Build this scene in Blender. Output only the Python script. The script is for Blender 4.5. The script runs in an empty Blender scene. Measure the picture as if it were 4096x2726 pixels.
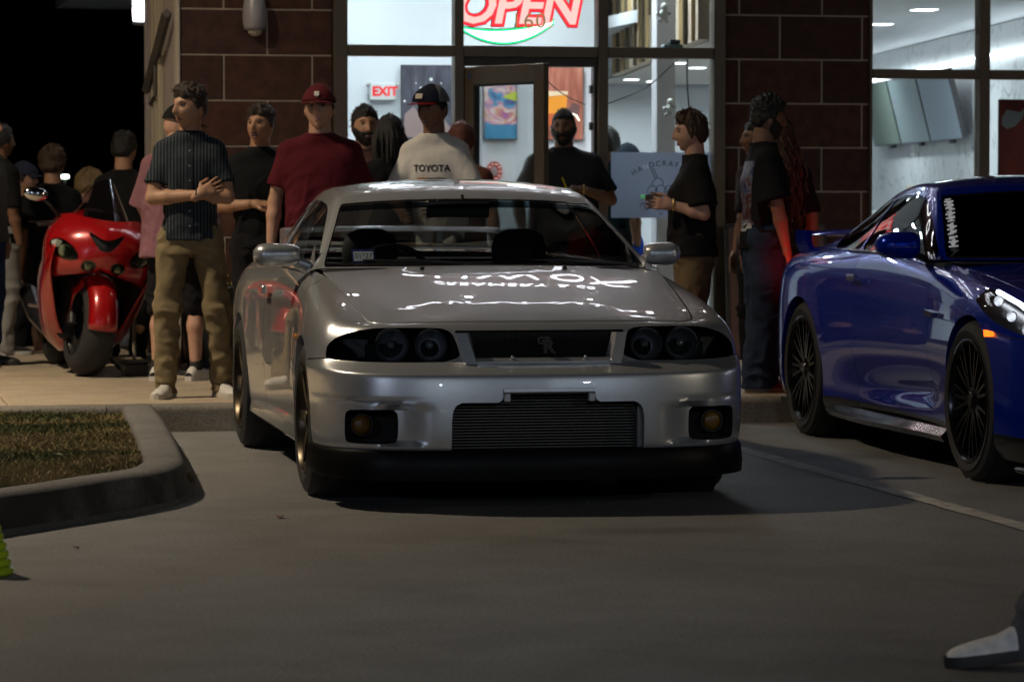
import bpy, bmesh, math, random
import numpy as np
from mathutils import Vector, Matrix
R = math.radians
random.seed(7); rng = np.random.default_rng(7)

# ------------------------------------------------------------------ camera, sky, exposure
SC = bpy.context.scene
COL = SC.collection
cam_d = bpy.data.cameras.new('camera'); cam = bpy.data.objects.new('camera', cam_d); COL.objects.link(cam)
cam.location = (0, 0, 1.26); cam.rotation_euler = (R(90 - 2.548), 0, R(-12))
cam_d.sensor_width = 36; cam_d.lens = 115.1; cam_d.clip_end = 3000; cam_d.clip_start = 0.1
cam_d.dof.use_dof = True; cam_d.dof.focus_distance = 13.6; cam_d.dof.aperture_fstop = 6.3
SC.camera = cam
w = bpy.data.worlds.new('World'); SC.world = w; w.use_nodes = True
wn = w.node_tree.nodes; wl = w.node_tree.links
sky = wn.new('ShaderNodeTexSky'); sky.sky_type = 'NISHITA'; sky.sun_disc = False
sky.sun_elevation = R(-4); sky.sun_rotation = R(200)
wl.new(sky.outputs[0], wn['Background'].inputs[0]); wn['Background'].inputs[1].default_value = 0.035
vs = SC.view_settings
SC.display_settings.display_device = 'sRGB'
vs.view_transform = 'Standard'; vs.look = 'None'; vs.exposure = 0.0; vs.gamma = 1.0; vs.use_curve_mapping = False
SC.render.engine = 'CYCLES'
SC.cycles.use_denoising = True
SC.cycles.max_bounces = 8; SC.cycles.transparent_max_bounces = 24
SC.cycles.sample_clamp_indirect = 4.0; SC.cycles.sample_clamp_direct = 0.0
SC.cycles.caustics_reflective = False; SC.cycles.caustics_refractive = False

# ------------------------------------------------------------------ helpers
def tag(o, label=None, cat=None, group=None, kind=None):
    if label: o['label'] = label
    if cat: o['category'] = cat
    if group: o['group'] = group
    if kind: o['kind'] = kind
    return o

def empty(name, loc=(0, 0, 0), rz=0.0, label=None, cat=None, group=None):
    o = bpy.data.objects.new(name, None); COL.objects.link(o)
    o.location = loc; o.rotation_euler = (0, 0, rz); o.empty_display_size = 0.1
    return tag(o, label, cat, group)

MATS = {}
def mat(name, col, rough=0.6, metal=0.0, spec=0.5, var=0.0, vscale=8.0, bump=0.0, bscale=60.0, coat=0.0,
        emit=None, estr=0.0, sheen=0.0, trans=0.0, coat_rough=0.03, detail=4.0):
    if name in MATS: return MATS[name]
    m = bpy.data.materials.new(name); m.use_nodes = True
    nt = m.node_tree; b = nt.nodes['Principled BSDF']
    c = tuple(col) + (1,) if len(col) == 3 else col
    b.inputs['Base Color'].default_value = c
    b.inputs['Roughness'].default_value = rough; b.inputs['Metallic'].default_value = metal
    b.inputs['Specular IOR Level'].default_value = spec
    b.inputs['Coat Weight'].default_value = coat; b.inputs['Coat Roughness'].default_value = coat_rough
    if sheen: b.inputs['Sheen Weight'].default_value = sheen
    if trans: b.inputs['Transmission Weight'].default_value = trans
    if emit:
        b.inputs['Emission Color'].default_value = tuple(emit) + (1,); b.inputs['Emission Strength'].default_value = estr
    if var or bump:
        tc = nt.nodes.new('ShaderNodeTexCoord')
    if var:
        n = nt.nodes.new('ShaderNodeTexNoise'); n.inputs['Scale'].default_value = vscale; n.inputs['Detail'].default_value = detail
        nt.links.new(tc.outputs['Object'], n.inputs['Vector'])
        mr = nt.nodes.new('ShaderNodeMapRange'); mr.inputs[1].default_value = 0.25; mr.inputs[2].default_value = 0.75
        mr.inputs[3].default_value = 1 - var; mr.inputs[4].default_value = 1 + var
        nt.links.new(n.outputs['Fac'], mr.inputs[0])
        mx = nt.nodes.new('ShaderNodeMix'); mx.data_type = 'RGBA'; mx.blend_type = 'MULTIPLY'; mx.inputs[0].default_value = 1
        mx.inputs[6].default_value = c
        nt.links.new(mr.outputs[0], mx.inputs[7]); nt.links.new(mx.outputs[2], b.inputs['Base Color'])
    if bump:
        n2 = nt.nodes.new('ShaderNodeTexNoise'); n2.inputs['Scale'].default_value = bscale; n2.inputs['Detail'].default_value = 5
        nt.links.new(tc.outputs['Object'], n2.inputs['Vector'])
        bp = nt.nodes.new('ShaderNodeBump'); bp.inputs['Strength'].default_value = bump; bp.inputs['Distance'].default_value = 0.01
        nt.links.new(n2.outputs['Fac'], bp.inputs['Height']); nt.links.new(bp.outputs[0], b.inputs['Normal'])
    MATS[name] = m
    return m

def glass(name, tint=(1, 1, 1), refl=0.6, rough=0.0, ior=1.45):
    """thin pane: transparent body with a fresnel reflection"""
    if name in MATS: return MATS[name]
    m = bpy.data.materials.new(name); m.use_nodes = True; nt = m.node_tree; nt.nodes.clear()
    out = nt.nodes.new('ShaderNodeOutputMaterial'); tr = nt.nodes.new('ShaderNodeBsdfTransparent'); gl = nt.nodes.new('ShaderNodeBsdfGlossy')
    tr.inputs[0].default_value = tuple(tint) + (1,); gl.inputs['Roughness'].default_value = rough; gl.inputs[0].default_value = (1, 1, 1, 1)
    fr = nt.nodes.new('ShaderNodeFresnel'); fr.inputs[0].default_value = ior
    mu = nt.nodes.new('ShaderNodeMath'); mu.operation = 'MULTIPLY'; mu.inputs[1].default_value = refl; mu.use_clamp = True
    mx = nt.nodes.new('ShaderNodeMixShader')
    nt.links.new(fr.outputs[0], mu.inputs[0]); nt.links.new(mu.outputs[0], mx.inputs[0])
    nt.links.new(tr.outputs[0], mx.inputs[1]); nt.links.new(gl.outputs[0], mx.inputs[2]); nt.links.new(mx.outputs[0], out.inputs[0])
    MATS[name] = m
    return m

def emis(name, col, s):
    if name in MATS: return MATS[name]
    m = bpy.data.materials.new(name); m.use_nodes = True; nt = m.node_tree; nt.nodes.clear()
    out = nt.nodes.new('ShaderNodeOutputMaterial'); e = nt.nodes.new('ShaderNodeEmission')
    e.inputs[0].default_value = tuple(col) + (1,); e.inputs[1].default_value = s
    nt.links.new(e.outputs[0], out.inputs[0]); MATS[name] = m
    return m

def link_mesh(name, me, m=None, parent=None, smooth=None):
    if m is not None:
        for x in (m if isinstance(m, (list, tuple)) else [m]): me.materials.append(x)
    if smooth is not None:
        me.shade_smooth()
        if smooth < 179: me.set_sharp_from_angle(angle=R(smooth))
    o = bpy.data.objects.new(name, me); COL.objects.link(o)
    if parent is not None: o.parent = parent
    return o

class MB:
    def __init__(s): s.v = []; s.f = []; s.mi = []
    def add(s, vs_, fs, mi=0):
        b = len(s.v); s.v.extend([tuple(map(float, p)) for p in vs_])
        s.f.extend([tuple(int(i) + b for i in q) for q in fs]); s.mi.extend([mi] * len(fs)); return s
    def box(s, x0, x1, y0, y1, z0, z1, mi=0, M=None):
        p = [(x0, y0, z0), (x1, y0, z0), (x1, y1, z0), (x0, y1, z0), (x0, y0, z1), (x1, y0, z1), (x1, y1, z1), (x0, y1, z1)]
        if M is not None: p = [tuple(M @ Vector(q)) for q in p]
        return s.add(p, [(0, 3, 2, 1), (4, 5, 6, 7), (0, 1, 5, 4), (1, 2, 6, 5), (2, 3, 7, 6), (3, 0, 4, 7)], mi)
    def bbox(s, x0, x1, y0, y1, z0, z1, b=0.004, mi=0, M=None):
        """box with chamfered edges"""
        bm = bmesh.new(); bmesh.ops.create_cube(bm, size=1)
        for v in bm.verts: v.co = Vector(((x0 + x1) / 2 + v.co.x * (x1 - x0), (y0 + y1) / 2 + v.co.y * (y1 - y0), (z0 + z1) / 2 + v.co.z * (z1 - z0)))
        bmesh.ops.bevel(bm, geom=bm.edges[:], offset=b, segments=1, affect='EDGES')
        bm.verts.index_update(); vv = [v.co.copy() for v in bm.verts]
        if M is not None: vv = [M @ q for q in vv]
        ff = [[v.index for v in f.verts] for f in bm.faces]; bm.free()
        return s.add(vv, ff, mi)
    def loft(s, rings, closed=True, cap=(True, True), mi=0):
        n = len(rings[0]); b = len(s.v); vs_ = [p for r in rings for p in r]; fs = []
        for i in range(len(rings) - 1):
            for j in range(n if closed else n - 1):
                k = (j + 1) % n; fs.append((i * n + j, i * n + k, (i + 1) * n + k, (i + 1) * n + j))
        if cap[0]: fs.append(tuple(range(n))[::-1])
        if cap[1]: fs.append(tuple((len(rings) - 1) * n + j for j in range(n)))
        return s.add(vs_, fs, mi)
    def tube(s, pts, rad, n=8, mi=0, cap=True, flat=1.0, up=None):
        pts = [Vector(p) for p in pts]; m_ = len(pts)
        rads = rad if isinstance(rad, (list, tuple)) else [rad] * m_
        rings = []; ref = Vector(up) if up else None
        for i, p in enumerate(pts):
            t = (pts[min(i + 1, m_ - 1)] - pts[max(i - 1, 0)]).normalized()
            if ref is None:
                ref = Vector((0, 0, 1)) if abs(t.z) < 0.9 else Vector((1, 0, 0))
            a = t.cross(ref)
            if a.length < 1e-6: a = t.cross(Vector((0.3, 0.5, 0.8)))
            a.normalize(); c = a.cross(t).normalized(); ref = c
            rings.append([p + a * math.cos(2 * math.pi * k / n) * rads[i] + c * math.sin(2 * math.pi * k / n) * rads[i] * flat for k in range(n)])
        return s.loft(rings, True, (cap, cap), mi)
    def lathe(s, prof, n=24, axis='z', c=(0, 0, 0), mi=0, closed=False):
        rings = []
        for r, h in prof:
            ring = []
            for k in range(n):
                a = 2 * math.pi * k / n; u, v_ = r * math.cos(a), r * math.sin(a)
                q = {'z': (u, v_, h), 'y': (u, h, v_), 'x': (h, u, v_)}[axis]
                ring.append((q[0] + c[0], q[1] + c[1], q[2] + c[2]))
            rings.append(ring)
        if closed: rings.append(rings[0])
        return s.loft(rings, True, (not closed, not closed), mi)
    def prism(s, poly, h0, h1, axis='y', mi=0, M=None):
        """extrude a 2-d outline along an axis"""
        f_ = {'y': lambda a, b, h: (a, h, b), 'z': lambda a, b, h: (a, b, h), 'x': lambda a, b, h: (h, a, b)}[axis]
        r0 = [f_(a, b, h0) for a, b in poly]; r1 = [f_(a, b, h1) for a, b in poly]
        if M is not None: r0 = [tuple(M @ Vector(q)) for q in r0]; r1 = [tuple(M @ Vector(q)) for q in r1]
        return s.loft([r0, r1], True, (True, True), mi)
    def sphere(s, c, r, n=16, m_=10, mi=0, M=None):
        rx, ry, rz_ = r if isinstance(r, (tuple, list)) else (r, r, r)
        rings = []
        for i in range(1, m_):
            th = math.pi * i / m_
            rings.append([Vector((c[0] + rx * math.sin(th) * math.cos(2 * math.pi * k / n), c[1] + ry * math.sin(th) * math.sin(2 * math.pi * k / n), c[2] - rz_ * math.cos(th))) for k in range(n)])
        if M is not None: rings = [[M @ q for q in r_] for r_ in rings]
        return s.loft(rings, True, (True, True), mi)
    def grid(s, P, mi=0, flip=False):
        h, w_ = len(P), len(P[0]); fs = []
        for i in range(h - 1):
            for j in range(w_ - 1):
                q = (i * w_ + j, i * w_ + j + 1, (i + 1) * w_ + j + 1, (i + 1) * w_ + j)
                fs.append(q[::-1] if flip else q)
        return s.add([p for r in P for p in r], fs, mi)
    def mesh(s, name='m'):
        me = bpy.data.meshes.new(name); me.from_pydata(s.v, [], s.f)
        me.polygons.foreach_set('material_index', s.mi); me.validate(); me.update(); return me
    def build(s, name, m=None, parent=None, smooth=None, recalc=True):
        me = s.mesh(name)
        if recalc:
            bm = bmesh.new(); bm.from_mesh(me); bmesh.ops.recalc_face_normals(bm, faces=bm.faces); bm.to_mesh(me); bm.free()
        return link_mesh(name, me, m, parent, smooth)

def bevel_obj(o, wdt, seg=2, ang=40):
    b = o.modifiers.new('bevel', 'BEVEL'); b.width = wdt; b.segments = seg; b.limit_method = 'ANGLE'; b.angle_limit = R(ang); return o

def text_mesh(txt, size, depth=0.0, bold=0.0, spacing=1.0, shear=0.0, align='CENTER', res=3):
    cu = bpy.data.curves.new('t', 'FONT'); cu.body = txt; cu.size = size; cu.extrude = depth; cu.offset = bold; cu.space_character = spacing
    cu.align_x = align; cu.align_y = 'CENTER'; cu.shear = shear; cu.resolution_u = res
    o = bpy.data.objects.new('t', cu); COL.objects.link(o)
    dg = bpy.context.evaluated_depsgraph_get(); me = bpy.data.meshes.new_from_object(o.evaluated_get(dg))
    bpy.data.objects.remove(o); bpy.data.curves.remove(cu); me.materials.clear(); return me

def text_obj(name, txt, size, m, loc, rot=(90, 0, 0), parent=None, **kw):
    me = text_mesh(txt, size, **kw); o = link_mesh(name, me, m, parent); o.location = loc; o.rotation_euler = [R(a) for a in rot]; return o

def area(name, loc, size, power, col=(1, 1, 1), rot=(0, 0, 0), parent=None, spread=180):
    l = bpy.data.lights.new(name, 'AREA'); l.shape = 'RECTANGLE'; l.size, l.size_y = size; l.energy = power; l.color = col; l.spread = R(spread)
    o = bpy.data.objects.new(name, l); COL.objects.link(o); o.location = loc; o.rotation_euler = [R(a) for a in rot]
    if parent is not None: o.parent = parent
    return o

# value noise on numpy arrays
def _hash(i, j, k):
    n = (i * 374761393 + j * 668265263 + k * 2147483647 + 1013904223) & 0xffffffff
    n = ((n ^ (n >> 13)) * 1274126177) & 0xffffffff
    return ((n ^ (n >> 16)) & 0xffff) / 65535.0
def vnoise(p, seed=0):
    q = np.floor(p).astype(np.int64); f = p - q; f = f * f * (3 - 2 * f); q = q + seed * 57
    r = 0
    for a in (0, 1):
        for b in (0, 1):
            for c in (0, 1):
                wgt = (f[..., 0] if a else 1 - f[..., 0]) * (f[..., 1] if b else 1 - f[..., 1]) * (f[..., 2] if c else 1 - f[..., 2])
                r = r + wgt * _hash(q[..., 0] + a, q[..., 1] + b, q[..., 2] + c)
    return r * 2 - 1
def lerp(a, b, t): return a + (b - a) * t
def sstep(a, b, x):
    t = np.clip((x - a) / (b - a), 0, 1); return t * t * (3 - 2 * t)
# ------------------------------------------------------------------ ground, kerbs, grass
def ground_mat(name, col, stain, rough, sc1=0.35, crack=True, speck=0.25, scuff_shade=False, stains=()):
    m = bpy.data.materials.new(name); m.use_nodes = True; nt = m.node_tree; b = nt.nodes['Principled BSDF']; L = nt.links.new
    tc = nt.nodes.new('ShaderNodeTexCoord')
    def noise(s, d=6, ds=0.0, r=0.55):
        n = nt.nodes.new('ShaderNodeTexNoise'); n.inputs['Scale'].default_value = s; n.inputs['Detail'].default_value = d
        n.inputs['Roughness'].default_value = r; n.inputs['Distortion'].default_value = ds; L(tc.outputs['Object'], n.inputs['Vector']); return n
    def ramp(n, a, ca, b_, cb):
        r = nt.nodes.new('ShaderNodeValToRGB'); r.color_ramp.elements[0].position = a; r.color_ramp.elements[0].color = tuple(ca) + (1,)
        r.color_ramp.elements[1].position = b_; r.color_ramp.elements[1].color = tuple(cb) + (1,); L(n.outputs['Fac'], r.inputs[0]); return r
    def mul(a, b_, f=1.0, mode='MULTIPLY'):
        x = nt.nodes.new('ShaderNodeMix'); x.data_type = 'RGBA'; x.blend_type = mode; x.inputs[0].default_value = f
        L(a, x.inputs[6]); L(b_, x.inputs[7]); return x.outputs[2]
    base = ramp(noise(sc1, 7, 0.6), 0.3, stain, 0.68, col)
    mid = ramp(noise(2.3, 8, 0.4, 0.7), 0.28, (0.80, 0.79, 0.78), 0.62, (1.06, 1.06, 1.05))
    fine = ramp(noise(75, 4, 0, 0.8), 0.32, (1 - speck * 1.5,) * 3, 0.68, (1 + speck * 1.5,) * 3)
    c = mul(mul(base.outputs[0], mid.outputs[0]), fine.outputs[0])
    blot = ramp(noise(1.1, 3, 1.2), 0.60, (1, 1, 1), 0.74, (0.55, 0.53, 0.52)); c = mul(c, blot.outputs[0], 0.35)
    if crack:
        v = nt.nodes.new('ShaderNodeTexVoronoi'); v.feature = 'DISTANCE_TO_EDGE'; v.inputs['Scale'].default_value = 0.22
        wn_ = noise(1.4, 5, 0); add = nt.nodes.new('ShaderNodeVectorMath'); add.operation = 'MULTIPLY_ADD'
        L(wn_.outputs['Color'], add.inputs[0]); add.inputs[1].default_value = (0.5, 0.5, 0.5); L(tc.outputs['Object'], add.inputs[2]); L(add.outputs[0], v.inputs['Vector'])
        r = nt.nodes.new('ShaderNodeValToRGB'); r.color_ramp.elements[0].position = 0.0; r.color_ramp.elements[0].color = (0.35, 0.34, 0.32, 1)
        r.color_ramp.elements[1].position = 0.0035; r.color_ramp.elements[1].color = (1, 1, 1, 1); L(v.outputs['Distance'], r.inputs[0])
        c = mul(c, r.outputs[0], 0.55)
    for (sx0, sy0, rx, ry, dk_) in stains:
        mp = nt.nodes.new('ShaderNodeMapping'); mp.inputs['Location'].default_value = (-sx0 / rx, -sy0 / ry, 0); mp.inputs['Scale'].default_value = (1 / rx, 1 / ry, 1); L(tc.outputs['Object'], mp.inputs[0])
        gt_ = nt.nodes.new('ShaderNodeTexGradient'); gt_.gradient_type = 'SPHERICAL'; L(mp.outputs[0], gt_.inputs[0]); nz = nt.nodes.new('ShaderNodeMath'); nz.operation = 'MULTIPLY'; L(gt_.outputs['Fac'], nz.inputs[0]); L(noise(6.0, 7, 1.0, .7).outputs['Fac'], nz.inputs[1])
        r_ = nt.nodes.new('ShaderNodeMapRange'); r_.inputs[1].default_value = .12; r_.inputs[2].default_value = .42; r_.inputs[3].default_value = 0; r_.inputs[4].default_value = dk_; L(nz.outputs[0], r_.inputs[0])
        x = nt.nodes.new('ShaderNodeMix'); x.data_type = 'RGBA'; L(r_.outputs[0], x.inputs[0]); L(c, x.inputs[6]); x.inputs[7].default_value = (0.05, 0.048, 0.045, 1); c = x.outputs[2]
    if scuff_shade:  # near side faces: shade painted into the colour along with tyre scuffs
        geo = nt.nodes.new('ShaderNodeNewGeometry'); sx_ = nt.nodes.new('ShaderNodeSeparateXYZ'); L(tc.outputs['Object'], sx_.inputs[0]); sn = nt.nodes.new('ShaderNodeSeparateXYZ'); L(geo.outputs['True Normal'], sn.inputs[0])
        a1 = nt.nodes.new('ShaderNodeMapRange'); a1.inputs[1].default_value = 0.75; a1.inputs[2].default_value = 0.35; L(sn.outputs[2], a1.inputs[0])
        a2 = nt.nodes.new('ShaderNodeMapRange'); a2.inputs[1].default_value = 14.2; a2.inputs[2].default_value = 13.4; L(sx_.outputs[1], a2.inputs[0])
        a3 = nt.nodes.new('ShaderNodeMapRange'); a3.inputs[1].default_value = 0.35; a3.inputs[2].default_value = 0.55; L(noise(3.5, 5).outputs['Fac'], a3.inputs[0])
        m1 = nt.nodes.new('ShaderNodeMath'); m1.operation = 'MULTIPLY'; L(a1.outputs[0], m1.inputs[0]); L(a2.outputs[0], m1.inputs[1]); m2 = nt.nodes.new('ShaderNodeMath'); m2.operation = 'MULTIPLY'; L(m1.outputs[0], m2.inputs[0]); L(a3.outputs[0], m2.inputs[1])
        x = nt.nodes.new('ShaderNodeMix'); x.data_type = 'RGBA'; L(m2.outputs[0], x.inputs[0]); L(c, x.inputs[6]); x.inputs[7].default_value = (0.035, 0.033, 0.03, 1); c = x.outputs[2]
    L(c, b.inputs['Base Color'])
    rr = nt.nodes.new('ShaderNodeMapRange'); rr.inputs[3].default_value = rough - 0.12; rr.inputs[4].default_value = rough + 0.1
    L(noise(3.0).outputs['Fac'], rr.inputs[0]); L(rr.outputs[0], b.inputs['Roughness'])
    bp = nt.nodes.new('ShaderNodeBump'); bp.inputs['Strength'].default_value = 0.35; bp.inputs['Distance'].default_value = 0.004
    L(noise(180, 4, 0, 0.7).outputs['Fac'], bp.inputs['Height']); L(bp.outputs[0], b.inputs['Normal'])
    MATS[name] = m; return m

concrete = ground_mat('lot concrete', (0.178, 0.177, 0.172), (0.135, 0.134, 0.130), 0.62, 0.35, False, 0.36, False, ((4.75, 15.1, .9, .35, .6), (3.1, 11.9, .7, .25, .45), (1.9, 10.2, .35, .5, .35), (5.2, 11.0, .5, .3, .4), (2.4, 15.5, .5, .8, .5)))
walkmat = ground_mat('sidewalk concrete', (0.44, 0.36, 0.255), (0.33, 0.275, 0.20), 0.75, 0.8, False, 0.18)
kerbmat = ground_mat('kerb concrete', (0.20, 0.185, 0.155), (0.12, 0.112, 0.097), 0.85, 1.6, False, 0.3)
scuff_shade_mat = ground_mat('scuffed shaded kerb', (0.15, 0.147, 0.14), (0.09, 0.088, 0.083), 0.85, 1.6, False, 0.3, True)  # kerb with painted shade as well as scuffs on its near sides
dirt = mat('soil', (0.06, 0.04, 0.025), 0.95, var=0.4, vscale=20, bump=0.6, bscale=60)

b = MB(); P = [[(x, y, 0) for x in (-1500, -60, -8, 2, 12, 60, 1500)] for y in (-1500, -60, -5, 8, 17.2, 40, 120, 1500)]
b.grid(P); g = b.build('ground', concrete); tag(g, kind='structure')

def paint_mat():
    m = mat('bay paint', (0.62, 0.61, 0.56), 0.6)
    nt = m.node_tree; b_ = nt.nodes['Principled BSDF']; tc = nt.nodes.new('ShaderNodeTexCoord')
    n = nt.nodes.new('ShaderNodeTexNoise'); n.inputs['Scale'].default_value = 9; n.inputs['Detail'].default_value = 9; n.inputs['Roughness'].default_value = 0.7
    r = nt.nodes.new('ShaderNodeValToRGB'); r.color_ramp.elements[0].position = 0.36; r.color_ramp.elements[0].color = (0.24, 0.225, 0.205, 1)
    r.color_ramp.elements[1].position = 0.56; r.color_ramp.elements[1].color = (0.48, 0.47, 0.43, 1)
    nt.links.new(tc.outputs['Object'], n.inputs['Vector']); nt.links.new(n.outputs['Fac'], r.inputs[0]); nt.links.new(r.outputs[0], b_.inputs['Base Color']); return m
for x in (4.43, 7.35):
    b = MB(); P = [[(x + dx + 0.004 * math.sin(9 * y + dx * 30), y, 0.004) for dx in (0, 0.1)] for y in np.linspace(9.2, 17.3, 60)]
    b.grid(P); o = b.build('bay_line', paint_mat()); tag(o, kind='structure')

# sidewalk slabs behind a kerb
SWZ = 0.14
sw = empty('sidewalk'); tag(sw, kind='structure')
b = MB(); b.box(-30, 14, 17.60, 45, 0.0, 0.118); b.build('slab_bed', mat('slab joint', (0.09, 0.08, 0.07), 0.9), sw)
xs = [-30, -8.0] + [round(-6.5 + 1.5 * i, 3) for i in range(14)]; ys = [17.585, 18.75, 20.2, 21.66]
for i in range(len(xs) - 1):
    for j in range(3):
        b = MB(); b.bbox(xs[i] + 0.005, xs[i + 1] - 0.005, ys[j] + 0.005, ys[j + 1] - 0.005, 0.06, SWZ, 0.006); b.build('slab', walkmat, sw)
    if xs[i] < 2.1:
        for y0 in (21.66, 23.2, 24.7, 26.2):
            b = MB(); b.bbox(xs[i] + 0.005, min(xs[i + 1], 2.2) - 0.005, y0 + 0.005, y0 + 1.5, 0.06, SWZ, 0.006); b.build('slab', walkmat, sw)
b = MB(); b.box(-30, 2.19, 27.72, 45, 0.1, SWZ); b.build('slab', walkmat, sw)
def kerb_section(n=5, r=0.035, w_=0.165, h=SWZ):
    """cross-section (offset from the road face, height)"""
    pts = [(-0.012, 0.0)]
    for k in range(n + 1):
        a = math.pi - (math.pi / 2) * k / n; pts.append((0.012 + r + r * math.cos(a), h - r + r * math.sin(a)))
    pts += [(w_, h + 0.0015), (w_, 0.0)]; return pts
sec = kerb_section()
b = MB()
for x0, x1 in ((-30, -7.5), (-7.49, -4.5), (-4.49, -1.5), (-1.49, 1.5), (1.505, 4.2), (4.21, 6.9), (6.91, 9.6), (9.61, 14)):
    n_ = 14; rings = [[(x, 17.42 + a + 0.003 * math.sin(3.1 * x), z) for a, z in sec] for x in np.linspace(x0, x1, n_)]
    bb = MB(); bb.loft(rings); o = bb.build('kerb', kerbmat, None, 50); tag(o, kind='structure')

# planted island: kerb loop with grass inside
outer = [(1.765, 17.40), (1.70, 16.2), (1.62, 15.0), (1.555, 14.1), (1.515, 13.62), (1.47, 13.40), (1.37, 13.18), (1.20, 12.93), (0.90, 12.55), (0.55, 12.10), (0.1, 11.55), (-0.8, 10.5), (-2.0, 9.6), (-4.2, 9.2), (-6.0, 9.6), (-7.0, 11.0), (-7.0, 17.40)]
def resample(pts, step):
    out = []; pts = [Vector(p) for p in pts]
    for i in range(len(pts) - 1):
        n_ = max(1, int((pts[i + 1] - pts[i]).length / step))
        for k in range(n_): out.append(pts[i].lerp(pts[i + 1], k / n_))
    out.append(pts[-1]); return out
def smooth_path(p, it=3):
    p = [Vector(q) for q in p]
    for _ in range(it): p = [p[0]] + [(p[i - 1] + p[i] * 2 + p[i + 1]) / 4 for i in range(1, len(p) - 1)] + [p[-1]]
    return p
op = smooth_path(resample(outer, 0.12), 4)
isec = [(-0.03, 0.0), (-0.012, 0.02), (0.0, 0.06), (0.004, 0.10), (0.016, 0.135), (0.035, 0.15), (0.06, 0.155), (0.16, 0.152), (0.178, 0.145), (0.185, 0.12), (0.19, 0.0)]
rings = []; inner = []
for i, p in enumerate(op):
    t = (op[min(i + 1, len(op) - 1)] - op[max(i - 1, 0)]).normalized(); nrm = Vector((-t[1], t[0])) * -1
    if nrm.dot(Vector((-2.5, 14.5)) - p) < 0: nrm = -nrm
    rings.append([(p[0] + nrm[0] * a, p[1] + nrm[1] * a, z + 0.002 * math.sin(i * 0.9) * (z > 0.05)) for a, z in isec]); inner.append((p[0] + nrm[0] * 0.185, p[1] + nrm[1] * 0.185))
b = MB(); b.loft(rings); o = b.build('island_kerb', scuff_shade_mat, None, 60); tag(o, kind='structure')
def inpoly(x, y, poly):
    r = np.zeros(x.shape, bool); j = len(poly) - 1
    for i in range(len(poly)):
        xi, yi = poly[i]; xj, yj = poly[j]
        c = ((yi > y) != (yj > y)) & (x < (xj - xi) * (y - yi) / (yj - yi + 1e-12) + xi); r ^= c; j = i
    return r
b = MB(); b.add([(p[0], p[1], 0.085) for p in inner] + [(-2.5, 14.5, 0.10)], [(i, i + 1, len(inner)) for i in range(len(inner) - 1)] + [(len(inner) - 1, 0, len(inner))])
o = b.build('island_soil', dirt); tag(o, kind='structure')
def grass(name, n, box, poly, h, cols, z0=0.088):
    x = rng.uniform(box[0], box[1], n * 2); y = rng.uniform(box[2], box[3], n * 2); k = inpoly(x, y, poly)
    p3 = np.stack([x * 2.2, y * 2.2, 0 * x], -1); dens = vnoise(p3, 3) * 0.7 + vnoise(p3 * 3.1, 4) * 0.5
    k &= (rng.random(n * 2) < np.clip(0.8 + dens, 0.12, 1)); x, y, dens = x[k][:n], y[k][:n], dens[k][:n]; n = len(x)
    a = rng.uniform(0, 2 * np.pi, n); hh = h * rng.uniform(0.4, 1.3, n) * (1 + 0.4 * dens); wd = rng.uniform(0.0018, 0.0034, n); ln = rng.uniform(0.2, 1.3, n) * hh
    la = rng.uniform(0, 2 * np.pi, n)
    V = np.zeros((n, 4, 3)); ca, sa = np.cos(a), np.sin(a)
    V[:, 0] = np.stack([x - ca * wd, y - sa * wd, np.full(n, z0)], -1); V[:, 1] = np.stack([x + ca * wd, y + sa * wd, np.full(n, z0)], -1)
    V[:, 2] = np.stack([x + np.cos(la) * ln * 0.4 + ca * wd * 0.7, y + np.sin(la) * ln * 0.4 + sa * wd * 0.7, z0 + hh * 0.65], -1)
    V[:, 3] = np.stack([x + np.cos(la) * ln, y + np.sin(la) * ln, z0 + hh], -1)
    idx = np.arange(n)[:, None] * 4
    F = np.concatenate([idx + np.array([[0, 1, 2]]), idx + np.array([[0, 2, 3]])])
    me = bpy.data.meshes.new(name); me.from_pydata(V.reshape(-1, 3).tolist(), [], F.tolist())
    dry = np.clip(0.5 + vnoise(np.stack([x * 3.3, y * 3.3, 0 * x + 9], -1), 5) * 0.9 + rng.normal(0, 0.3, n), 0, 1)
    mi = np.digitize(dry, [0.12, 0.38, 0.74]); me.polygons.foreach_set('material_index', np.concatenate([mi, mi]).astype(np.int32)); me.update()
    for c in cols: me.materials.append(c)
    o = bpy.data.objects.new(name, me); COL.objects.link(o); return o
gcols = [mat('grass green', (0.07, 0.085, 0.025), 0.7), mat('grass olive', (0.17, 0.14, 0.045), 0.75), mat('grass straw', (0.22, 0.165, 0.06), 0.8), mat('grass dead', (0.25, 0.19, 0.09), 0.85)]
poly = [tuple(p) for p in inner]
o = grass('grass', 60000, (0.2, 1.6, 12.2, 17.45), poly, 0.030, gcols); tag(o, 'short patchy half dry grass inside the kerbed island', 'grass', kind='stuff')
o = grass('grass', 9000, (-6.8, 0.2, 9.6, 17.45), poly, 0.06, gcols); tag(o, 'thin dry grass on the far part of the kerbed island', 'grass', kind='stuff')

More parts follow.
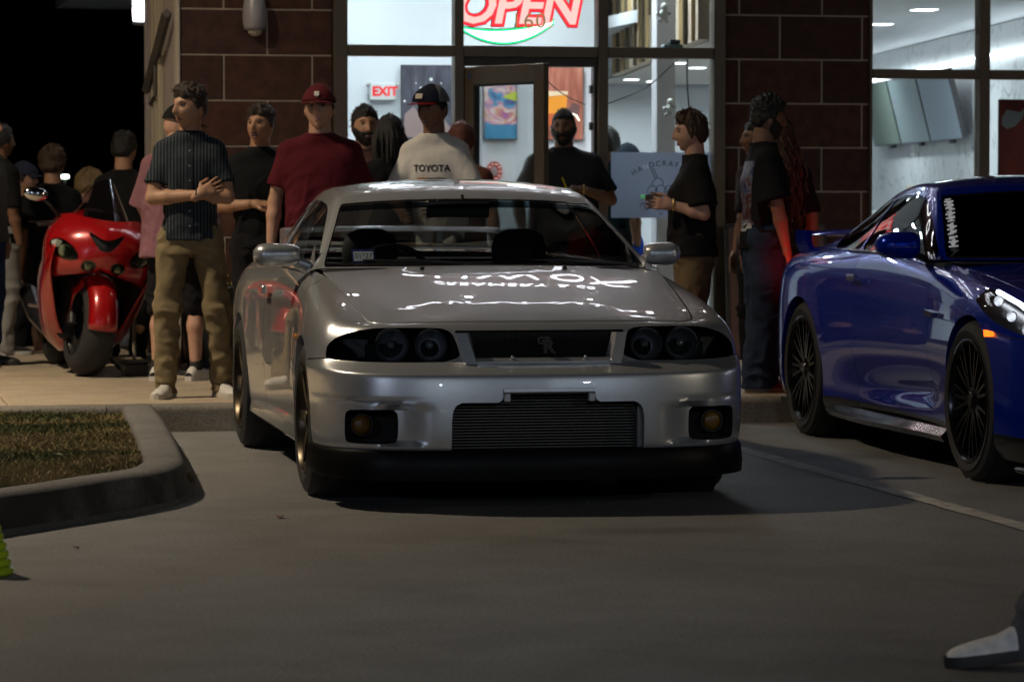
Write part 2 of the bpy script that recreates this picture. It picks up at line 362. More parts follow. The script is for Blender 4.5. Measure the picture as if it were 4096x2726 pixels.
# small litter on the lot
def leaf(loc, rz, s, m, label):
    b = MB(); P = []
    for i, t in enumerate(np.linspace(0, 1, 6)):
        wv = math.sin(math.pi * min(1, t * 0.95 + 0.04)) * 0.35; P.append([((t - 0.5) * s, -wv * s, 0.25 * s * wv + 0.1 * s * math.sin(3 * t)), ((t - 0.5) * s, 0, 0.08 * s * math.sin(3 * t)), ((t - 0.5) * s, wv * s, 0.3 * s * wv + 0.1 * s * math.sin(3 * t))])
    b.grid(P); o = b.build('fallen_leaf', m, None, 180); o.location = loc; o.rotation_euler = (0, 0, rz); so = o.modifiers.new('thick', 'SOLIDIFY'); so.thickness = 0.001
    return tag(o, label, 'leaf')
lg = mat('leaf green', (0.12, 0.15, 0.06), 0.7, var=0.3, vscale=60); lb = mat('leaf brown', (0.09, 0.035, 0.03), 0.7, var=0.3, vscale=60)
leaf((1.72, 16.75, 0.004), 0.4, 0.055, lg, 'curled pale green leaf on the lot behind the island kerb')
leaf((1.765, 12.66, 0.004), 1.2, 0.05, lb, 'dark reddish leaf on the concrete in front of the island corner')
leaf((0.90, 11.72, 0.004), 2.0, 0.03, lb, 'tiny dark leaf on the concrete below the island kerb')
leaf((1.02, 14.35, 0.125), 2.6, 0.06, lg, 'pale leaf lying on the island grass')
b = MB()
for k in range(26):
    a = random.uniform(0, 6.28); l = random.uniform(0.02, 0.06); x0 = 1.60 + random.gauss(0, 0.008); y0 = 14.35 + random.gauss(0, 0.05)
    b.tube([(x0, y0, 0.0), (x0 + 0.3 * l * math.cos(a), y0 + 0.3 * l * math.sin(a), l * 0.7), (x0 + l * math.cos(a), y0 + l * math.sin(a), l * 0.8)], [0.0016, 0.0013, 0.0004], 4)
o = b.build('weed_tuft', gcols[1]); tag(o, 'small weed growing from the joint beside the island kerb', 'weed')
# ------------------------------------------------------------------ shop building
WY = 21.72
BLD = empty('shop_building', (4.6, WY, SWZ), 0, 'brown block shop front with bronze window frames and lit interior', 'building')
def wpar(o, parent=None):
    parent = parent or BLD; o.parent = parent
    loc = Vector((0, 0, 0)); p = parent
    while p is not None: loc += p.location; p = p.parent
    o.location = Vector(o.location) - loc; return o
block_m = []
for i, c in enumerate(((0.082, 0.036, 0.024), (0.065, 0.029, 0.021), (0.096, 0.041, 0.026), (0.076, 0.036, 0.027), (0.087, 0.034, 0.021))):
    block_m.append(mat('split block %d' % i, c, 0.9, var=0.35, vscale=11, bump=0.9, bscale=120))
mortar = mat('mortar', (0.46, 0.39, 0.30), 0.9, var=0.12, vscale=20, bump=0.3, bscale=200)
bronze = mat('bronze frame', (0.125, 0.098, 0.066), 0.45, metal=0.35, var=0.08, vscale=5)
bronze_d = mat('bronze dark', (0.05, 0.042, 0.034), 0.5, metal=0.3)
white_w = mat('white wall', (0.72, 0.76, 0.80), 0.6, var=0.03, vscale=3)
CH = 0.3024; ztop0 = 2.493
def block_wall(x0, x1, jointsA, jointsB, ztop):
    k0 = int(math.ceil((ztop - ztop0) / CH)); z = ztop0 + k0 * CH; k = -k0
    while z > SWZ + 0.02:
        zb = max(z - CH, SWZ); js = jointsA if k % 2 == 1 else jointsB
        xs_ = [x0] + [j for j in js if x0 + 0.03 < j < x1 - 0.03] + [x1]
        for a, c in zip(xs_[:-1], xs_[1:]):
            b = MB(); b.bbox(a + (0.006 if a > x0 else 0.001), c - (0.006 if c < x1 else 0.001), WY + random.uniform(-0.001, 0.001), WY + 0.10, zb + 0.006, z - 0.006, 0.004)
            wpar(b.build('brick', random.choice(block_m)))
        z -= CH; k += 1
JA = [2.66 + 0.592 * i for i in range(-3, 20)]; JB = [2.95 + 0.592 * i for i in range(-4, 20)]
block_wall(2.372, 3.388, JA, JB, 3.10); block_wall(6.102, 7.142, JA, JB, 3.10)
for x0, x1 in ((2.36, 3.385), (6.105, 7.14)): b = MB(); b.box(x0, x1, WY + 0.006, WY + 0.35, SWZ, 3.4); wpar(b.build('mortar_backing', mortar))
# upper storey front, above what the photograph shows
def brick_proc():
    m = mat('upper block', (0.11, 0.05, 0.034), 0.9); nt = m.node_tree; bs = nt.nodes['Principled BSDF']
    tc = nt.nodes.new('ShaderNodeTexCoord'); mp = nt.nodes.new('ShaderNodeMapping'); mp.inputs['Rotation'].default_value = (R(90), 0, 0)
    br = nt.nodes.new('ShaderNodeTexBrick'); br.inputs['Color1'].default_value = (0.08, 0.032, 0.021, 1); br.inputs['Color2'].default_value = (0.07, 0.028, 0.018, 1)
    br.inputs['Mortar'].default_value = (0.42, 0.36, 0.28, 1); br.inputs['Scale'].default_value = 1; br.inputs['Brick Width'].default_value = 0.592; br.inputs['Row Height'].default_value = 0.3024; br.inputs['Mortar Size'].default_value = 0.008
    nt.links.new(tc.outputs['Object'], mp.inputs[0]); nt.links.new(mp.outputs[0], br.inputs[0]); nt.links.new(br.outputs[0], bs.inputs['Base Color']); return m
b = MB(); b.box(2.36, 14, WY, WY + 0.35, 3.40, 6.4); wpar(b.build('upper_wall', brick_proc()))
b = MB(); b.bbox(2.28, 14.1, WY - 0.06, WY + 0.4, 6.4, 6.62, 0.02); wpar(b.build('cornice', mat('cornice stone', (0.42, 0.37, 0.31), 0.8, var=0.1)))
# left end pier with pale trim and ribs
trim = mat('pale trim', (0.40, 0.345, 0.315), 0.75, var=0.06, vscale=6); ribm = mat('cream rib', (0.50, 0.44, 0.31), 0.6)
b = MB(); b.box(2.357, 2.70, 21.83, 23.35, SWZ, 6.4); wpar(b.build('end_wall', trim))
b = MB(); b.bbox(2.345, 2.370, WY - 0.012, 21.86, SWZ, 6.4, 0.004); wpar(b.build('corner_trim', mat('corner trim', (0.52, 0.46, 0.38), 0.6)))
for y in (22.62, 22.86, 23.10):
    b = MB(); b.bbox(2.318, 2.358, y, y + 0.085, SWZ, 6.4, 0.006); wpar(b.build('rib', ribm))
b = MB(); b.bbox(2.30, 2.36, 23.30, 23.42, SWZ, 6.4, 0.006); wpar(b.build('rib', trim))
b = MB(); b.tube([(2.30, 21.88, 2.47), (2.30, 23.25, 2.0)], 0.035, 4); b.tube([(2.31, 22.7, 2.2), (2.31, 22.75, 1.95), (2.31, 23.1, 1.9)], 0.016, 4); wpar(b.build('brace', mat('brace steel', (0.16, 0.15, 0.145), 0.5, metal=0.5)))
# storefront frames
def bar(x0, x1, z0, z1, y0=WY - 0.06, y1=WY + 0.07, name='mullion', m=bronze):
    b = MB(); b.bbox(x0, x1, y0, y1, z0, z1, 0.004); return wpar(b.build(name, m))
ZT = 3.40
bar(3.392, 3.484, SWZ, ZT); bar(4.213, 4.274, SWZ, ZT); bar(5.203, 5.273, SWZ, ZT); bar(6.017, 6.100, SWZ, ZT)
for x0, x1 in ((3.485, 4.212), (4.275, 5.202), (5.274, 6.016)): bar(x0, x1, 2.190, 2.264, WY - 0.056, WY + 0.066, 'transom'); bar(x0, x1, 3.33, 3.40, WY - 0.056, WY + 0.066, 'head_rail')
for x0, x1 in ((3.485, 4.212), (5.274, 6.016)): bar(x0, x1, SWZ, SWZ + 0.11, WY - 0.056, WY + 0.066, 'bottom_rail')
bar(4.275, 5.202, 2.128, 2.189, WY - 0.04, WY + 0.05, 'door_head', bronze_d); bar(4.275, 4.292, SWZ, 2.127, WY - 0.03, WY + 0.05, 'door_jamb', bronze_d); bar(5.178, 5.202, SWZ, 2.127, WY - 0.03, WY + 0.05, 'door_jamb', bronze_d)
for z in (1.95, 1.70): b = MB(); b.bbox(5.160, 5.180, WY + 0.0, WY + 0.04, z, z + 0.055, 0.002); wpar(b.build('strike_plate', bronze_d))
for x in (7.150, 7.945, 9.4, 10.9):
    bar(x if x > 7.2 else 7.143, x + (0.075 if x > 7.2 else 0.012), SWZ, ZT, WY - 0.03, WY + 0.09)
for x0, x1 in ((7.163, 7.944), (8.021, 9.399), (9.476, 10.899)):
    bar(x0, x1, 2.066, 2.132, WY - 0.026, WY + 0.086, 'transom'); bar(x0, x1, SWZ, SWZ + 0.11, WY - 0.026, WY + 0.086, 'bottom_rail'); bar(x0, x1, 3.33, 3.40, WY - 0.026, WY + 0.086, 'head_rail')
b = MB(); b.box(10.98, 14, WY, WY + 0.35, SWZ, 3.4); wpar(b.build('end_panel', block_m[0]))
pane_m = glass('shop glass', (0.93, 0.97, 0.97), 0.55)
def pane(x0, x1, z0, z1, y=WY + 0.02):
    b = MB(); b.box(x0, x1, y, y + 0.008, z0, z1); return wpar(b.build('pane', pane_m))
for x0, x1 in ((3.485, 4.212), (5.274, 6.016)): pane(x0, x1, SWZ + 0.111, 2.189); pane(x0, x1, 2.265, 3.329)
pane(4.275, 5.202, 2.265, 3.329)
for x0, x1 in ((7.163, 7.944), (8.021, 9.399), (9.476, 10.899)): pane(x0, x1, SWZ + 0.111, 2.065, WY + 0.03); pane(x0, x1, 2.133, 3.329, WY + 0.03)
# open glass door, hinged at its left
door = empty('door', (0, 0, 0)); door.parent = BLD; door.location = Vector((4.300, WY - 0.045, 0)) - BLD.location; door.rotation_euler = (0, 0, R(-66))
def dpart(name, x0, x1, z0, z1, m, y0=-0.022, y1=0.022): b = MB(); b.bbox(x0, x1, y0, y1, z0, z1, 0.003); return b.build(name, m, door)
dpart('stile', 0, 0.105, 0.15, 2.118, bronze); dpart('stile', 0.785, 0.89, 0.15, 2.118, bronze); dpart('rail', 0.106, 0.784, 2.00, 2.118, bronze); dpart('rail', 0.106, 0.784, 0.15, 0.40, bronze)
dpart('pane', 0.106, 0.784, 0.401, 1.999, pane_m, -0.004, 0.004)
dpart('gasket', 0.100, 0.112, 0.40, 2.0, mat('gasket', (0.012, 0.012, 0.012), 0.6), -0.0235, 0.0235); dpart('gasket', 0.778, 0.790, 0.40, 2.0, MATS['gasket'], -0.0235, 0.0235); dpart('gasket', 0.113, 0.777, 1.985, 2.003, MATS['gasket'], -0.0235, 0.0235)
dpart('sticker', 0.04, 0.075, 2.035, 2.075, mat('blue tape', (0.03, 0.07, 0.16), 0.5), -0.0235, -0.0225)
b = MB(); b.tube([(0.83, -0.022, 0.95), (0.83, -0.07, 0.95), (0.83, -0.07, 1.25), (0.83, -0.022, 1.25)], 0.012, 8); b.build('handle', bronze_d, door, 60)

# interior
def panel(name, x0, x1, y0, y1, z0, z1, m): b = MB(); b.box(x0, x1, y0, y1, z0, z1); return wpar(b.build(name, m))
floor_m = mat('shop floor', (0.42, 0.40, 0.38), 0.35, var=0.08, vscale=3)
panel('floor', 2.72, 14, WY + 0.08, 38, 0.10, SWZ, floor_m)
panel('ceiling', 2.72, 6.6, WY + 0.36, 38, 3.40, 3.5, white_w)
panel('partition', 2.75, 6.06, 25.2, 25.35, SWZ, 3.39, white_w); panel('side_wall', 2.72, 3.42, WY + 0.36, 25.19, SWZ, 3.39, white_w)
panel('back_wall', 5.9, 14, 36.0, 36.2, SWZ, 3.4, white_w); panel('back_wall', 6.07, 9.6, 30.6, 30.75, SWZ, 2.29, white_w)
def slant(name, p0, p1, z0, z1, th, m):
    d = Vector((p1[0] - p0[0], p1[1] - p0[1])).normalized(); n = Vector((d[1], -d[0])) * th
    b = MB(); b.prism([p0, p1, (p1[0] + n[0], p1[1] + n[1]), (p0[0] + n[0], p0[1] + n[1])], z0, z1, 'z'); return wpar(b.build(name, m))
ply = mat('pale plywood', (0.62, 0.53, 0.42), 0.55, var=0.08, vscale=2)
slant('bulkhead', (5.98, 21.95), (7.02, 28.7), 2.335, 3.39, 0.08, ply)
slat_w = mat('slat oak', (0.50, 0.37, 0.19), 0.5); slat_d = mat('slat dark', (0.13, 0.10, 0.06), 0.5)
dv = Vector((7.02 - 5.98, 28.7 - 21.95)); dl = dv.length; dv.normalize(); nv = Vector((-dv[1], dv[0]))
t = 0.15; k = 0
while t < dl - 0.1:
    wd = random.choice((0.03, 0.05, 0.05)); p = Vector((5.98, 21.95)) + dv * t; q = p + dv * wd; r_ = nv * 0.03
    b = MB(); b.prism([tuple(p + nv * 0.001), tuple(q + nv * 0.001), tuple(q + r_), tuple(p + r_)], 2.33 + (0.35 if k % 5 == 4 else 0), 3.39, 'z'); wpar(b.build('slat', slat_d if k % 2 else slat_w)); t += random.choice((0.22, 0.3, 0.42, 0.5)); k += 1
soff = mat('soffit', (0.60, 0.58, 0.55), 0.6)
b = MB(); b.prism([(6.06, 21.96), (7.10, 28.72), (7.10, 30.58), (9.6, 30.58), (7.9, 26.5), (7.13, 22.3), (7.13, 21.96)], 2.32, 2.333, 'z'); wpar(b.build('soffit', soff))
panel('high_ceiling', 6.62, 14, WY + 0.36, 38, 2.68, 2.78, white_w)
# marble wall with three menu screens
def marble():
    m = mat('marble', (0.80, 0.84, 0.86), 0.25); nt = m.node_tree; bs = nt.nodes['Principled BSDF']; tc = nt.nodes.new('ShaderNodeTexCoord')
    n = nt.nodes.new('ShaderNodeTexNoise'); n.inputs['Scale'].default_value = 1.3; n.inputs['Detail'].default_value = 9; n.inputs['Distortion'].default_value = 1.6
    r = nt.nodes.new('ShaderNodeValToRGB'); e = r.color_ramp.elements; e[0].position = 0.485; e[0].color = (0.80, 0.84, 0.86, 1); e[1].position = 0.515; e[1].color = (0.80, 0.84, 0.86, 1)
    x = r.color_ramp.elements.new(0.50); x.color = (0.45, 0.47, 0.48, 1)
    nt.links.new(tc.outputs['Object'], n.inputs['Vector']); nt.links.new(n.outputs['Fac'], r.inputs[0]); nt.links.new(r.outputs[0], bs.inputs['Base Color']); return m
mp0, mp1 = Vector((9.05, 22.12)), Vector((11.10, 35.9))
A1 = Vector((10.10, 33.4)); 
slant('marble_wall', tuple(mp0), tuple(mp1), SWZ, 2.67, 0.10, marble())
md = (mp1 - mp0).normalized(); mn = Vector((-md[1], md[0]))
def menu_mat(i, c):
    m = mat('menu print %d' % i, c, 0.4, emit=c, estr=0.06); nt = m.node_tree; bs = nt.nodes['Principled BSDF']; tc = nt.nodes.new('ShaderNodeTexCoord')
    v = nt.nodes.new('ShaderNodeTexVoronoi'); v.inputs['Scale'].default_value = 3.2
    mp = nt.nodes.new('ShaderNodeMapping'); mp.inputs['Scale'].default_value = (1, 1, 2.2)
    r = nt.nodes.new('ShaderNodeValToRGB'); e = r.color_ramp.elements; e[0].position = 0.10; e[0].color = (0.25, 0.14, 0.34, 1) if i else (0.30, 0.27, 0.14, 1); e[1].position = 0.16; e[1].color = tuple(c) + (1,)
    nt.links.new(tc.outputs['Object'], mp.inputs[0]); nt.links.new(mp.outputs[0], v.inputs[0]); nt.links.new(v.outputs['Distance'], r.inputs[0])
    nt.links.new(r.outputs[0], bs.inputs['Base Color']); nt.links.new(r.outputs[0], bs.inputs['Emission Color']); return m
names = ('menu screen furthest from the window, first of three on the marble wall', 'middle menu screen with small purple pictures on the marble wall', 'menu screen nearest the window, last of three on the marble wall')
for i, (t0, t1) in enumerate(((8.95, 7.52), (7.48, 6.05), (6.01, 4.58))):
    a = mp0 + md * t0 + mn * 0.06; c = mp0 + md * t1 + mn * 0.06; lean = mn * 0.15
    scr = empty('menu_screen', (a[0], a[1], 1.75), 0, names[i], 'screen', 'menu screens on the marble wall')
    o3 = Vector((a[0], a[1], 1.75)); B3 = Vector((c[0] - a[0], c[1] - a[1], 0)); U3 = Vector((lean[0], lean[1], 0.60)); N3 = B3.cross(U3).normalized()
    if N3.dot(Vector((-1, -0.3, 0))) < 0: N3 = -N3
    def quad(e0, e1, h0, h1, d0, d1): return [B3 * e + U3 * h + N3 * d for d in (d0, d1) for (e, h) in ((e0, h0), (e1, h0), (e1, h1), (e0, h1))]
    bf = [(0, 1, 2, 3), (4, 5, 6, 7), (0, 1, 5, 4), (1, 2, 6, 5), (2, 3, 7, 6), (3, 0, 4, 7)]
    b = MB(); b.add(quad(0, 1, 0, 1, 0.0, 0.05), bf); b.build('casing', mat('screen bezel', (0.03, 0.03, 0.035), 0.4), scr)
    b = MB(); b.add(quad(0.012, 0.988, 0.02, 0.98, 0.0505, 0.053), bf); b.build('display', menu_mat(i, ((0.16, 0.21, 0.18), (0.21, 0.27, 0.28), (0.22, 0.28, 0.34))[i]), scr)
    b = MB(); b.add(quad(0.45, 0.55, -0.06, 0.02, -0.02, 0.02), bf); b.build('bracket', MATS['screen bezel'], scr)
# service counter under the screens, gold frame on it
b = MB(); b.bbox(9.15, 9.55, 24.0, 33.0, SWZ, 1.12, 0.01); o = b.build('service_counter', mat('counter white', (0.7, 0.72, 0.73), 0.4)); tag(o, 'long white service counter behind the right window', 'counter')
gold = mat('gold metal', (0.75, 0.55, 0.22), 0.3, metal=1.0)
fr = empty('gold_stand', (9.2, 26.9, 1.12), 0, 'thin gold rectangular frame standing on the service counter', 'stand')
for a in ((0, 0.012, 0, 0.22), (0.26, 0.272, 0, 0.22), (0.0125, 0.2595, 0.208, 0.22)): b = MB(); b.box(a[0], a[1], 0, 0.012, a[2], a[3]); b.build('rail', gold, fr)

# downlights: recessed lamps, two of them added to brighten the bulkhead
def downlight(x, y, z, s, power, label, i):
    d = empty('downlight', (x, y, z), 0, label, 'ceiling light', 'recessed ceiling lights')
    b = MB(); b.bbox(-s - 0.012, s + 0.012, -s - 0.012, s + 0.012, -0.006, 0.004, 0.003); b.build('trim', mat('lamp trim', (0.75, 0.75, 0.75), 0.5), d)
    b = MB(); b.box(-s, s, -s, s, -0.009, -0.0065); b.build('lens', emis('downlight lens', (0.93, 0.97, 1.0), 9.0), d)
    if power: area('downlight_lamp', (0, 0, -0.012), (2 * s, 2 * s), power, (0.90, 0.96, 1.0), (0, 0, 0), d, 165)
    return d
pos = [('soffit light close behind the right window mullion', 6.75, 25.4, 2.318, 0.06, 15), ('soffit light towards the middle of the slatted bulkhead', 7.16, 26.3, 2.318, 0.06, 15), ('first of two neighbouring soffit lights far back over the counter', 7.30, 29.1, 2.318, 0.06, 15), ('second of two neighbouring soffit lights far back over the counter', 7.62, 29.5, 2.318, 0.06, 15), ('lamp just behind the pale column', 6.62, 24.0, 2.318, 0.05, 12)]
for i, (l, x, y, z, s, p) in enumerate(pos): downlight(x, y, z, s, p, l, i)
hc = [('ceiling light high in the right shop window, beside the camera dome', 9.25, 29.6, 'a'), ('ceiling light at the top of the right shop window', 8.65, 26.0, 'b'), ('ceiling light in the farthest right window corner', 8.30, 23.9, 'c'), ('ceiling light furthest back, partly cut by the block pier', 9.55, 33.2, 'd'), ('ceiling light over the marble wall, out of sight', 10.9, 27.0, 'e')]
for i, (l, x, y, _) in enumerate(hc): downlight(x, y, 2.678, 0.085, 26, l, i)
for i, (x, y) in enumerate(((4.0, 23.0), (5.2, 23.0), (4.0, 24.4), (5.4, 24.4), (3.75, 22.35), (5.5, 22.5), (6.25, 26.6))): downlight(x, y, 3.398, 0.09, 20, ('ceiling light over the entrance, left front', 'ceiling light over the entrance, right front', 'ceiling light over the dark poster', 'ceiling light over the bright painting', 'ceiling light close behind the left window', 'added ceiling light before the slatted bulkhead', 'added ceiling light beyond the white partition')[i], i)  # last two added to throw more light on the slats
b = MB(); b.sphere((9.4, 29.0, 2.66), 0.05, 16, 10); cd = b.build('camera_dome', mat('dome white', (0.6, 0.6, 0.6), 0.4), None, 60); tag(cd, 'small security camera dome on the shop ceiling', 'camera')
b = MB(); b.sphere((9.39, 28.965, 2.63), 0.026, 12, 8); o = b.build('lens', mat('lens black', (0.01, 0.01, 0.01), 0.2), None, 60); o.parent = cd
# cove strip along the marble wall
a = mp0 + md * 1.0 + mn * 0.05; c = mp0 + md * 12 + mn * 0.05
b = MB(); b.tube([(a[0], a[1], 2.42), (c[0], c[1], 2.42)], 0.012, 6); cv = b.build('cove_light_strip', emis('cove', (0.92, 0.96, 1.0), 12.0)); tag(cv, 'bright light strip running along the marble wall top', 'light strip')
# pale square column behind the window
b = MB(); b.bbox(5.84, 5.98, 22.55, 22.69, SWZ, 3.39, 0.006); wpar(b.build('column', mat('column grey', (0.52, 0.52, 0.55), 0.6)))

# posters and signs
def poster(name, x0, x1, z0, z1, y, m, label, cat='poster', fm=None):
    p = empty(name, ((x0 + x1) / 2, y, z0), 0, label, cat); w2 = (x1 - x0) / 2; h = z1 - z0
    b = MB(); b.bbox(-w2, w2, -0.02, 0, 0, h, 0.003); b.build('frame', fm or mat('poster frame', (0.03, 0.03, 0.035), 0.4), p)
    b = MB(); b.box(-w2 + 0.008, w2 - 0.008, -0.0225, -0.0205, 0.008, h - 0.008); b.build('print', m, p); return p
def art_mat(name, stops, scale, dist, seed, stretch=(1, 1, 1)):
    m = mat(name, (0.5, 0.5, 0.5), 0.45); nt = m.node_tree; bs = nt.nodes['Principled BSDF']; tc = nt.nodes.new('ShaderNodeTexCoord'); mp = nt.nodes.new('ShaderNodeMapping')
    mp.inputs['Location'].default_value = (seed, seed * 2, seed * 0.5); mp.inputs['Scale'].default_value = stretch
    n = nt.nodes.new('ShaderNodeTexNoise'); n.inputs['Scale'].default_value = scale; n.inputs['Detail'].default_value = 2.5; n.inputs['Distortion'].default_value = dist
    r = nt.nodes.new('ShaderNodeValToRGB'); r.color_ramp.interpolation = 'LINEAR'
    while len(r.color_ramp.elements) < len(stops): r.color_ramp.elements.new(0.5)
    for e, (p, c) in zip(r.color_ramp.elements, stops): e.position = p; e.color = tuple(c) + (1,)
    nt.links.new(tc.outputs['Object'], mp.inputs[0]); nt.links.new(mp.outputs[0], n.inputs['Vector']); nt.links.new(n.outputs['Fac'], r.inputs[0]); nt.links.new(r.outputs[0], bs.inputs['Base Color']); return m
dark_art = art_mat('night print', [(0.3, (0.03, 0.03, 0.045)), (0.6, (0.075, 0.075, 0.10)), (0.72, (0.12, 0.11, 0.14))], 3, 0.5, 3, (6, 1, 1.2))
pd = poster('poster', 4.464, 4.90, 1.69, 2.272, 25.175, dark_art, 'large dark poster with pale specks behind the left window')
b = MB()
for x, z, s in ((-0.06, 0.40, 0.012), (0.02, 0.47, 0.013), (-0.19, 0.30, 0.009), (0.10, 0.44, 0.006), (-0.1, 0.44, 0.005), (0.06, 0.36, 0.005)): b.lathe([(s, -0.0245), (s, -0.0235)], 10, 'y', (x, 0, z))
b.build('fleck', mat('fleck', (0.85, 0.9, 0.85), 0.5), pd)
b = MB(); b.prism([(-0.2, 0.02), (-0.19, 0.2), (-0.12, 0.26), (-0.05, 0.17), (0.0, 0.02)], -0.0245, -0.0235); b.prism([(0.02, 0.02), (0.05, 0.13), (0.12, 0.16), (0.17, 0.1), (0.18, 0.02)], -0.0245, -0.0235); b.build('shape', mat('print pinkish', (0.28, 0.2, 0.19), 0.5), pd)
colour_art = art_mat('colour print', [(0.28, (0.02, 0.03, 0.22)), (0.38, (0.03, 0.35, 0.55)), (0.44, (0.75, 0.25, 0.38)), (0.50, (0.85, 0.55, 0.60)), (0.54, (0.80, 0.82, 0.80)), (0.60, (0.75, 0.28, 0.10)), (0.66, (0.35, 0.05, 0.45)), (0.74, (0.45, 0.62, 0.08))], 5.5, 1.6, 11)
pc = poster('painting', 5.115, 5.388, 1.692, 2.185, 25.175, colour_art, 'bright multicoloured abstract painting seen through the door glass', 'painting')
b = MB(); b.box(-0.128, 0.128, -0.0245, -0.0235, 0.01, 0.12); b.build('band', mat('print teal', (0.02, 0.22, 0.42), 0.5), pc)
b = MB(); b.prism([(0.02, 0.33), (0.128, 0.30), (0.128, 0.38), (0.06, 0.36)], -0.0246, -0.0236); b.build('stroke', mat('print lime', (0.6, 0.7, 0.05), 0.5), pc)
brown_art = art_mat('brown print', [(0.3, (0.26, 0.075, 0.045)), (0.55, (0.42, 0.15, 0.10)), (0.75, (0.58, 0.27, 0.2))], 3, 0.4, 5, (7, 1, 1))
pb = poster('poster', 5.60, 5.924, 1.69, 2.268, 25.175, brown_art, 'brown drinks poster showing an orange tea, beside the doorway')
b = MB(); b.prism([(-0.145, 0.34), (0.03, 0.36), (0.02, 0.22), (0.0, 0.12), (-0.13, 0.12)], -0.0245, -0.0235); b.build('drink', mat('print orange', (0.85, 0.33, 0.035), 0.4), pb)
b = MB(); b.prism([(-0.145, 0.21), (0.015, 0.21), (0.0, 0.11), (-0.13, 0.11)], -0.0255, -0.0246); b.build('drink', mat('print tea red', (0.55, 0.12, 0.04), 0.4), pb)
b = MB(); b.prism([(-0.15, 0.385), (0.035, 0.385), (0.03, 0.36), (-0.145, 0.34)], -0.0255, -0.0246); b.build('froth', mat('print froth', (0.85, 0.72, 0.5), 0.4), pb)
b = MB(); b.prism([(0.03, 0.24), (0.08, 0.3), (0.13, 0.27), (0.12, 0.2), (0.06, 0.19)], -0.0245, -0.0235); b.prism([(-0.12, 0.05), (-0.02, 0.08), (0.06, 0.05), (0.0, 0.03)], -0.0245, -0.0235); b.build('garnish', mat('print dark', (0.14, 0.07, 0.07), 0.5), pb)
b = MB(); b.tube([(-0.02, -0.026, 0.205), (0.06, -0.026, 0.212), (0.1, -0.026, 0.195), (0.125, -0.026, 0.155)], 0.006, 6); b.build('glow_line', emis('led line', (1, 0.95, 0.8), 2.5), pb)
red_art = art_mat('red print', [(0.3, (0.10, 0.004, 0.004)), (0.55, (0.26, 0.02, 0.008)), (0.75, (0.40, 0.07, 0.01))], 2, 0.5, 8, (3, 1, 1))
pr = poster('poster', 8.415, 8.98, 1.16, 1.955, 22.6, red_art, 'deep red poster in the farthest right shop window', fm=mat('poster edge', (0.05, 0.03, 0.03), 0.5))
b = MB(); b.prism([(-0.26, 0.66), (-0.22, 0.72), (-0.12, 0.70), (-0.08, 0.74), (-0.1, 0.66), (-0.16, 0.60), (-0.22, 0.58), (-0.26, 0.61)], -0.0245, -0.0235); b.build('shape', mat('print grey', (0.30, 0.32, 0.33), 0.5), pr)
ex = empty('exit_sign', (4.318, 25.17, 1.995), 0, 'illuminated red exit sign on the white wall behind the left window', 'exit sign')
b = MB(); b.bbox(-0.10, 0.10, -0.035, 0.03, 0, 0.135, 0.006); b.build('housing', mat('exit white', (0.66, 0.68, 0.68), 0.5), ex)
b = MB(); b.sphere((-0.118, -0.03, 0.12), 0.018, 12, 8); b.sphere((0.118, -0.03, 0.12), 0.018, 12, 8); b.build('lamp_head', mat('exit lamp', (0.45, 0.47, 0.47), 0.4), ex)
text_obj('lettering', 'EXIT', 0.098, emis('exit red', (1.0, 0.045, 0.05), 1.1), (0.016, -0.037, 0.066), parent=ex, bold=0.004)
b = MB(); b.prism([(-0.088, 0.066), (-0.070, 0.08), (-0.070, 0.052)], -0.038, -0.0365); b.build('arrow', MATS['exit red'], ex)
# red marquee letter with bulbs
mq = empty('marquee_letter', (5.20, 25.17, 1.37), 0, 'red marquee letter O with small bulbs on the white wall', 'sign')
b = MB()
rg = [[(0.062 * math.cos(a) * s, y, 0.075 + 0.078 * math.sin(a) * s) for a in np.linspace(0, 2 * math.pi, 28, endpoint=False)] for s, y in ((1, 0), (1, -0.04), (0.5, -0.04), (0.5, 0), (1, 0))]
b.loft(rg, True, (False, False)); b.build('letter', mat('marquee red', (0.35, 0.01, 0.015), 0.4), mq, 40)
b = MB()
for a in np.linspace(0, 2 * math.pi, 10, endpoint=False): b.sphere((0.046 * math.cos(a), -0.043, 0.075 + 0.058 * math.sin(a)), 0.006, 8, 6)
b.build('bulbs', emis('bulb warm', (1, 0.8, 0.7), 2.0), mq)
# neon OPEN sign behind the transom pane
ns = empty('neon_open_sign', (4.66, WY + 0.12, 2.30), 0, 'glowing red neon OPEN sign with green swoosh above the door', 'neon sign')
neon_w = emis('neon core', (1.0, 0.60, 0.55), 1.25); neon_r = emis('neon red', (1.0, 0.02, 0.03), 2.4); neon_g = emis('neon green', (0.02, 0.9, 0.28), 1.7); neon_gw = emis('neon green core', (0.80, 1.0, 0.90), 3.0)
text_obj('backing', 'OPEN', 0.345, mat('neon backing', (0.10, 0.012, 0.014), 0.5), (0.008, 0.012, 0.232), parent=ns, bold=0.030, depth=0.004, shear=0.2, spacing=0.94)
text_obj('outline_tube', 'OPEN', 0.345, neon_r, (0.008, 0, 0.232), parent=ns, bold=0.024, depth=0.004, shear=0.2, spacing=0.94)
text_obj('core_tube', 'OPEN', 0.345, neon_w, (0.008, -0.009, 0.232), parent=ns, bold=0.007, depth=0.004, shear=0.2, spacing=0.94)
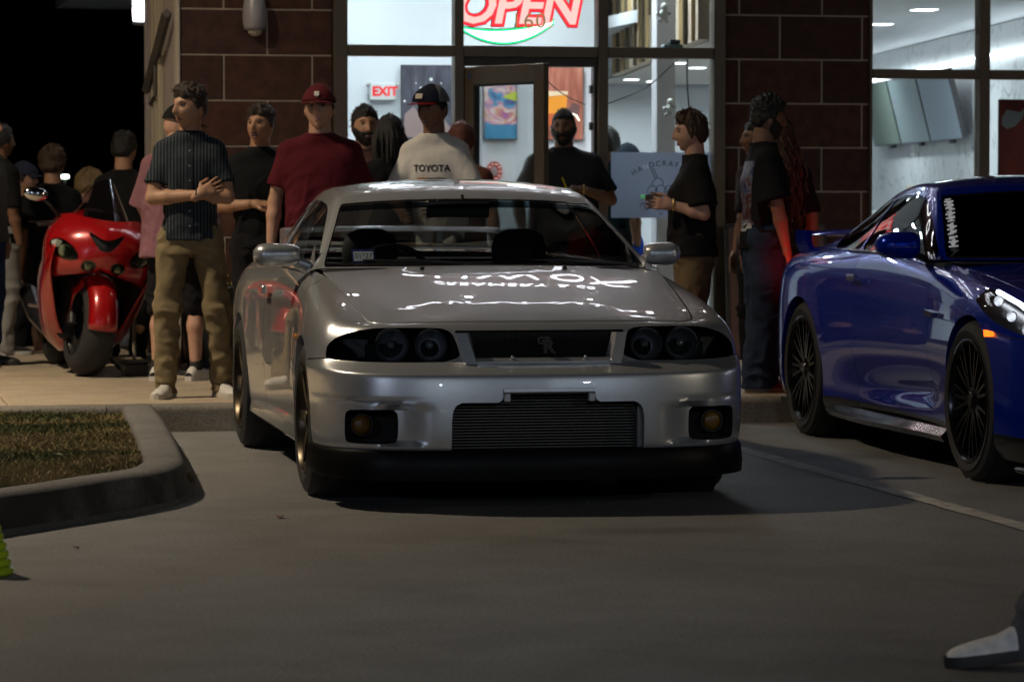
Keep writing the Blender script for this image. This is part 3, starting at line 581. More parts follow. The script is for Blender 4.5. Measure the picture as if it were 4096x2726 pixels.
def swoosh(grow, y, m, name):
    up, lo = [], []
    for t in np.linspace(0, 1, 24):
        x = -0.355 + 0.63 * t; c = 0.083 + 0.055 * t - 0.30 * t * (1 - t) ; th = 0.075 * math.sin(math.pi * t) ** 0.8
        up.append((x, y, c + th * 0.5 + grow)); lo.append((x, y, c - th * 0.5 - grow))
    up[0] = (up[0][0] - grow, y, up[0][2]); lo[0] = (lo[0][0] - grow, y, lo[0][2])
    b = MB(); b.grid([lo, up]); o = b.build(name, m, ns); s = o.modifiers.new('s', 'SOLIDIFY'); s.thickness = 0.006; return o
swoosh(0.020, 0.012, mat('neon backing green', (0.012, 0.05, 0.02), 0.5), 'backing'); swoosh(0.013, 0.003, neon_g, 'swoosh_tube'); swoosh(0.0, -0.006, neon_gw, 'swoosh_core')
# gold street number on the same pane
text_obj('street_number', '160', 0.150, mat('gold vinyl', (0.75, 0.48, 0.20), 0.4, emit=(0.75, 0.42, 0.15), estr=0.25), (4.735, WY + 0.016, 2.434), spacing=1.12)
tag(bpy.data.objects['street_number'], 'gold street number 160 stuck on the pane above the door', 'number')
# frosted window decal
dec = empty('window_decal', (5.665, WY + 0.012, 1.105), 0, 'frosted window decal with arched lettering and an ice cream drawing', 'decal')
def frosted():
    m = bpy.data.materials.new('frosted film'); m.use_nodes = True; nt = m.node_tree; nt.nodes.clear(); out = nt.nodes.new('ShaderNodeOutputMaterial')
    tr = nt.nodes.new('ShaderNodeBsdfTransparent'); tl = nt.nodes.new('ShaderNodeBsdfTranslucent'); df = nt.nodes.new('ShaderNodeBsdfDiffuse')
    tl.inputs[0].default_value = (0.52, 0.56, 0.66, 1); df.inputs[0].default_value = (0.42, 0.46, 0.56, 1); tr.inputs[0].default_value = (0.7, 0.75, 0.85, 1)
    a = nt.nodes.new('ShaderNodeMixShader'); a.inputs[0].default_value = 0.35; c = nt.nodes.new('ShaderNodeMixShader'); c.inputs[0].default_value = 0.12
    nt.links.new(tl.outputs[0], a.inputs[1]); nt.links.new(df.outputs[0], a.inputs[2]); nt.links.new(a.outputs[0], c.inputs[1]); nt.links.new(tr.outputs[0], c.inputs[2]); nt.links.new(c.outputs[0], out.inputs[0]); return m
b = MB(); b.box(-0.355, 0.35, -0.001, 0.001, 0, 0.447); b.build('film', frosted(), dec)
dk = mat('decal ink', (0.05, 0.055, 0.07), 0.6)
word = 'HANDCRAFTED'; cx, cz, rad = 0.02, -0.03, 0.40
for i, ch in enumerate(word):
    a = R(122 - 64 * i / (len(word) - 1) * 1.0)
    text_obj('letter', ch, 0.052, mat('decal clear', (0.8, 0.84, 0.9), 0.6) if i == 2 else dk, (cx + rad * math.cos(a), -0.0025, cz + rad * math.sin(a)), (90, 0 - (math.degrees(a) - 90), 0), dec, bold=0.0006)
b = MB()
def curl(cx_, cz_, r0, a0, a1, n=18): return [(cx_ + r0 * (1 - 0.35 * t) * math.cos(R(lerp(a0, a1, t))), -0.004, cz_ + r0 * (1 - 0.35 * t) * math.sin(R(lerp(a0, a1, t)))) for t in np.linspace(0, 1, n)]
for pth in (curl(-0.06, 0.185, 0.042, 250, -20), curl(0.0, 0.18, 0.05, 250, -60), curl(-0.02, 0.235, 0.045, 200, -30), curl(0.06, 0.185, 0.042, 200, -90), [(-0.045, -0.004, 0.27), (-0.075, -0.004, 0.335), (-0.055, -0.004, 0.335), (-0.03, -0.004, 0.275)], [(-0.09, -0.004, 0.15), (0.09, -0.004, 0.15), (0.0, -0.004, 0.02), (-0.09, -0.004, 0.15)]): b.tube(pth, 0.0028, 5)
b.build('ice_cream_drawing', dk, dec)
b = MB(); b.tube([(-0.15 + 0.02 * t, -0.004, 0.08 + 0.025 * math.sin(1.9 * t)) for t in np.linspace(0, 9, 40)], 0.003, 5); b.build('script', mat('decal blue', (0.06, 0.08, 0.2), 0.6), dec)
# hanging cords and small things at the right hand window
wire = mat('black cord', (0.012, 0.014, 0.014), 0.5)
def cord(name, pts, r, label): b = MB(); b.tube(smooth_path(resample(pts, 0.06), 3), r, 6); o = b.build(name, wire, None, 60); return tag(o, label, 'cord')
cord('cord', [(5.82, 21.86, 2.20), (5.60, 21.86, 1.99), (5.44, 21.86, 1.93), (5.28, 21.86, 1.87)], 0.004, 'thin black cord sagging across the right door window')
cord('cord', [(5.88, 21.86, 2.20), (5.874, 21.86, 2.05), (5.90, 21.86, 1.80), (5.92, 21.86, 1.6)], 0.0055, 'thick green black cord hanging down behind the young man in black tee')
cord('cord', [(4.86, 21.95, 2.10), (5.0, 21.95, 1.95), (5.18, 21.95, 1.88)], 0.004, 'thin cord drooping across the open doorway')
def plush(x, y, z, label, s=1.0):
    p = empty('plush_toy', (x, y, z), 0, label, 'ornament'); m = mat('plush white', (0.75, 0.77, 0.76), 0.9, bump=0.5, bscale=200)
    b = MB(); b.sphere((0, 0, 0.05 * s), (0.030 * s, 0.026 * s, 0.036 * s), 12, 8); b.build('body', m, p, 60)
    b = MB(); b.sphere((0.006, 0, 0.10 * s), 0.026 * s, 12, 8); b.build('head', m, p, 60)
    for dx, dz in ((-0.04, 0.055), (0.034, 0.06), (-0.03, 0.012), (0.018, 0.01)): b = MB(); b.sphere((dx * s, -0.01, dz * s), 0.014 * s, 10, 6); b.build('limb', m, p, 60)
    b = MB(); b.tube([(0.006, 0, 0.12 * s), (0.0, 0, 0.42)], 0.0012, 4); b.build('string', mat('string', (0.5, 0.5, 0.5), 0.6), p); return p
plush(5.845, 22.2, 1.81, 'small white plush ornament hanging low behind the right window'); plush(5.80, 22.2, 2.46, 'small white plush ornament hanging high in the right transom window', 1.1)
dvc = empty('projector', (5.775, 21.86, 2.266), 0, 'small teal and black gadget resting on the right transom bar', 'gadget')
b = MB(); b.bbox(-0.07, 0.07, -0.03, 0.06, 0, 0.028, 0.008); b.build('base', mat('teal plastic', (0.10, 0.17, 0.18), 0.5), dvc)
b = MB(); b.bbox(-0.025, 0.05, -0.03, 0.05, 0.029, 0.06, 0.006); b.build('block', mat('black plastic', (0.02, 0.022, 0.025), 0.5), dvc)
# sconces
sc = empty('wall_sconce', (2.865, WY, 2.32), 0, 'unlit oval wall sconce on the brown block wall', 'wall lamp')
prof = []
rings = []
for t in np.linspace(0, 1, 12):
    z = 0.03 + 0.29 * t; hw = 0.080 * math.sin(math.pi * (0.28 + 0.62 * t)) ** 0.7; dp = 0.105 * math.sin(math.pi * (0.3 + 0.6 * t)) ** 0.8
    rings.append([(hw * math.cos(a) * 1.0, -dp * math.sin(a), z) for a in np.linspace(0, math.pi, 13)])
b = MB(); b.loft(rings, False, (False, False)); o = b.build('shade', mat('sconce grey', (0.42, 0.40, 0.42), 0.45, metal=0.2), sc, 180); o.modifiers.new('s', 'SOLIDIFY').thickness = 0.004
b = MB(); b.sphere((0, -0.035, 0.045), (0.055, 0.045, 0.055), 16, 10); b.build('diffuser', mat('sconce lens', (0.55, 0.50, 0.36), 0.35), sc, 60)
b = MB(); b.bbox(-0.035, 0.035, -0.012, -0.0005, 0.03, 0.30, 0.003); b.build('back_plate', mat('sconce plate', (0.1, 0.09, 0.09), 0.5), sc)
s2 = empty('wall_lamp', (2.345, 24.05, 2.50), 0, 'lit white cylinder lamp at the dark left end of the building', 'wall lamp')
b = MB(); b.lathe([(0.06, 0.03), (0.066, 0.06), (0.066, 0.40), (0.06, 0.41)], 20); b.build('glass_cylinder', emis('lamp white', (0.93, 0.90, 1.0), 14.0), s2, 50)
b = MB(); b.lathe([(0.055, 0.0), (0.07, 0.008), (0.07, 0.018), (0.06, 0.029)], 20); b.build('bottom_ring', mat('lamp cap', (0.5, 0.5, 0.5), 0.4, metal=0.8), s2, 40); b = MB(); b.lathe([(0.07, 0.411), (0.07, 0.44)], 20); b.build('top_cap', mat('lamp cap', (0.5, 0.5, 0.5), 0.4, metal=0.8), s2, 40)
b = MB(); b.tube([(0.0, 0, 0.43), (0.06, 0, 0.46), (0.36, 0, 0.46)], 0.014, 8); b.build('arm', MATS['lamp cap'], s2, 50)
b = MB(); b.bbox(2.70, 2.80, 23.36, 24.4, SWZ, 4.0, 0.01); wpar(b.build('rear_wall', trim))
# channel letter signs on the upper wall; the bonnet of the silver car mirrors them
sg = empty('channel_letter_sign', (4.7, WY - 0.02, 3.5), 0, 'white glowing channel letters above the shop windows', 'sign')
sw_ = emis('sign white', (0.86, 0.90, 1.0), 6.0)
text_obj('lettering', 'DUWOX', 0.50, sw_, (0.0, -0.06, 0.30), parent=sg, depth=0.03, bold=-0.006, spacing=1.2)
text_obj('lettering', 'CREAMERY & CO', 0.18, sw_, (0.1, -0.06, 0.72), parent=sg, depth=0.02, bold=-0.001, spacing=1.2)
s3 = empty('script_sign', (4.9, WY - 0.02, 5.5), 0, 'white glowing script tube high on the shop front', 'sign')
for k_ in range(8):
    b = MB(); b.tube([(-1.3 + .34 * k_ + .26 * t + .07 * math.sin(6.28 * t + k_), -.06, .12 * math.sin(6.28 * t * (1 + k_ % 2) + k_ * 1.7) + .05 * math.cos(11 * t)) for t in np.linspace(0, 1, 26)], .024, 6); b.build('letter_tube', sw_, s3)
for i, x in enumerate((3.2, 4.3, 5.5, 6.6)):
    l = empty('sign_lamp', (x, WY - 0.3, 4.75), 0, 'small bright sign lamp on a bracket, %s from the left' % ('first', 'second', 'third', 'fourth')[i], 'wall lamp', 'sign lamps')
    b = MB(); b.tube([(0, .3, .1), (0, .1, .16), (0, 0, .05)], .012, 6); b.build('bracket', bronze_d, l, 60); b = MB(); b.sphere((0, 0, 0), .045, 12, 8); b.build('globe', emis('sign lamp globe', (.95, .96, 1.0), 45), l, 60)
# ------------------------------------------------------------------ car surfaces
BSP = 0.85
def cr(P, t):
    """Catmull-Rom along axis 0 at parameters t (float array, 0..n-1)"""
    P = np.asarray(P, float); n = len(P); i = np.clip(np.floor(t).astype(int), 0, n - 2); f = (t - i).reshape((-1,) + (1,) * (P.ndim - 1))
    Q = np.concatenate([[2 * P[0] - P[1]], P, [2 * P[-1] - P[-2]]])
    a, b, c, d = Q[i], Q[i + 1], Q[i + 2], Q[i + 3]
    cm = 0.5 * ((2 * b) + (-a + c) * f + (2 * a - 5 * b + 4 * c - d) * f ** 2 + (-a + 3 * b - 3 * c + d) * f ** 3)
    bs = ((1 - f) ** 3 * a + (3 * f ** 3 - 6 * f ** 2 + 4) * b + (-3 * f ** 3 + 3 * f ** 2 + 3 * f + 1) * c + f ** 3 * d) / 6
    return bs * BSP + cm * (1 - BSP)
def cmr(P, t):
    P = np.asarray(P, float); n = len(P); i = np.clip(np.floor(t).astype(int), 0, n - 2); f = (t - i)[:, None]; Q = np.concatenate([[2 * P[0] - P[1]], P, [2 * P[-1] - P[-2]]]); a, b, c, d = Q[i], Q[i + 1], Q[i + 2], Q[i + 3]
    return 0.5 * ((2 * b) + (-a + c) * f + (2 * a - 5 * b + 4 * c - d) * f ** 2 + (-a + 3 * b - 3 * c + d) * f ** 3)
class Surf:
    def __init__(s, V, UV, F): s.V = np.asarray(V, float); s.UV = np.asarray(UV, float); s.F = F; s.bnd = []
    @staticmethod
    def net(C, nr, nc):
        """dense surface from control net C[r][c]; nr, nc subdivisions per span"""
        C = np.asarray(C, float); R_, K, _ = C.shape
        tr = np.linspace(0, R_ - 1, (R_ - 1) * nr + 1); tc = np.linspace(0, K - 1, (K - 1) * nc + 1)
        D = cr(C, tr); D = np.swapaxes(cr(np.swapaxes(D, 0, 1), tc), 0, 1)
        h, w_ = D.shape[:2]; UV = np.stack(np.meshgrid(tr, tc, indexing='ij'), -1).reshape(-1, 2)
        i, j = np.meshgrid(np.arange(h - 1), np.arange(w_ - 1), indexing='ij'); a = (i * w_ + j).ravel()
        F = np.stack([a, a + 1, a + w_ + 1, a + w_], -1).tolist()
        return Surf(D.reshape(-1, 3), UV, F)
    def split(s, f):
        """(part with f>=0, part with f<0); boundary segments kept in .bnd"""
        V = [tuple(v) for v in s.V]; U = [tuple(u) for u in s.UV]; f = np.where(np.abs(f) < 1e-7, 1e-7, f).tolist(); cache = {}; pos, neg, bp = [], [], []
        def cross(a, b):
            k = (a, b) if a < b else (b, a)
            if k not in cache:
                a_, b_ = k; t = f[a_] / (f[a_] - f[b_]); V.append(tuple(V[a_][i] + (V[b_][i] - V[a_][i]) * t for i in range(3))); U.append(tuple(U[a_][i] + (U[b_][i] - U[a_][i]) * t for i in range(2))); cache[k] = len(V) - 1
            return cache[k]
        for q in s.F:
            sg = [f[i] >= 0 for i in q]
            if all(sg): pos.append(q); continue
            if not any(sg): neg.append(q); continue
            A, B, cx = [], [], []
            for k in range(len(q)):
                a, b = q[k], q[(k + 1) % len(q)]
                (A if f[a] >= 0 else B).append(a)
                if (f[a] >= 0) != (f[b] >= 0):
                    c = cross(a, b); A.append(c); B.append(c); cx.append(c)
            pos.append(A); neg.append(B)
            if len(cx) == 2: bp.append((cx[0], cx[1]))
        def sub(F):
            u = sorted({i for q in F for i in q}); mp = {a: k for k, a in enumerate(u)}
            r = Surf(np.array([V[i] for i in u]).reshape(-1, 3), np.array([U[i] for i in u]).reshape(-1, 2), [[mp[i] for i in q] for q in F])
            r.bnd = [(mp[a], mp[b]) for a, b in bp if a in mp and b in mp]; r.loops = list(r.bnd); return r
        P_, N_ = sub(pos), sub(neg); return P_, N_
    def wall(s, off, edges=None):
        """strip of faces from the cut edge, displaced by off (vector or function)"""
        m = MB()
        for a, b in (edges if edges is not None else s.bnd):
            pa, pb = s.V[a], s.V[b]; oa = off(pa) if callable(off) else off; ob = off(pb) if callable(off) else off
            m.add([pa, pb, pb + ob, pa + oa], [(0, 1, 2, 3)])
        return m
    def mb(s, mirror=True, mi=0, off=None):
        m = MB(); V = s.V if off is None else s.V + np.asarray(off); m.add(V, s.F, mi)
        if mirror: m.add(V * np.array([-1, 1, 1]), [q[::-1] for q in s.F], mi)
        return m
def mirror_mb(m): 
    n = MB(); n.v = list(m.v); n.f = list(m.f); n.mi = list(m.mi)
    n.add([(-x, y, z) for x, y, z in m.v], [q[::-1] for q in m.f]); return n
def join(*ms):
    o = MB()
    for m in ms: o.add(m.v, m.f)
    return o
def weld(mb, name, m, parent, ang=35, dist=2e-4, rec=False):
    me = mb.mesh(name); bm = bmesh.new(); bm.from_mesh(me); bmesh.ops.remove_doubles(bm, verts=bm.verts, dist=dist)
    (bmesh.ops.recalc_face_normals(bm, faces=bm.faces) if rec else None); bm.to_mesh(me); bm.free(); return link_mesh(name, me, m, parent, ang)
def poly_sd(x, z, poly):
    """signed distance to polygon, negative inside"""
    p = np.stack([x, z], -1); d = np.full(len(x), 1e9); n = len(poly)
    for i in range(n):
        a = np.array(poly[i]); b = np.array(poly[(i + 1) % n]); e = b - a; t = np.clip(((p - a) @ e) / (e @ e), 0, 1); d = np.minimum(d, np.linalg.norm(p - a - t[:, None] * e, axis=1))
    return np.where(inpoly(x, z, poly), -d, d)
def round_poly(pts, it=2):
    for _ in range(it):
        q = []
        for i in range(len(pts)):
            a, b = pts[i], pts[(i + 1) % len(pts)]; q += [(a[0] * .75 + b[0] * .25, a[1] * .75 + b[1] * .25), (a[0] * .25 + b[0] * .75, a[1] * .25 + b[1] * .75)]
        pts = q
    return pts
def masked(mask, g): return np.where(mask, g, np.where(g >= 0, 1, -1) * np.maximum(np.abs(g), 8.0))
def seam(S, g, w_=0.0025):
    """cut a narrow groove along g=0; returns (surface, groove piece)"""
    a, r = S.split(g(S.V) - w_); gr, c = r.split(g(r.V) + w_)
    V = np.concatenate([a.V, c.V]); n = len(a.V)
    out = Surf(V, np.concatenate([a.UV, c.UV]), a.F + [[i + n for i in q] for q in c.F]); return out, gr

rubber = mat('tyre rubber', (0.016, 0.016, 0.016), 0.75, bump=0.15, bscale=120)
blackp = mat('black trim', (0.012, 0.012, 0.013), 0.35); matblk = mat('matt black', (0.008, 0.008, 0.008), 0.8); seam_m = mat('panel gap', (0.006, 0.006, 0.006), 0.8)
chrome = mat('chrome', (0.75, 0.75, 0.76), 0.12, metal=1.0)
def car_paint(name, col, metal, rough, flake=0.06, spec=0.5):
    m = mat(name, col, rough, metal=metal, spec=spec, coat=1.0, coat_rough=0.015); nt = m.node_tree; b = nt.nodes['Principled BSDF']; tc = nt.nodes.new('ShaderNodeTexCoord')
    n = nt.nodes.new('ShaderNodeTexNoise'); n.inputs['Scale'].default_value = 1400; n.inputs['Detail'].default_value = 1
    bp = nt.nodes.new('ShaderNodeBump'); bp.inputs['Strength'].default_value = flake; bp.inputs['Distance'].default_value = 0.002
    nt.links.new(tc.outputs['Object'], n.inputs['Vector']); nt.links.new(n.outputs['Fac'], bp.inputs['Height']); nt.links.new(bp.outputs[0], b.inputs['Normal']); return m
def wheel(parent, x, y, r, w_, rim_r, side, rim_m, spokes, style, steer=0.0, lug=chrome):
    """side=-1: outer face looks to -x"""
    wl_ = empty('wheel', (x, y, r)); wl_.parent = parent; wl_.rotation_euler = (0, 0, steer)
    s = side; h = w_ / 2
    prof = [(rim_r - 0.012, s * (h - 0.012)), (rim_r + 0.004, s * (h - 0.002)), (rim_r + 0.03, s * (h + 0.004)), (r - 0.05, s * (h + 0.002)), (r - 0.018, s * (h - 0.012)), (r - 0.004, s * (h - 0.032)), (r, s * (h - 0.055)), (r, -s * (h - 0.055)), (r - 0.006, -s * (h - 0.03)), (r - 0.03, -s * h), (rim_r + 0.01, -s * h), (rim_r - 0.012, -s * (h - 0.02))]
    b = MB(); b.lathe(prof, 56, 'x', closed=False); b.f = b.f[:-2]; b.mi = b.mi[:-2]
    b.build('tyre', rubber, wl_, 30)
    b = MB(); pr = [(rim_r - 0.010, s * (h - 0.012)), (rim_r - 0.004, s * (h - 0.001)), (rim_r - 0.016, s * (h + 0.001)), (rim_r - 0.03, s * (h - 0.02)), (rim_r - 0.042, s * (h - 0.09)), (rim_r - 0.042, -s * (h - 0.03)), (rim_r - 0.012, -s * (h - 0.01))]
    b.lathe(pr, 56, 'x'); b.f = b.f[:-2]; b.mi = b.mi[:-2]; b.build('rim', rim_m, wl_, 30)
    b = MB()
    for k in range(spokes):
        a0 = 2 * math.pi * k / spokes
        for off in ((0,) if style == 'single' else (-0.11, 0.02, 0.12)):
            ca, sa = math.cos(a0 + off), math.sin(a0 + off); c2, s2_ = math.cos(a0 + off * 2.2), math.sin(a0 + off * 2.2)
            wd0, wd1 = (0.030, 0.022) if style == 'single' else (0.012, 0.007)
            def pt(rr, lat, xx, u): cu, su = (ca, sa) if u == 0 else (c2, s2_); return (s * xx, rr * cu - lat * su, rr * su + lat * cu)
            hx = h - 0.035; R0, R1 = 0.05, rim_r - 0.014
            rings = [[pt(R0, -wd0, hx - 0.02, 0), pt(R0, wd0, hx - 0.02, 0), pt(R0, wd0 * .8, hx + 0.01, 0), pt(R0, -wd0 * .8, hx + 0.01, 0)], [pt(R1 * .6, -wd1 * 1.2, hx - 0.015, 1), pt(R1 * .6, wd1 * 1.2, hx - 0.015, 1), pt(R1 * .6, wd1, hx + 0.018, 1), pt(R1 * .6, -wd1, hx + 0.018, 1)], [pt(R1, -wd1, hx - 0.01, 1), pt(R1, wd1, hx - 0.01, 1), pt(R1, wd1 * .9, hx + 0.022, 1), pt(R1, -wd1 * .9, hx + 0.022, 1)]]
            bb = MB(); bb.loft(rings); o = bb.build('spoke', rim_m, wl_, 30)
    b = MB(); b.lathe([(0.075, s * (h - 0.06)), (0.072, s * (h - 0.03)), (0.035, s * (h - 0.018)), (0.03, s * (h - 0.012))], 24, 'x'); b.build('hub', rim_m, wl_, 30)
    b = MB(); b.lathe([(rim_r * 0.78, -s * 0.01), (rim_r * 0.78, s * 0.015), (0.05, s * 0.02)], 36, 'x'); b.build('brake_disc', mat('brake disc', (0.22, 0.21, 0.2), 0.35, metal=0.9), wl_, 30)
    b = MB(); b.bbox(s * 0.02 - 0.03, s * 0.02 + 0.03, rim_r * 0.45, rim_r * 0.8, -0.09, 0.09, 0.01); b.build('caliper', mat('caliper', (0.07, 0.06, 0.05), 0.4), wl_)
    return wl_
def seat(parent, x, y, z, m, hr=True, s=1.0):
    st = empty('seat', (x, y, z)); st.parent = parent
    b = MB(); b.loft([[(hw * math.cos(a) * 1.0, yy + 0.07 * math.sin(a), zz) for a in np.linspace(0, 2 * math.pi, 16, endpoint=False)] for zz, hw, yy in ((0.0, 0.20, 0.0), (0.1, 0.25, 0.03), (0.35, 0.255, 0.09), (0.52, 0.22, 0.13), (0.60, 0.14, 0.15))]); b.build('backrest', m, st, 60)
    b = MB(); b.loft([[(hw * math.cos(a), yy, 0.06 + 0.07 * math.sin(a)) for a in np.linspace(0, 2 * math.pi, 16, endpoint=False)] for yy, hw in ((-0.5, 0.20), (-0.45, 0.25), (-0.2, 0.25), (0.02, 0.22))]); b.build('cushion', m, st, 60)
    if hr:
        b = MB(); b.loft([[(hw * math.cos(a) * abs(math.cos(a)) ** -0.25 if abs(math.cos(a)) > .01 else 0, 0.16 + 0.055 * math.sin(a), zz) for a in np.linspace(0.001, 2 * math.pi + 0.001, 20, endpoint=False)] for zz, hw in ((0.61, 0.10), (0.64, 0.13), (0.71, 0.135), (0.77, 0.115), (0.80, 0.06))]); b.build('headrest', m, st, 60)
    return st

# ------------------------------------------------------------------ silver coupe
SV = empty('silver_coupe', (2.860, 12.724, 0), R(-1.6), 'silver two door sports coupe parked nose out in the middle', 'car')
silver = car_paint('silver paint', (0.52, 0.54, 0.555), 0.60, 0.32)
colx = [0, .30, .56, .74, .850, .905, .914, .870, .862, .866, .900, .875, .79, .45, 0]
coly = [0, .012, .05, .12, .25, .46, .86, 1.35, 2.1, 2.85, 3.58, 4.15, 4.48, 4.59, 4.62]
nF, nB = 5, 3
def row(zf, dyf, z5, dx5, z6, dx6, z7, dx7, z8, dx8, z10, dx10, z11, dx11, zb, dyb):
    P = []
    for c in range(15):
        x, y = colx[c], coly[c]
        if c <= 4:
            k = (0, .1, .25, .45, .75)[c]; P.append((x - dx5 * k * (1.0 if c == 4 else 0.6), y + dyf * (1 - 0.25 * k), zf + (z5 - zf) * (0, 0, .04, .12, .4)[c]))
        elif c == 5: P.append((x - dx5, y, z5))
        elif c == 6: P.append((x - dx6, y, z6))
        elif c == 7: P.append((x - dx7, y, z7))
        elif c in (8, 9): P.append((x - dx8, y, z8))
        elif c == 10: P.append((x - dx10, y, z10))
        elif c == 11: P.append((x - dx11, y, z11))
        else: P.append((x - dx11 * (1, .6, 0)[c - 12], y - dyb, zb))
    return P
net = [
    row(.222, .055, .215, .05, .19, .03, .185, .06, .185, .06, .20, .03, .22, .03, .24, .05),
    row(.245, .006, .245, .006, .25, .008, .25, .02, .25, .02, .25, .008, .27, .008, .29, .01),
    row(.36, .000, .36, .0, .36, .0, .36, .012, .36, .012, .36, .0, .37, .0, .38, .0),
    row(.46, .004, .46, .0, .46, -.002, .46, .004, .46, .004, .46, -.002, .46, .0, .47, .0),
    row(.515, .010, .52, .0, .53, -.002, .54, .0, .54, .0, .54, -.002, .54, .0, .55, .01),
    row(.541, .015, .553, .0, .56, -.002, .57, .0, .57, .0, .57, -.002, .57, .0, .59, .02),
    row(.549, .024, .566, .002, .58, .0, .60, .0, .60, .0, .60, -.001, .60, .0, .62, .03),
    row(.554, .042, .576, .005, .59, .0, .615, .0, .615, .0, .62, .0, .62, .0, .645, .035),
    row(.570, .090, .59, .008, .61, .0, .64, .0, .64, .0, .65, .0, .65, .0, .68, .04),
    row(.584, .128, .605, .011, .625, .001, .66, .001, .66, .001, .675, .0, .675, .002, .71, .045),
    row(.590, .142, .615, .012, .64, .002, .68, .002, .68, .002, .70, .0, .70, .005, .74, .05),
    row(.650, .165, .665, .022, .70, .012, .74, .006, .74, .006, .75, .004, .76, .012, .80, .06),
    row(.708, .205, .718, .045, .775, .040, .81, .016, .81, .014, .81, .016, .82, .028, .86, .08),
    row(.732, .235, .762, .095, .842, .105, .88, .04, .885, .036, .885, .06, .90, .075, .93, .10),
]
sh = [(0, .265, .745), (.30, .277, .745), (.52, .305, .742), (.625, .335, .738), (.682, .385, .742), (.697, .52, .778), (.715, .86, .850), (.752, 1.35, .932), (.795, 2.1, .928), (.79, 2.85, .938), (.735, 3.58, .958), (.685, 4.15, .968), (.62, 4.36, .965), (.36, 4.44, .968), (0, 4.46, .97)]
net.append(sh)
NET = np.array(net)
body = Surf.net(NET, 7, 10)
# scoops beside the fog lamps, press line along the bumper
V = body.V
front = sstep(0.75, 0.55, V[:, 1])
ax, az = V[:, 0], V[:, 2]
sc_ = sstep(0.455, 0.60, ax) * sstep(0.70, 0.61, ax) * sstep(0.262, 0.275, az) * sstep(0.425, 0.405, az) * front
V[:, 1] += 0.050 * sc_
V[:, 1] += 0.006 * sstep(0.452, 0.446, az) * sstep(0.435, 0.44, az) * front * sstep(0.5, 0.6, ax)
def fr_mask(S, ymax=0.75): return S.V[:, 1] < ymax
def cut_front(S, poly, ymax=0.75):
    d = poly_sd(S.V[:, 0], S.V[:, 2], poly); d = np.where(fr_mask(S, ymax), d, 1.0); return S.split(d)
hl = round_poly([(.852, .612), (.845, .655), (.80, .692), (.70, .722), (.58, .7265), (.42, .7255), (.368, .718), (.347, .67), (.330, .592), (.60, .5885), (.80, .592), (.850, .600)], 1)
ic = [(-.1, .10), (.392, .10), (.392, .36), (.388, .40), (.375, .425), (.35, .435), (.187, .435), (.187, .490), (-.1, .490)]
gr = round_poly([(-.2, .598), (.312, .598), (.350, .7145), (-.2, .7145)], 0)
fg = round_poly([(.595, .285), (.61, .268), (.785, .268), (.80, .283), (.80, .392), (.785, .406), (.61, .406), (.595, .39)], 1)
parts = {}
body, parts['hl'] = cut_front(body, hl); hl_b = body.wall(np.array([0.0, 0.10, 0])); 
body, _ = cut_front(body, gr); gr_b = body.wall(np.array([0, 0.10, 0]))
body, _ = cut_front(body, ic, 0.35); ic_b = body.wall(np.array([0, 0.16, 0]))
body, _ = cut_front(body, fg); fg_b = body.wall(np.array([0, 0.09, 0]))
AX = (0.86, 3.58); RW = 0.325
for ay in AX:
    d = np.hypot(body.V[:, 1] - ay, body.V[:, 2] - RW) - 0.350; d = np.where((body.V[:, 0] > 0.55), d, 1.0)
    body, _ = body.split(d); wb = body.wall(np.array([-0.05, 0, 0])); parts['arch%d' % (ay > 2)] = wb
grooves = []
body, g_ = seam(body, lambda v: masked(v[:, 2] > 0.26, v[:, 1] - 1.22 - 0.05 * (v[:, 2] - .6))); grooves.append(g_)
body, g_ = seam(body, lambda v: masked(v[:, 2] > 0.26, v[:, 1] - 2.66)); grooves.append(g_)
body, g_ = seam(body, lambda v: masked((v[:, 1] > 0.33) & (v[:, 1] < 0.62) & (v[:, 0] > .6), v[:, 2] - (0.602 - .06 * (v[:, 1] - .35)))); grooves.append(g_)
shell = join(body.mb(), mirror_mb(parts['arch0']), mirror_mb(parts['arch1']), mirror_mb(ic_b))
weld(shell, 'body', silver, SV)
weld(join(*[g.mb(off=(-0.004, 0, 0)) for g in grooves]), 'panel_gap', seam_m, SV)
weld(mirror_mb(join(hl_b, gr_b, fg_b)), 'recess_lining', matblk, SV)
def smooth_h(H_, it=14):
    z = H_[..., 2].copy()
    for _ in range(it):
        zp = np.concatenate([z[:, 1:2], z], 1)  # mirrored across the centre line
        n = z.copy(); n[1:-1, :-1] = (zp[1:-1, :-2] + zp[1:-1, 2:] + zp[:-2, 1:-1] + zp[2:, 1:-1] + 2 * zp[1:-1, 1:-1]) / 6; z = n
    H_ = H_.copy(); H_[..., 2] = z; return H_
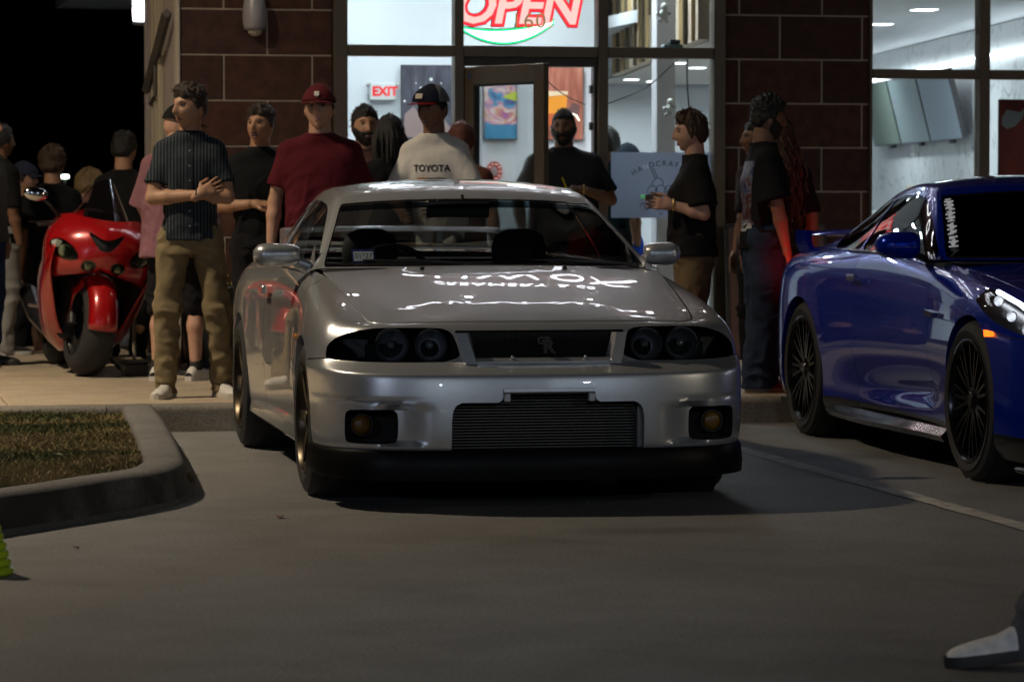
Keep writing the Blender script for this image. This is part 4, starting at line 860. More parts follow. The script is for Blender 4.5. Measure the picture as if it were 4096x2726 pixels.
# bonnet
hs = [cr(np.array(sh[:5]), np.linspace(0, 4, 21)), cr(np.array(sh), np.linspace(4, 7.0, 40))]
edge_side = hs[1]; edge_front = hs[0]
nu, nv = 44, 40; H_ = np.zeros((nu, nv, 3))
ffr = cr(np.array(sh[:5]), np.linspace(0, 4, nv)); fx = ffr[:, 0] / ffr[-1, 0]
cowl_c = 1.29
for i in range(nu):
    t = i / (nu - 1); e = cr(np.array(sh), np.array([4 + (2.93) * t]))[0]
    for j in range(nv):
        q = fx[j]; x = e[0] * q
        if i == 0: y, z = ffr[j, 1], ffr[j, 2]
        else:
            y0 = ffr[j, 1]; y1 = lerp(cowl_c, 1.325, q ** 2); y = lerp(y0, y1, t) if q < 0.9999 else lerp(y0, 1.325, t)
            ze = np.interp(y, [s_[1] for s_ in sh[4:8]], [s_[2] for s_ in sh[4:8]]) if y > .385 else ffr[j, 2]
            zc = np.interp(y, [.265, .40, .55, .8, 1.05, 1.30], [.745, .783, .818, .868, .912, .949]); zc = np.interp(y, np.linspace(.265, 1.3, 30), np.convolve(np.pad(np.interp(np.linspace(.265, 1.3, 30), [.265, .40, .55, .8, 1.05, 1.30], [.745, .783, .818, .868, .912, .949]), 2, mode='reflect', reflect_type='odd'), np.ones(5) / 5, 'valid'))
            z = lerp(zc, ze, q ** 2.4); wdt = lerp(.30, .44, t); z += 0.007 * float(sstep(wdt + .045, wdt - .01, np.array(x))) * min(1, t * 4)
            x = np.interp(y, [s_[1] for s_ in edge_side], [s_[0] for s_ in edge_side]) * q if y > edge_side[0][1] else x
        H_[i, j] = (x - 0.003 * (q > 0.97), y, z)
H_ = smooth_h(H_); b = MB(); b.grid([[tuple(p) for p in r] for r in H_]); hb = mirror_mb(b)
ho = weld(hb, 'bonnet', silver, SV, 50); so = ho.modifiers.new('s', 'SOLIDIFY'); so.thickness = 0.012; so.offset = -1
# dark gap strip under the bonnet edge
b = MB(); e = cr(np.array(sh), np.linspace(0, 7, 90)); b.grid([[(p[0] + 0.01 * (p[1] > .3), p[1] - 0.004 * (p[1] < .35), p[2] - 0.009) for p in e], [(max(0, p[0] - 0.03), p[1] + 0.03 * (p[1] < .36), p[2] - 0.012) for p in e]]); weld(mirror_mb(b), 'bonnet_gap', seam_m, SV)
# greenhouse
def gst(c, k, bl, cz=1.0):
    c, k, bl = map(np.array, (c, k, bl)); P = []
    for q in (0, .35, .70, .93, 1.0):
        x = k[0] * q; P.append((x, lerp(c[1], k[1], q ** 2), lerp(c[2], k[2], q ** 2.6)))
    dz = k[2] - bl[2]
    P.append(tuple(lerp(k, bl, 0.09) + np.array([0.010, 0, 0.004]) * min(1, dz * 4))); P.append(tuple(lerp(k, bl, 0.5) + np.array([0.022, 0, 0]) * min(1, dz * 4))); P.append(tuple(bl)); return P
GN = [gst((0, 1.315, .945), (.745, 1.50, .938), (.797, 1.47, .926)), gst((0, 1.66, 1.118), (.652, 1.80, 1.105), (.803, 1.80, .928)), gst((0, 1.985, 1.272), (.578, 2.07, 1.243), (.806, 2.07, .929)), gst((0, 2.10, 1.306), (.568, 2.17, 1.272), (.806, 2.17, .93)),
      gst((0, 2.5, 1.343), (.563, 2.5, 1.300), (.805, 2.5, .931)), gst((0, 2.93, 1.328), (.556, 2.93, 1.278), (.798, 2.93, .938)), gst((0, 3.13, 1.295), (.552, 3.11, 1.245), (.788, 3.11, .943)), gst((0, 3.5, 1.125), (.60, 3.43, 1.095), (.765, 3.45, .951)), gst((0, 3.82, .985), (.645, 3.72, .975), (.738, 3.75, .957))]
gh = Surf.net(np.array(GN), 12, 8)
def rr(u, v, u0, u1, v0, v1, r):
    """rounded rectangle in parameter space, negative inside"""
    du = np.maximum(u0 + r - u, u - u1 + r); dv_ = np.maximum(v0 + r - v, v - v1 + r)
    return np.hypot(np.maximum(du, 0), np.maximum(dv_, 0)) + np.minimum(np.maximum(du, dv_), 0) - r
U = lambda S: S.UV[:, 0]; W_ = lambda S: S.UV[:, 1]
gh, ws = gh.split(rr(U(gh), W_(gh), 0.03, 1.90, -2, 3.72, 0.28))
gh, rw_ = gh.split(rr(U(gh), W_(gh), 6.05, 7.9, -2, 3.6, 0.3))
gh, sd = gh.split(np.maximum(rr(U(gh), W_(gh), 0.30, 4.45, 5.12, 6.92, 0.12), 0) + np.minimum(rr(U(gh), W_(gh), 0.30, 4.45, 5.12, 6.92, 0.12), 0))
gh, sq = gh.split(rr(U(gh), W_(gh), 4.58, 6.9, 5.12, 6.92, 0.25))
weld(gh.mb(), 'roof', silver, SV, 40)
cg = glass('car glass', (0.88, 0.92, 0.92), 0.75, 0.0, 1.5); cgd = glass('side glass', (0.62, 0.66, 0.66), 0.9, 0.0, 1.5)
wsc, wfr = ws.split(-rr(U(ws), W_(ws), 0.10, 1.84, -2, 3.60, 0.22))
weld(wsc.mb(off=(0, 0.004, -0.003)), 'windscreen', cg, SV, 60); weld(wfr.mb(off=(0, 0.004, -0.003)), 'windscreen_surround', mat('frit', (0.01, 0.01, 0.011), 0.12), SV, 60)
_, band = wsc.split(1.62 - U(wsc)); weld(band.mb(off=(0, 0.009, -0.006)), 'sun_band', glass('sun band', (0.16, 0.22, 0.28), 0.0), SV, 60)
weld(rw_.mb(off=(0, -0.004, -0.003)), 'rear_window', cg, SV, 60)
for s in (1, -1):
    for S_ in (sd, sq):
        m = MB(); m.add(S_.V * np.array([s, 1, 1]) - np.array([0.006 * s, 0, 0]), S_.F if s > 0 else [q[::-1] for q in S_.F]); weld(m, 'side_window', cgd, SV, 60)
# cowl panel, boot lid, rear face, floor
b = MB(); xs_ = np.linspace(-0.74, 0.74, 30); b.grid([[(x, 1.285 + 0.04 * (x / .75) ** 2, .935 - .004 * (x / .74) ** 2) for x in xs_], [(x, 1.35 + 0.18 * (x / .74) ** 2, .938 - .004 * (x / .74) ** 2) for x in xs_]]); b.build('cowl_panel', blackp, SV, 60)
bt = cr(np.array(sh), np.linspace(10.1, 14, 40)); b = MB(); b.grid([[(p[0] * (1 - t), lerp(p[1], lerp(3.80, 4.46, (p[1] - 3.58) / .9), t), p[2] + 0.018 * math.sin(t * math.pi / 2)) for t in np.linspace(0, 1, 10)] for p in bt]); weld(mirror_mb(b), 'boot_lid', silver, SV, 40)
b = MB(); b.box(-.74, .74, 0.50, 4.35, 0.17, 0.20); b.build('floor_pan', matblk, SV)
b = MB(); b.box(-.70, .70, 0.30, 1.30, 0.2, 0.66); b.build('engine_bay', matblk, SV)
for ay in AX:
    for s in (1, -1): b = MB(); b.lathe([(0.352, s * 0.50), (0.352, s * 0.845)], 40, 'x', (0, ay, RW)); b.f = [q for q in b.f if len(q) == 4]; b.mi = b.mi[:len(b.f)]; b.f.append(tuple(range(40))); b.mi.append(0); b.build('wheel_well', matblk, SV, 60)
# front lip
out = cr(NET[1], np.linspace(0, 5.3, 54)); prof = [(0.03, .248), (0.002, .243), (-0.006, .232), (-0.012, .165), (-0.008, .125), (0.03, .118), (0.06, .125), (0.06, .24)]
def lip_ring(p, t):
    n = np.array([-t[1], t[0]]); n = n / np.linalg.norm(n)  # inward-pointing fixed below
    return n
rings = []
pts = [(-q[0], q[1]) for q in out[::-1][:-1]] + [(q[0], q[1]) for q in out]
for i, p in enumerate(pts):
    a = np.array(pts[max(i - 1, 0)]); c = np.array(pts[min(i + 1, len(pts) - 1)]); t = c - a; n = np.array([-t[1], t[0]]); n /= np.linalg.norm(n)
    if n[1] < 0 and abs(p[0]) < .80: n = -n
    if abs(p[0]) >= .80 and n[0] * p[0] > 0: n = -n
    k = 1 - 0.25 * float(sstep(.35, .65, np.array(p[1]))); rings.append([(p[0] + n[0] * o_, p[1] + n[1] * o_, .25 + (z - .25) * k) for o_, z in prof])
b = MB(); b.loft(rings); b.build('front_lip', mat('gloss black', (0.003, 0.003, 0.0032), 0.4, spec=.12), SV, 40)
# side skirts
for s in (1, -1):
    b = MB(); b.loft([[(s * (.86 - dx), y, z) for dx, z in ((0.0, .19), (-.012, .205), (-.006, .262), (.03, .27), (.05, .19))] for y in np.linspace(1.22, 3.22, 8)]); b.build('side_skirt', silver, SV, 30)
# grille: mesh, surround, badge
b = MB(); b.box(-.36, .36, .262, .27, .585, .73); b.build('grille_back', matblk, SV)
for s in (1, -1):
    b = MB(); b.loft([[(s * x, y, z) for x, y, z in ((xo, .128 + .05 * (z0 - .58) / .13, z0), (xo - .045, .120 + .05 * (z0 - .58) / .13, z0), (xo - .060, .19, z0), (xo, .20, z0))] for xo, z0 in ((.318, .582), (.327, .61), (.338, .65), (.352, .706))]); b.build('grille_bar', silver, SV, 30)
b = MB(); b.loft([[(x, .118 + dy + .02 * (x / .31) ** 2, z) for dy, z in ((0.0, .582), (-.004, .594), (0.01, .606), (.05, .608), (.06, .582))] for x in np.linspace(-.30, .30, 20)]); b.build('grille_bar', silver, SV, 30)
for x in (-.13, .17): b = MB(); b.sphere((x, .125, .609), 0.008, 10, 6); b.build('grille_stud', silver, SV, 60)
b = MB()
for z in np.linspace(.612, .70, 12): b.tube([(-.33, .20, z), (.33, .20, z)], 0.0018, 4)
for x in np.linspace(-.33, .33, 50): b.tube([(x, .202, .6), (x, .202, .71)], 0.0015, 4)
o = b.build('grille_mesh', mat('grille mesh', (0.014, 0.014, 0.014), 0.5), SV); tag(o, kind='stuff')
bd = empty('badge', (0.02, .165, .655)); bd.parent = SV
text_obj('letter', 'R', 0.075, mat('badge red', (0.022, 0.012, 0.010), 0.35), (0.006, 0, -0.006), parent=bd, depth=0.004, bold=0.004)
text_obj('letter', 'GT', 0.040, mat('badge steel', (0.07, 0.07, 0.06), 0.35, metal=0.8), (-0.014, 0.001, 0.018), parent=bd, depth=0.003, bold=0.001)
# intercooler
icp = empty('intercooler', (0, 0.15, 0.2)); icp.parent = SV
b = MB(); b.box(-.43, .43, .02, .08, -.05, .31); b.build('core', mat('core black', (0.004, 0.004, 0.004), 0.8), icp)
b = MB()
for k in range(22):
    z = .045 + k * .0118
    w2 = .375 if z < .215 else .18
    if z > .275: continue
    b.box(-w2, w2, -.015, .018, z, z + .0042)
o = b.build('fins', mat('cooler alloy', (0.13, 0.125, 0.115), 0.5, metal=0.7), icp); tag(o, kind='stuff')
for s in (1, -1):
    b = MB(); b.bbox(s * .415 - .032, s * .415 + .032, -.05, .06, .0, .245, 0.01); b.build('end_tank', mat('tank alloy', (0.5, 0.5, 0.49), 0.4, metal=0.7), icp)
b = MB(); b.loft([[(x, y, z) for y, z in ((.002, .472), (-.002, .478), (.000, .490), (.03, .492), (.03, .472))] for x in np.linspace(-.185, .185, 6)]); b.build('duct_frame', silver, SV, 30)
for s in (1, -1): b = MB(); b.bbox(s * .172 - .014, s * .172 + .014, -.000, .03, .437, .4715, 0.004); b.build('duct_frame', silver, SV)
# headlights
lens_g = glass('lamp lens', (0.72, 0.75, 0.78), 1.0, 0.0, 1.5)
def headlight(s):
    h = empty('headlight', (0, 0, 0)); h.parent = SV
    m = MB(); S_ = parts['hl']; m.add(S_.V * np.array([s, 1, 1]), S_.F if s > 0 else [q[::-1] for q in S_.F]); weld(m, 'lens', lens_g, h, 60)
    m = MB(); m.add((S_.V + np.array([-.01, .10, 0])) * np.array([s, 1, 1]), S_.F if s > 0 else [q[::-1] for q in S_.F]); weld(m, 'housing', mat('lamp housing', (0.012, 0.012, 0.014), 0.3), h, 60)
    for k, (x, y, r) in enumerate(((.445, .235, .060), (.60, .262, .062))):
        b = MB(); pr = [(r, 0.0), (r * 0.96, 0.012), (r * .8, 0.045), (r * .5, 0.068), (r * .22, 0.078)]; b.lathe([(a, y + c) for a, c in pr], 28, 'y', (s * x, 0, .655)); b.f = b.f[:-2]; b.mi = b.mi[:-2]
        b.build('reflector', mat('reflector', (0.62, 0.63, 0.66), 0.28, metal=0.6, bump=0.35, bscale=70), h, 60)
        b = MB(); b.lathe([(r * 0.99, y - .004), (r * 1.12, y - .004), (r * 1.12, y + .02), (r * 0.99, y + .02)], 28, 'y', (s * x, 0, .655), closed=True); b.build('bezel', blackp, h, 40)
        b = MB(); b.sphere((s * x, y + .03, .655), (.016, .022, .016), 12, 8); b.build('bulb', mat('bulb glass', (0.5, 0.52, 0.5), 0.1, metal=0.6), h, 60)
    b = MB(); b.grid([[(s * (.69 + .025 * j), .31 + .035 * j + 0.008 * ((i + j) % 2), .605 + .018 * i) for j in range(6)] for i in range(5)]); b.build('indicator', mat('indicator glass', (0.6, 0.58, 0.54), 0.3, metal=0.7), h)
headlight(1); headlight(-1)
# fog lamps
for s in (1, -1):
    f_ = empty('fog_lamp', (s * .715, 0.25, .337)); f_.parent = SV
    b = MB(); b.box(min(s * -.135, s * .075), max(s * -.135, s * .075), .075, .08, -.08, .08); b.build('pocket', matblk, f_)
    b = MB(); b.lathe([(.040, .0), (.036, -.012), (.02, -.018)], 20, 'y', (s * 0.01, 0, 0)); b.build('lens', mat('amber lens', (0.15, 0.075, 0.006), 0.35), f_, 60)
    b = MB(); b.lathe([(.041, -.006), (.046, -.006), (.044, .05), (.041, .05)], 20, 'y', (s * 0.01, 0, 0), closed=True); b.build('bezel', blackp, f_, 40)
# mirrors
for s in (1, -1):
    mr_ = empty('door_mirror', ((.740 if s > 0 else -.815), 1.66, .952)); mr_.parent = SV; ml = .160 if s > 0 else .200
    rings = []
    for t in np.linspace(0, 1, 11):
        x = s * (0.005 + ml * t); e = (0.62 + 0.40 * t) if t < .6 else (0.86 + 0.0 * t); e = math.sqrt(max(0.02, 1 - ((t - .46) / .56) ** 4)) * (0.86 + .14 * t); hz, hy = 0.056 * e, 0.085 * e
        rings.append([(x, -0.055 - (hy if math.sin(a) < 0 else hy * .35) * -math.sin(a) * (1 if math.sin(a) < 0 else 1) * 1.0, 0.045 + hz * (abs(math.cos(a)) ** .75) * (1 if math.cos(a) > 0 else -1)) for a in np.linspace(0, 2 * math.pi, 24, endpoint=False)])
    b = MB(); b.loft(rings); b.build('shell', silver, mr_, 50)
    b = MB(); b.tube([(s * .02, -.05, .02), (s * -.05, -.055, -.005), (s * -.075, -.06, -.015)], [.026, .024, .022], 10); b.build('stalk', silver, mr_, 60)
    b = MB(); b.loft([[(s * (-.055 + .004 * k), -.14 + .0 * k, -.03), (s * (-.05 + .004 * k), .03, -.028), (s * (-.075 + .004 * k), -.02, .09)] for k in (0, 1)]); b.build('sail_panel', silver, mr_)
    b = MB(); b.box(min(s * .03, s * (ml - .015)), max(s * .03, s * (ml - .015)), -.024, -.02, .01, .085); b.build('mirror_glass', chrome, mr_)
# wipers, sticker, cabin
for (x0, x1, y0) in ((-.55, .02, 1.37), (.10, .66, 1.385)):
    wp = empty('wiper', (0, 0, 0)); wp.parent = SV
    b = MB(); b.tube([(x1, 1.33, .945), (x1 - .08, 1.36, .958), ((x0 + x1) / 2, 1.385, .968)], [.009, .007, .005], 6); b.build('arm', blackp, wp, 60)
    b = MB(); b.tube([(x0, 1.41 + .10 * (x0 / .7) ** 2, .974), ((x0 + x1) / 2, 1.39 + .05 * ((x0 + x1) / 1.4) ** 2, .972), (x1, 1.37 + .10 * (x1 / .7) ** 2, .957)], .0055, 6); b.build('blade', blackp, wp, 60)
for x in (-.33, .30): b = MB(); b.lathe([(.010, .95), (.010, .958), (.005, .963)], 12, 'z', (x, 1.20, -.012)); b.build('washer_jet', blackp, SV, 40)
stk = empty('sticker', (-.545, 1.497, .992)); stk.scale = (1.2, 1.2, 1.2); stk.parent = SV; stk.rotation_euler = (R(-28), 0, R(5))
b = MB(); b.box(-.043, .043, -.001, 0, -.028, .028); b.build('border', mat('sticker blue', (0.03, 0.035, 0.16), 0.5), stk)
b = MB(); b.box(-.037, .037, -.002, -.0012, -.021, .018); b.build('paper', mat('sticker paper', (0.62, 0.66, 0.60), 0.6), stk)
text_obj('lettering', '01*27', .028, matblk, (0, -.0028, -.001), parent=stk)
cab = mat('cabin grey', (0.035, 0.036, 0.038), 0.8, bump=0.2, bscale=150); cab2 = mat('cabin dark', (0.016, 0.016, 0.018), 0.7)
b = MB(); b.loft([[(x, 1.34 + .18 * (x / .74) ** 2, .925), (x, 1.62, .955 + .02 * (abs(x + .36) < .2)), (x, 1.80, .93 + .02 * (abs(x + .36) < .2)), (x, 1.86, .80), (x, 1.80, .62)] for x in np.linspace(-.74, .74, 25)], False, (False, False)); b.build('dashboard', cab2, SV, 40)
for s in (1, -1): b = MB(); b.box(s * .76 - .02, s * .76 + .02, 1.4, 3.5, .25, .905); b.build('door_card', cab2, SV)
seat(SV, -.36, 2.46, .30, cab); seat(SV, .36, 2.46, .30, cab)
b = MB(); b.loft([[(x, 3.02 + y, z) for y, z in ((0, .35), (.04, .62), (.14, .93 + .01 * math.cos(9 * x)), (.24, .93), (.26, .35))] for x in np.linspace(-.60, .60, 21)]); b.build('rear_seat', cab, SV, 40)
b = MB(); b.box(-.66, .66, 3.28, 3.80, .93, .945); b.build('parcel_shelf', cab2, SV)
b = MB(); b.box(-.72, .72, 1.4, 3.3, .22, .25); b.build('cabin_floor', cab2, SV)
st = empty('steering_wheel', (-.36, 1.98, .865)); st.parent = SV; st.rotation_euler = (R(-62), 0, 0)
b = MB(); b.lathe([(.185 + .015 * math.cos(a), .015 * math.sin(a)) for a in np.linspace(0, 2 * math.pi, 9)[:-1]], 36, 'z', closed=True); b.build('rim', cab2, st, 60)
b = MB(); b.bbox(-.18, .18, -.02, .02, -.01, .01, .005); b.bbox(-.06, .06, -.06, .05, -.02, .03, .01); b.build('hub', cab2, st)
iv = empty('interior_mirror', (-.03, 1.93, 1.205)); iv.parent = SV
b = MB(); b.bbox(-.125, .125, -.012, .012, -.034, .034, .01); b.build('mirror_body', blackp, iv); b = MB(); b.tube([(0, .0, .03), (0, .01, .055)], .008, 6); b.build('stalk', blackp, iv)
b = MB(); b.bbox(-.17, .12, -.03, -.018, -.045, .03, .006); b.build('wide_clip', mat('mirror back', (0.004, 0.004, 0.005), 0.4), iv)
# rear wing
wg = empty('rear_wing', (0, 4.38, .965)); wg.parent = SV
b = MB(); b.loft([[(x, y + .02 * (x / .8) ** 2, z - .03 * (abs(x) / .8) ** 3) for y, z in ((-.10, .105), (-.06, .125), (.02, .135), (.10, .13), (.10, .12), (0, .108))] for x in np.linspace(-.575, .575, 25)]); b.build('blade', silver, wg, 50)
for s in (1, -1):
    b = MB(); b.loft([[(s * (.545 + dx) , y, z) for y in (-.10 - z * .1, .12)for dx in ((.0, .035) if y < 0 else (.035, .0))] for z in (-.02, .05, .115)]); b.build('upright', silver, wg, 40)
    b = MB(); b.bbox(s * .25 - .02, s * .25 + .02, -.05, .06, -.0, .11, .006); b.build('upright', silver, wg)
for s in (1, -1):
    for y, ti in ((AX[0], 0.0), (AX[1], 0.0)): wheel(SV, s * (.765), y, RW, .255, .235, s, mat('bronze rim', (0.055, 0.042, 0.026), 0.32, metal=0.85), 6, 'single', ti)
    for k in (0, 1): b = MB(); b.lathe([(.055, 4.575), (.055, 4.60), (.03, 4.603)], 20, 'y', (s * (.47 + .17 * k), 0, .66)); b.build('tail_light', mat('tail red', (0.25, 0.01, 0.01), 0.2), SV, 40)
    b = MB(); b.bbox(s * .885 - .012, s * .885 + .012, 2.42, 2.58, .80, .84, .006); b.build('door_handle', silver, SV)
    b = MB(); b.sphere((s * .893, 1.08, .66), (.01, .03, .014), 10, 6); b.build('side_marker', mat('marker amber', (0.5, 0.2, 0.02), 0.3), SV, 60)
# ------------------------------------------------------------------ blue coupe
BV = empty('blue_coupe', (5.864, 12.682, 0), R(-1.78), 'deep blue sports coupe parked at the right with lit headlamp', 'car')
blue = car_paint('blue paint', (0.0015, 0.020, 0.36), 0.45, 0.26, 0.03, 0.05)
colx = [0, .32, .60, .79, .892, .932, .946, .905, .898, .915, .952, .935, .83, .45, 0]
coly = [0, .012, .05, .13, .28, .55, .99, 1.55, 2.3, 3.0, 3.77, 4.25, 4.56, 4.68, 4.71]
net = [
    row(.125, .050, .12, .06, .13, .05, .13, .08, .13, .08, .14, .04, .18, .04, .22, .05),
    row(.19, .010, .19, .01, .20, .01, .20, .03, .20, .04, .21, .012, .24, .01, .27, .01),
    row(.31, .000, .31, .0, .31, .0, .30, .03, .31, .045, .32, .0, .34, .0, .36, .0),
    row(.42, .004, .42, .0, .42, -.002, .38, .035, .40, .03, .42, -.002, .44, .0, .46, .0),
    row(.50, .016, .50, .0, .51, -.002, .46, .012, .48, .010, .50, -.002, .52, .0, .55, .01),
    row(.55, .030, .56, .002, .58, .0, .56, .0, .57, .0, .58, -.001, .60, .0, .63, .03),
    row(.59, .050, .61, .006, .64, .0, .64, .0, .66, .0, .66, .0, .67, .0, .70, .04),
    row(.63, .075, .655, .012, .69, .003, .71, .004, .73, .004, .73, .0, .74, .004, .77, .05),
    row(.665, .10, .695, .025, .74, .013, .78, .014, .795, .012, .80, .004, .81, .010, .83, .06),
    row(.69, .13, .735, .055, .80, .040, .845, .03, .865, .025, .865, .014, .875, .03, .89, .08),
    row(.70, .16, .765, .115, .852, .105, .905, .065, .928, .052, .930, .05, .94, .085, .95, .10),
]
shb = [(0, .20, .705), (.32, .215, .71), (.55, .29, .72), (.66, .40, .745), (.705, .52, .778), (.715, .70, .815), (.725, .99, .862), (.76, 1.60, .938), (.82, 2.3, .968), (.83, 3.0, .976), (.80, 3.77, .985), (.735, 4.25, .985), (.64, 4.46, .978), (.36, 4.57, .98), (0, 4.60, .985)]
net.append(shb); NETB = np.array(net)
body = Surf.net(NETB, 7, 10)
AXB, RB = (0.99, 3.77), 0.355
parts = {}
hlb = round_poly([(.775, .69), (.80, .84), (.845, .86), (.90, .79), (.915, .70), (.87, .655), (.80, .66)], 2)
d = np.where((body.V[:, 1] < 1.05) & (body.V[:, 2] > .6), poly_sd(body.V[:, 0], body.V[:, 2], hlb), 1.0); body, parts['hl'] = body.split(d); hl_b = body.wall(np.array([0, 0.10, -0.02]))
gro = round_poly([(-.2, .22), (.42, .22), (.50, .40), (.40, .60), (-.2, .62)], 0); d = np.where(body.V[:, 1] < .5, poly_sd(body.V[:, 0], body.V[:, 2], gro), 1.0); body, _ = body.split(d); gr_b = body.wall(np.array([0, .12, 0]))
for ay in AXB:
    d = np.hypot(body.V[:, 1] - ay, body.V[:, 2] - RB) - 0.378; d = np.where(body.V[:, 0] > 0.55, d, 1.0); body, _ = body.split(d); parts['arch%d' % (ay > 2)] = body.wall(np.array([-0.06, 0, 0]))
grooves = []
for g in (lambda v: masked((v[:, 2] > .24) & (v[:, 2] < .96), v[:, 1] - 1.66 - .10 * (v[:, 2] - .6)), lambda v: masked(v[:, 2] > .24, v[:, 1] - 2.90 - .12 * (v[:, 2] - .5)), lambda v: masked((v[:, 1] > .3) & (v[:, 1] < .80), v[:, 2] - .66 - .05 * (v[:, 1] - .6))):
    body, g_ = seam(body, g); grooves.append(g_)
# door scallop above the sill
v = body.V; sc_ = np.exp(-((v[:, 2] - (.33 + .035 * (2.3 - v[:, 1]))) / .045) ** 2) * sstep(2.9, 2.2, v[:, 1]) * sstep(1.5, 1.75, v[:, 1]); v[:, 0] -= 0.028 * sc_
lowm = 0.235
body, low = body.split(np.where((body.V[:, 1] > .3) & (body.V[:, 1] < 4.4), body.V[:, 2] - lowm, 1.0))
weld(join(body.mb(), mirror_mb(parts['arch0']), mirror_mb(parts['arch1'])), 'body', blue, BV)
[weld((lambda m: (m.add(low.V * np.array([s_, 1, 1]), low.F if s_ > 0 else [q[::-1] for q in low.F]), m)[1])(MB()), 'lower_cladding', mat('carbon gloss', (0.01, 0.01, 0.011), 0.15), BV) for s_ in (1, -1)]
for s in (1, -1):
    b = MB(); b.loft([[(s * (.86 + o_), y, z) for o_, z in ((0, .13), (.055 + .02 * math.sin(3 * y), .14), (.065 + .015 * math.sin(3 * y), .165), (.02, .2))] for y in np.linspace(1.42, 3.34, 24)]); b.build('skirt_blade', MATS['carbon gloss'], BV, 30)
weld(join(*[g.mb(off=(-0.004, 0, 0)) for g in grooves]), 'panel_gap', seam_m, BV)
weld(mirror_mb(join(hl_b, gr_b)), 'recess_lining', matblk, BV)
b = MB(); b.box(-.6, .6, .16, .18, .15, .66); b.build('grille_mesh', matblk, BV)
b = MB(); b.bbox(-.93, .93, -.02, .35, .09, .115, .008); b.build('front_splitter', MATS['carbon gloss'], BV)
# bonnet
edge_side = cr(np.array(shb), np.linspace(4, 7, 40)); ffr = cr(np.array(shb[:5]), np.linspace(0, 4, nv)); fx = ffr[:, 0] / ffr[-1, 0]; H_ = np.zeros((nu, nv, 3))
ey, ez, exx = edge_side[:, 1], edge_side[:, 2], edge_side[:, 0]; yy = np.linspace(.2, 1.6, 40); zz = np.interp(yy, [.2, .4, .6, .99, 1.3, 1.6], [.705, .765, .81, .882, .93, .968]); zz = np.convolve(np.pad(zz, 3, mode='reflect', reflect_type='odd'), np.ones(7) / 7, 'valid')
for i in range(nu):
    t = i / (nu - 1)
    for j in range(nv):
        q = fx[j]; y = lerp(ffr[j, 1], lerp(1.48, 1.58, q ** 2), t)
        if i == 0: H_[i, j] = ffr[j]; continue
        ze = np.interp(y, ey, ez) if y > ey[0] else ffr[j, 2]; xe = np.interp(y, ey, exx) if y > ey[0] else ffr[-1, 0]
        zc = np.interp(y, yy, zz); z = lerp(zc, ze, q ** 3); x = xe * q if y > ey[0] else ffr[j, 0]
        z += 0.010 * float(sstep(.52, .45, np.array(x))) * min(1, t * 3); H_[i, j] = (x - .003 * (q > .97), y, z)
H_ = smooth_h(H_); b = MB(); b.grid([[tuple(p) for p in r] for r in H_]); ho = weld(mirror_mb(b), 'bonnet', blue, BV, 50); so = ho.modifiers.new('s', 'SOLIDIFY'); so.thickness = 0.012; so.offset = -1
b = MB(); e = cr(np.array(shb), np.linspace(0, 7, 90)); b.grid([[(p[0] + 0.01 * (p[1] > .3), p[1], p[2] - 0.009) for p in e], [(max(0, p[0] - 0.03), p[1], p[2] - 0.012) for p in e]]); weld(mirror_mb(b), 'bonnet_gap', seam_m, BV)
GN = [gst((0, 1.52, .962), (.775, 1.86, .958), (.818, 1.80, .958)), gst((0, 1.95, 1.165), (.70, 2.12, 1.145), (.822, 2.1, .964)), gst((0, 2.28, 1.31), (.622, 2.40, 1.278), (.823, 2.4, .969)), gst((0, 2.42, 1.345), (.605, 2.50, 1.308), (.825, 2.5, .97)),
      gst((0, 2.78, 1.37), (.588, 2.78, 1.322), (.828, 2.78, .973)), gst((0, 3.15, 1.345), (.575, 3.12, 1.288), (.828, 3.1, .977)), gst((0, 3.32, 1.318), (.57, 3.28, 1.256), (.825, 3.25, .979)), gst((0, 3.85, 1.14), (.625, 3.70, 1.10), (.805, 3.72, .983)), gst((0, 4.26, .998), (.665, 4.08, .99), (.775, 4.05, .985))]
gh = Surf.net(np.array(GN), 12, 8)
gh, ws = gh.split(rr(U(gh), W_(gh), 0.03, 1.90, -2, 3.72, 0.28)); gh, rw_ = gh.split(rr(U(gh), W_(gh), 6.05, 7.9, -2, 3.6, 0.3)); gh, sd = gh.split(rr(U(gh), W_(gh), 0.22, 4.75, 5.12, 6.93, 0.12)); gh, sq = gh.split(rr(U(gh), W_(gh), 4.85, 6.75, 5.12, 6.93, 0.2))
weld(gh.mb(), 'roof', blue, BV, 40)
bg = glass('blue car glass', (0.34, 0.40, 0.42), 1.0, 0.0, 1.5)
wsc, wfr = ws.split(-rr(U(ws), W_(ws), 0.10, 1.84, -2, 3.55, 0.22))
weld(wsc.mb(off=(0, .004, -.003)), 'windscreen', bg, BV, 60); weld(wfr.mb(off=(0, .004, -.003)), 'windscreen_surround', MATS['frit'], BV, 60); weld(rw_.mb(off=(0, -.004, -.003)), 'rear_window', bg, BV, 60)
for s in (1, -1):
    for S_ in (sd, sq): m = MB(); m.add(S_.V * np.array([s, 1, 1]) - np.array([0.006 * s, 0, 0]), S_.F if s > 0 else [q[::-1] for q in S_.F]); weld(m, 'side_window', bg, BV, 60)
    b = MB(); P = [gh_ for gh_ in (np.array(g)[7] for g in GN[:7])]; b.tube([(s * (p[0] + .002), p[1], p[2] + .006) for p in cr(np.array(P), np.linspace(0.3, 6, 30))], .007, 6); b.build('window_trim', mat('window trim', (0.45, 0.45, 0.46), 0.25, metal=1.0), BV, 60)
b = MB(); xs_ = np.linspace(-.76, .76, 24); b.grid([[(x, 1.47 + .11 * (x / .76) ** 2, .945) for x in xs_], [(x, 1.56 + .32 * (x / .76) ** 2, .950) for x in xs_]]); b.build('cowl_panel', blackp, BV, 60)
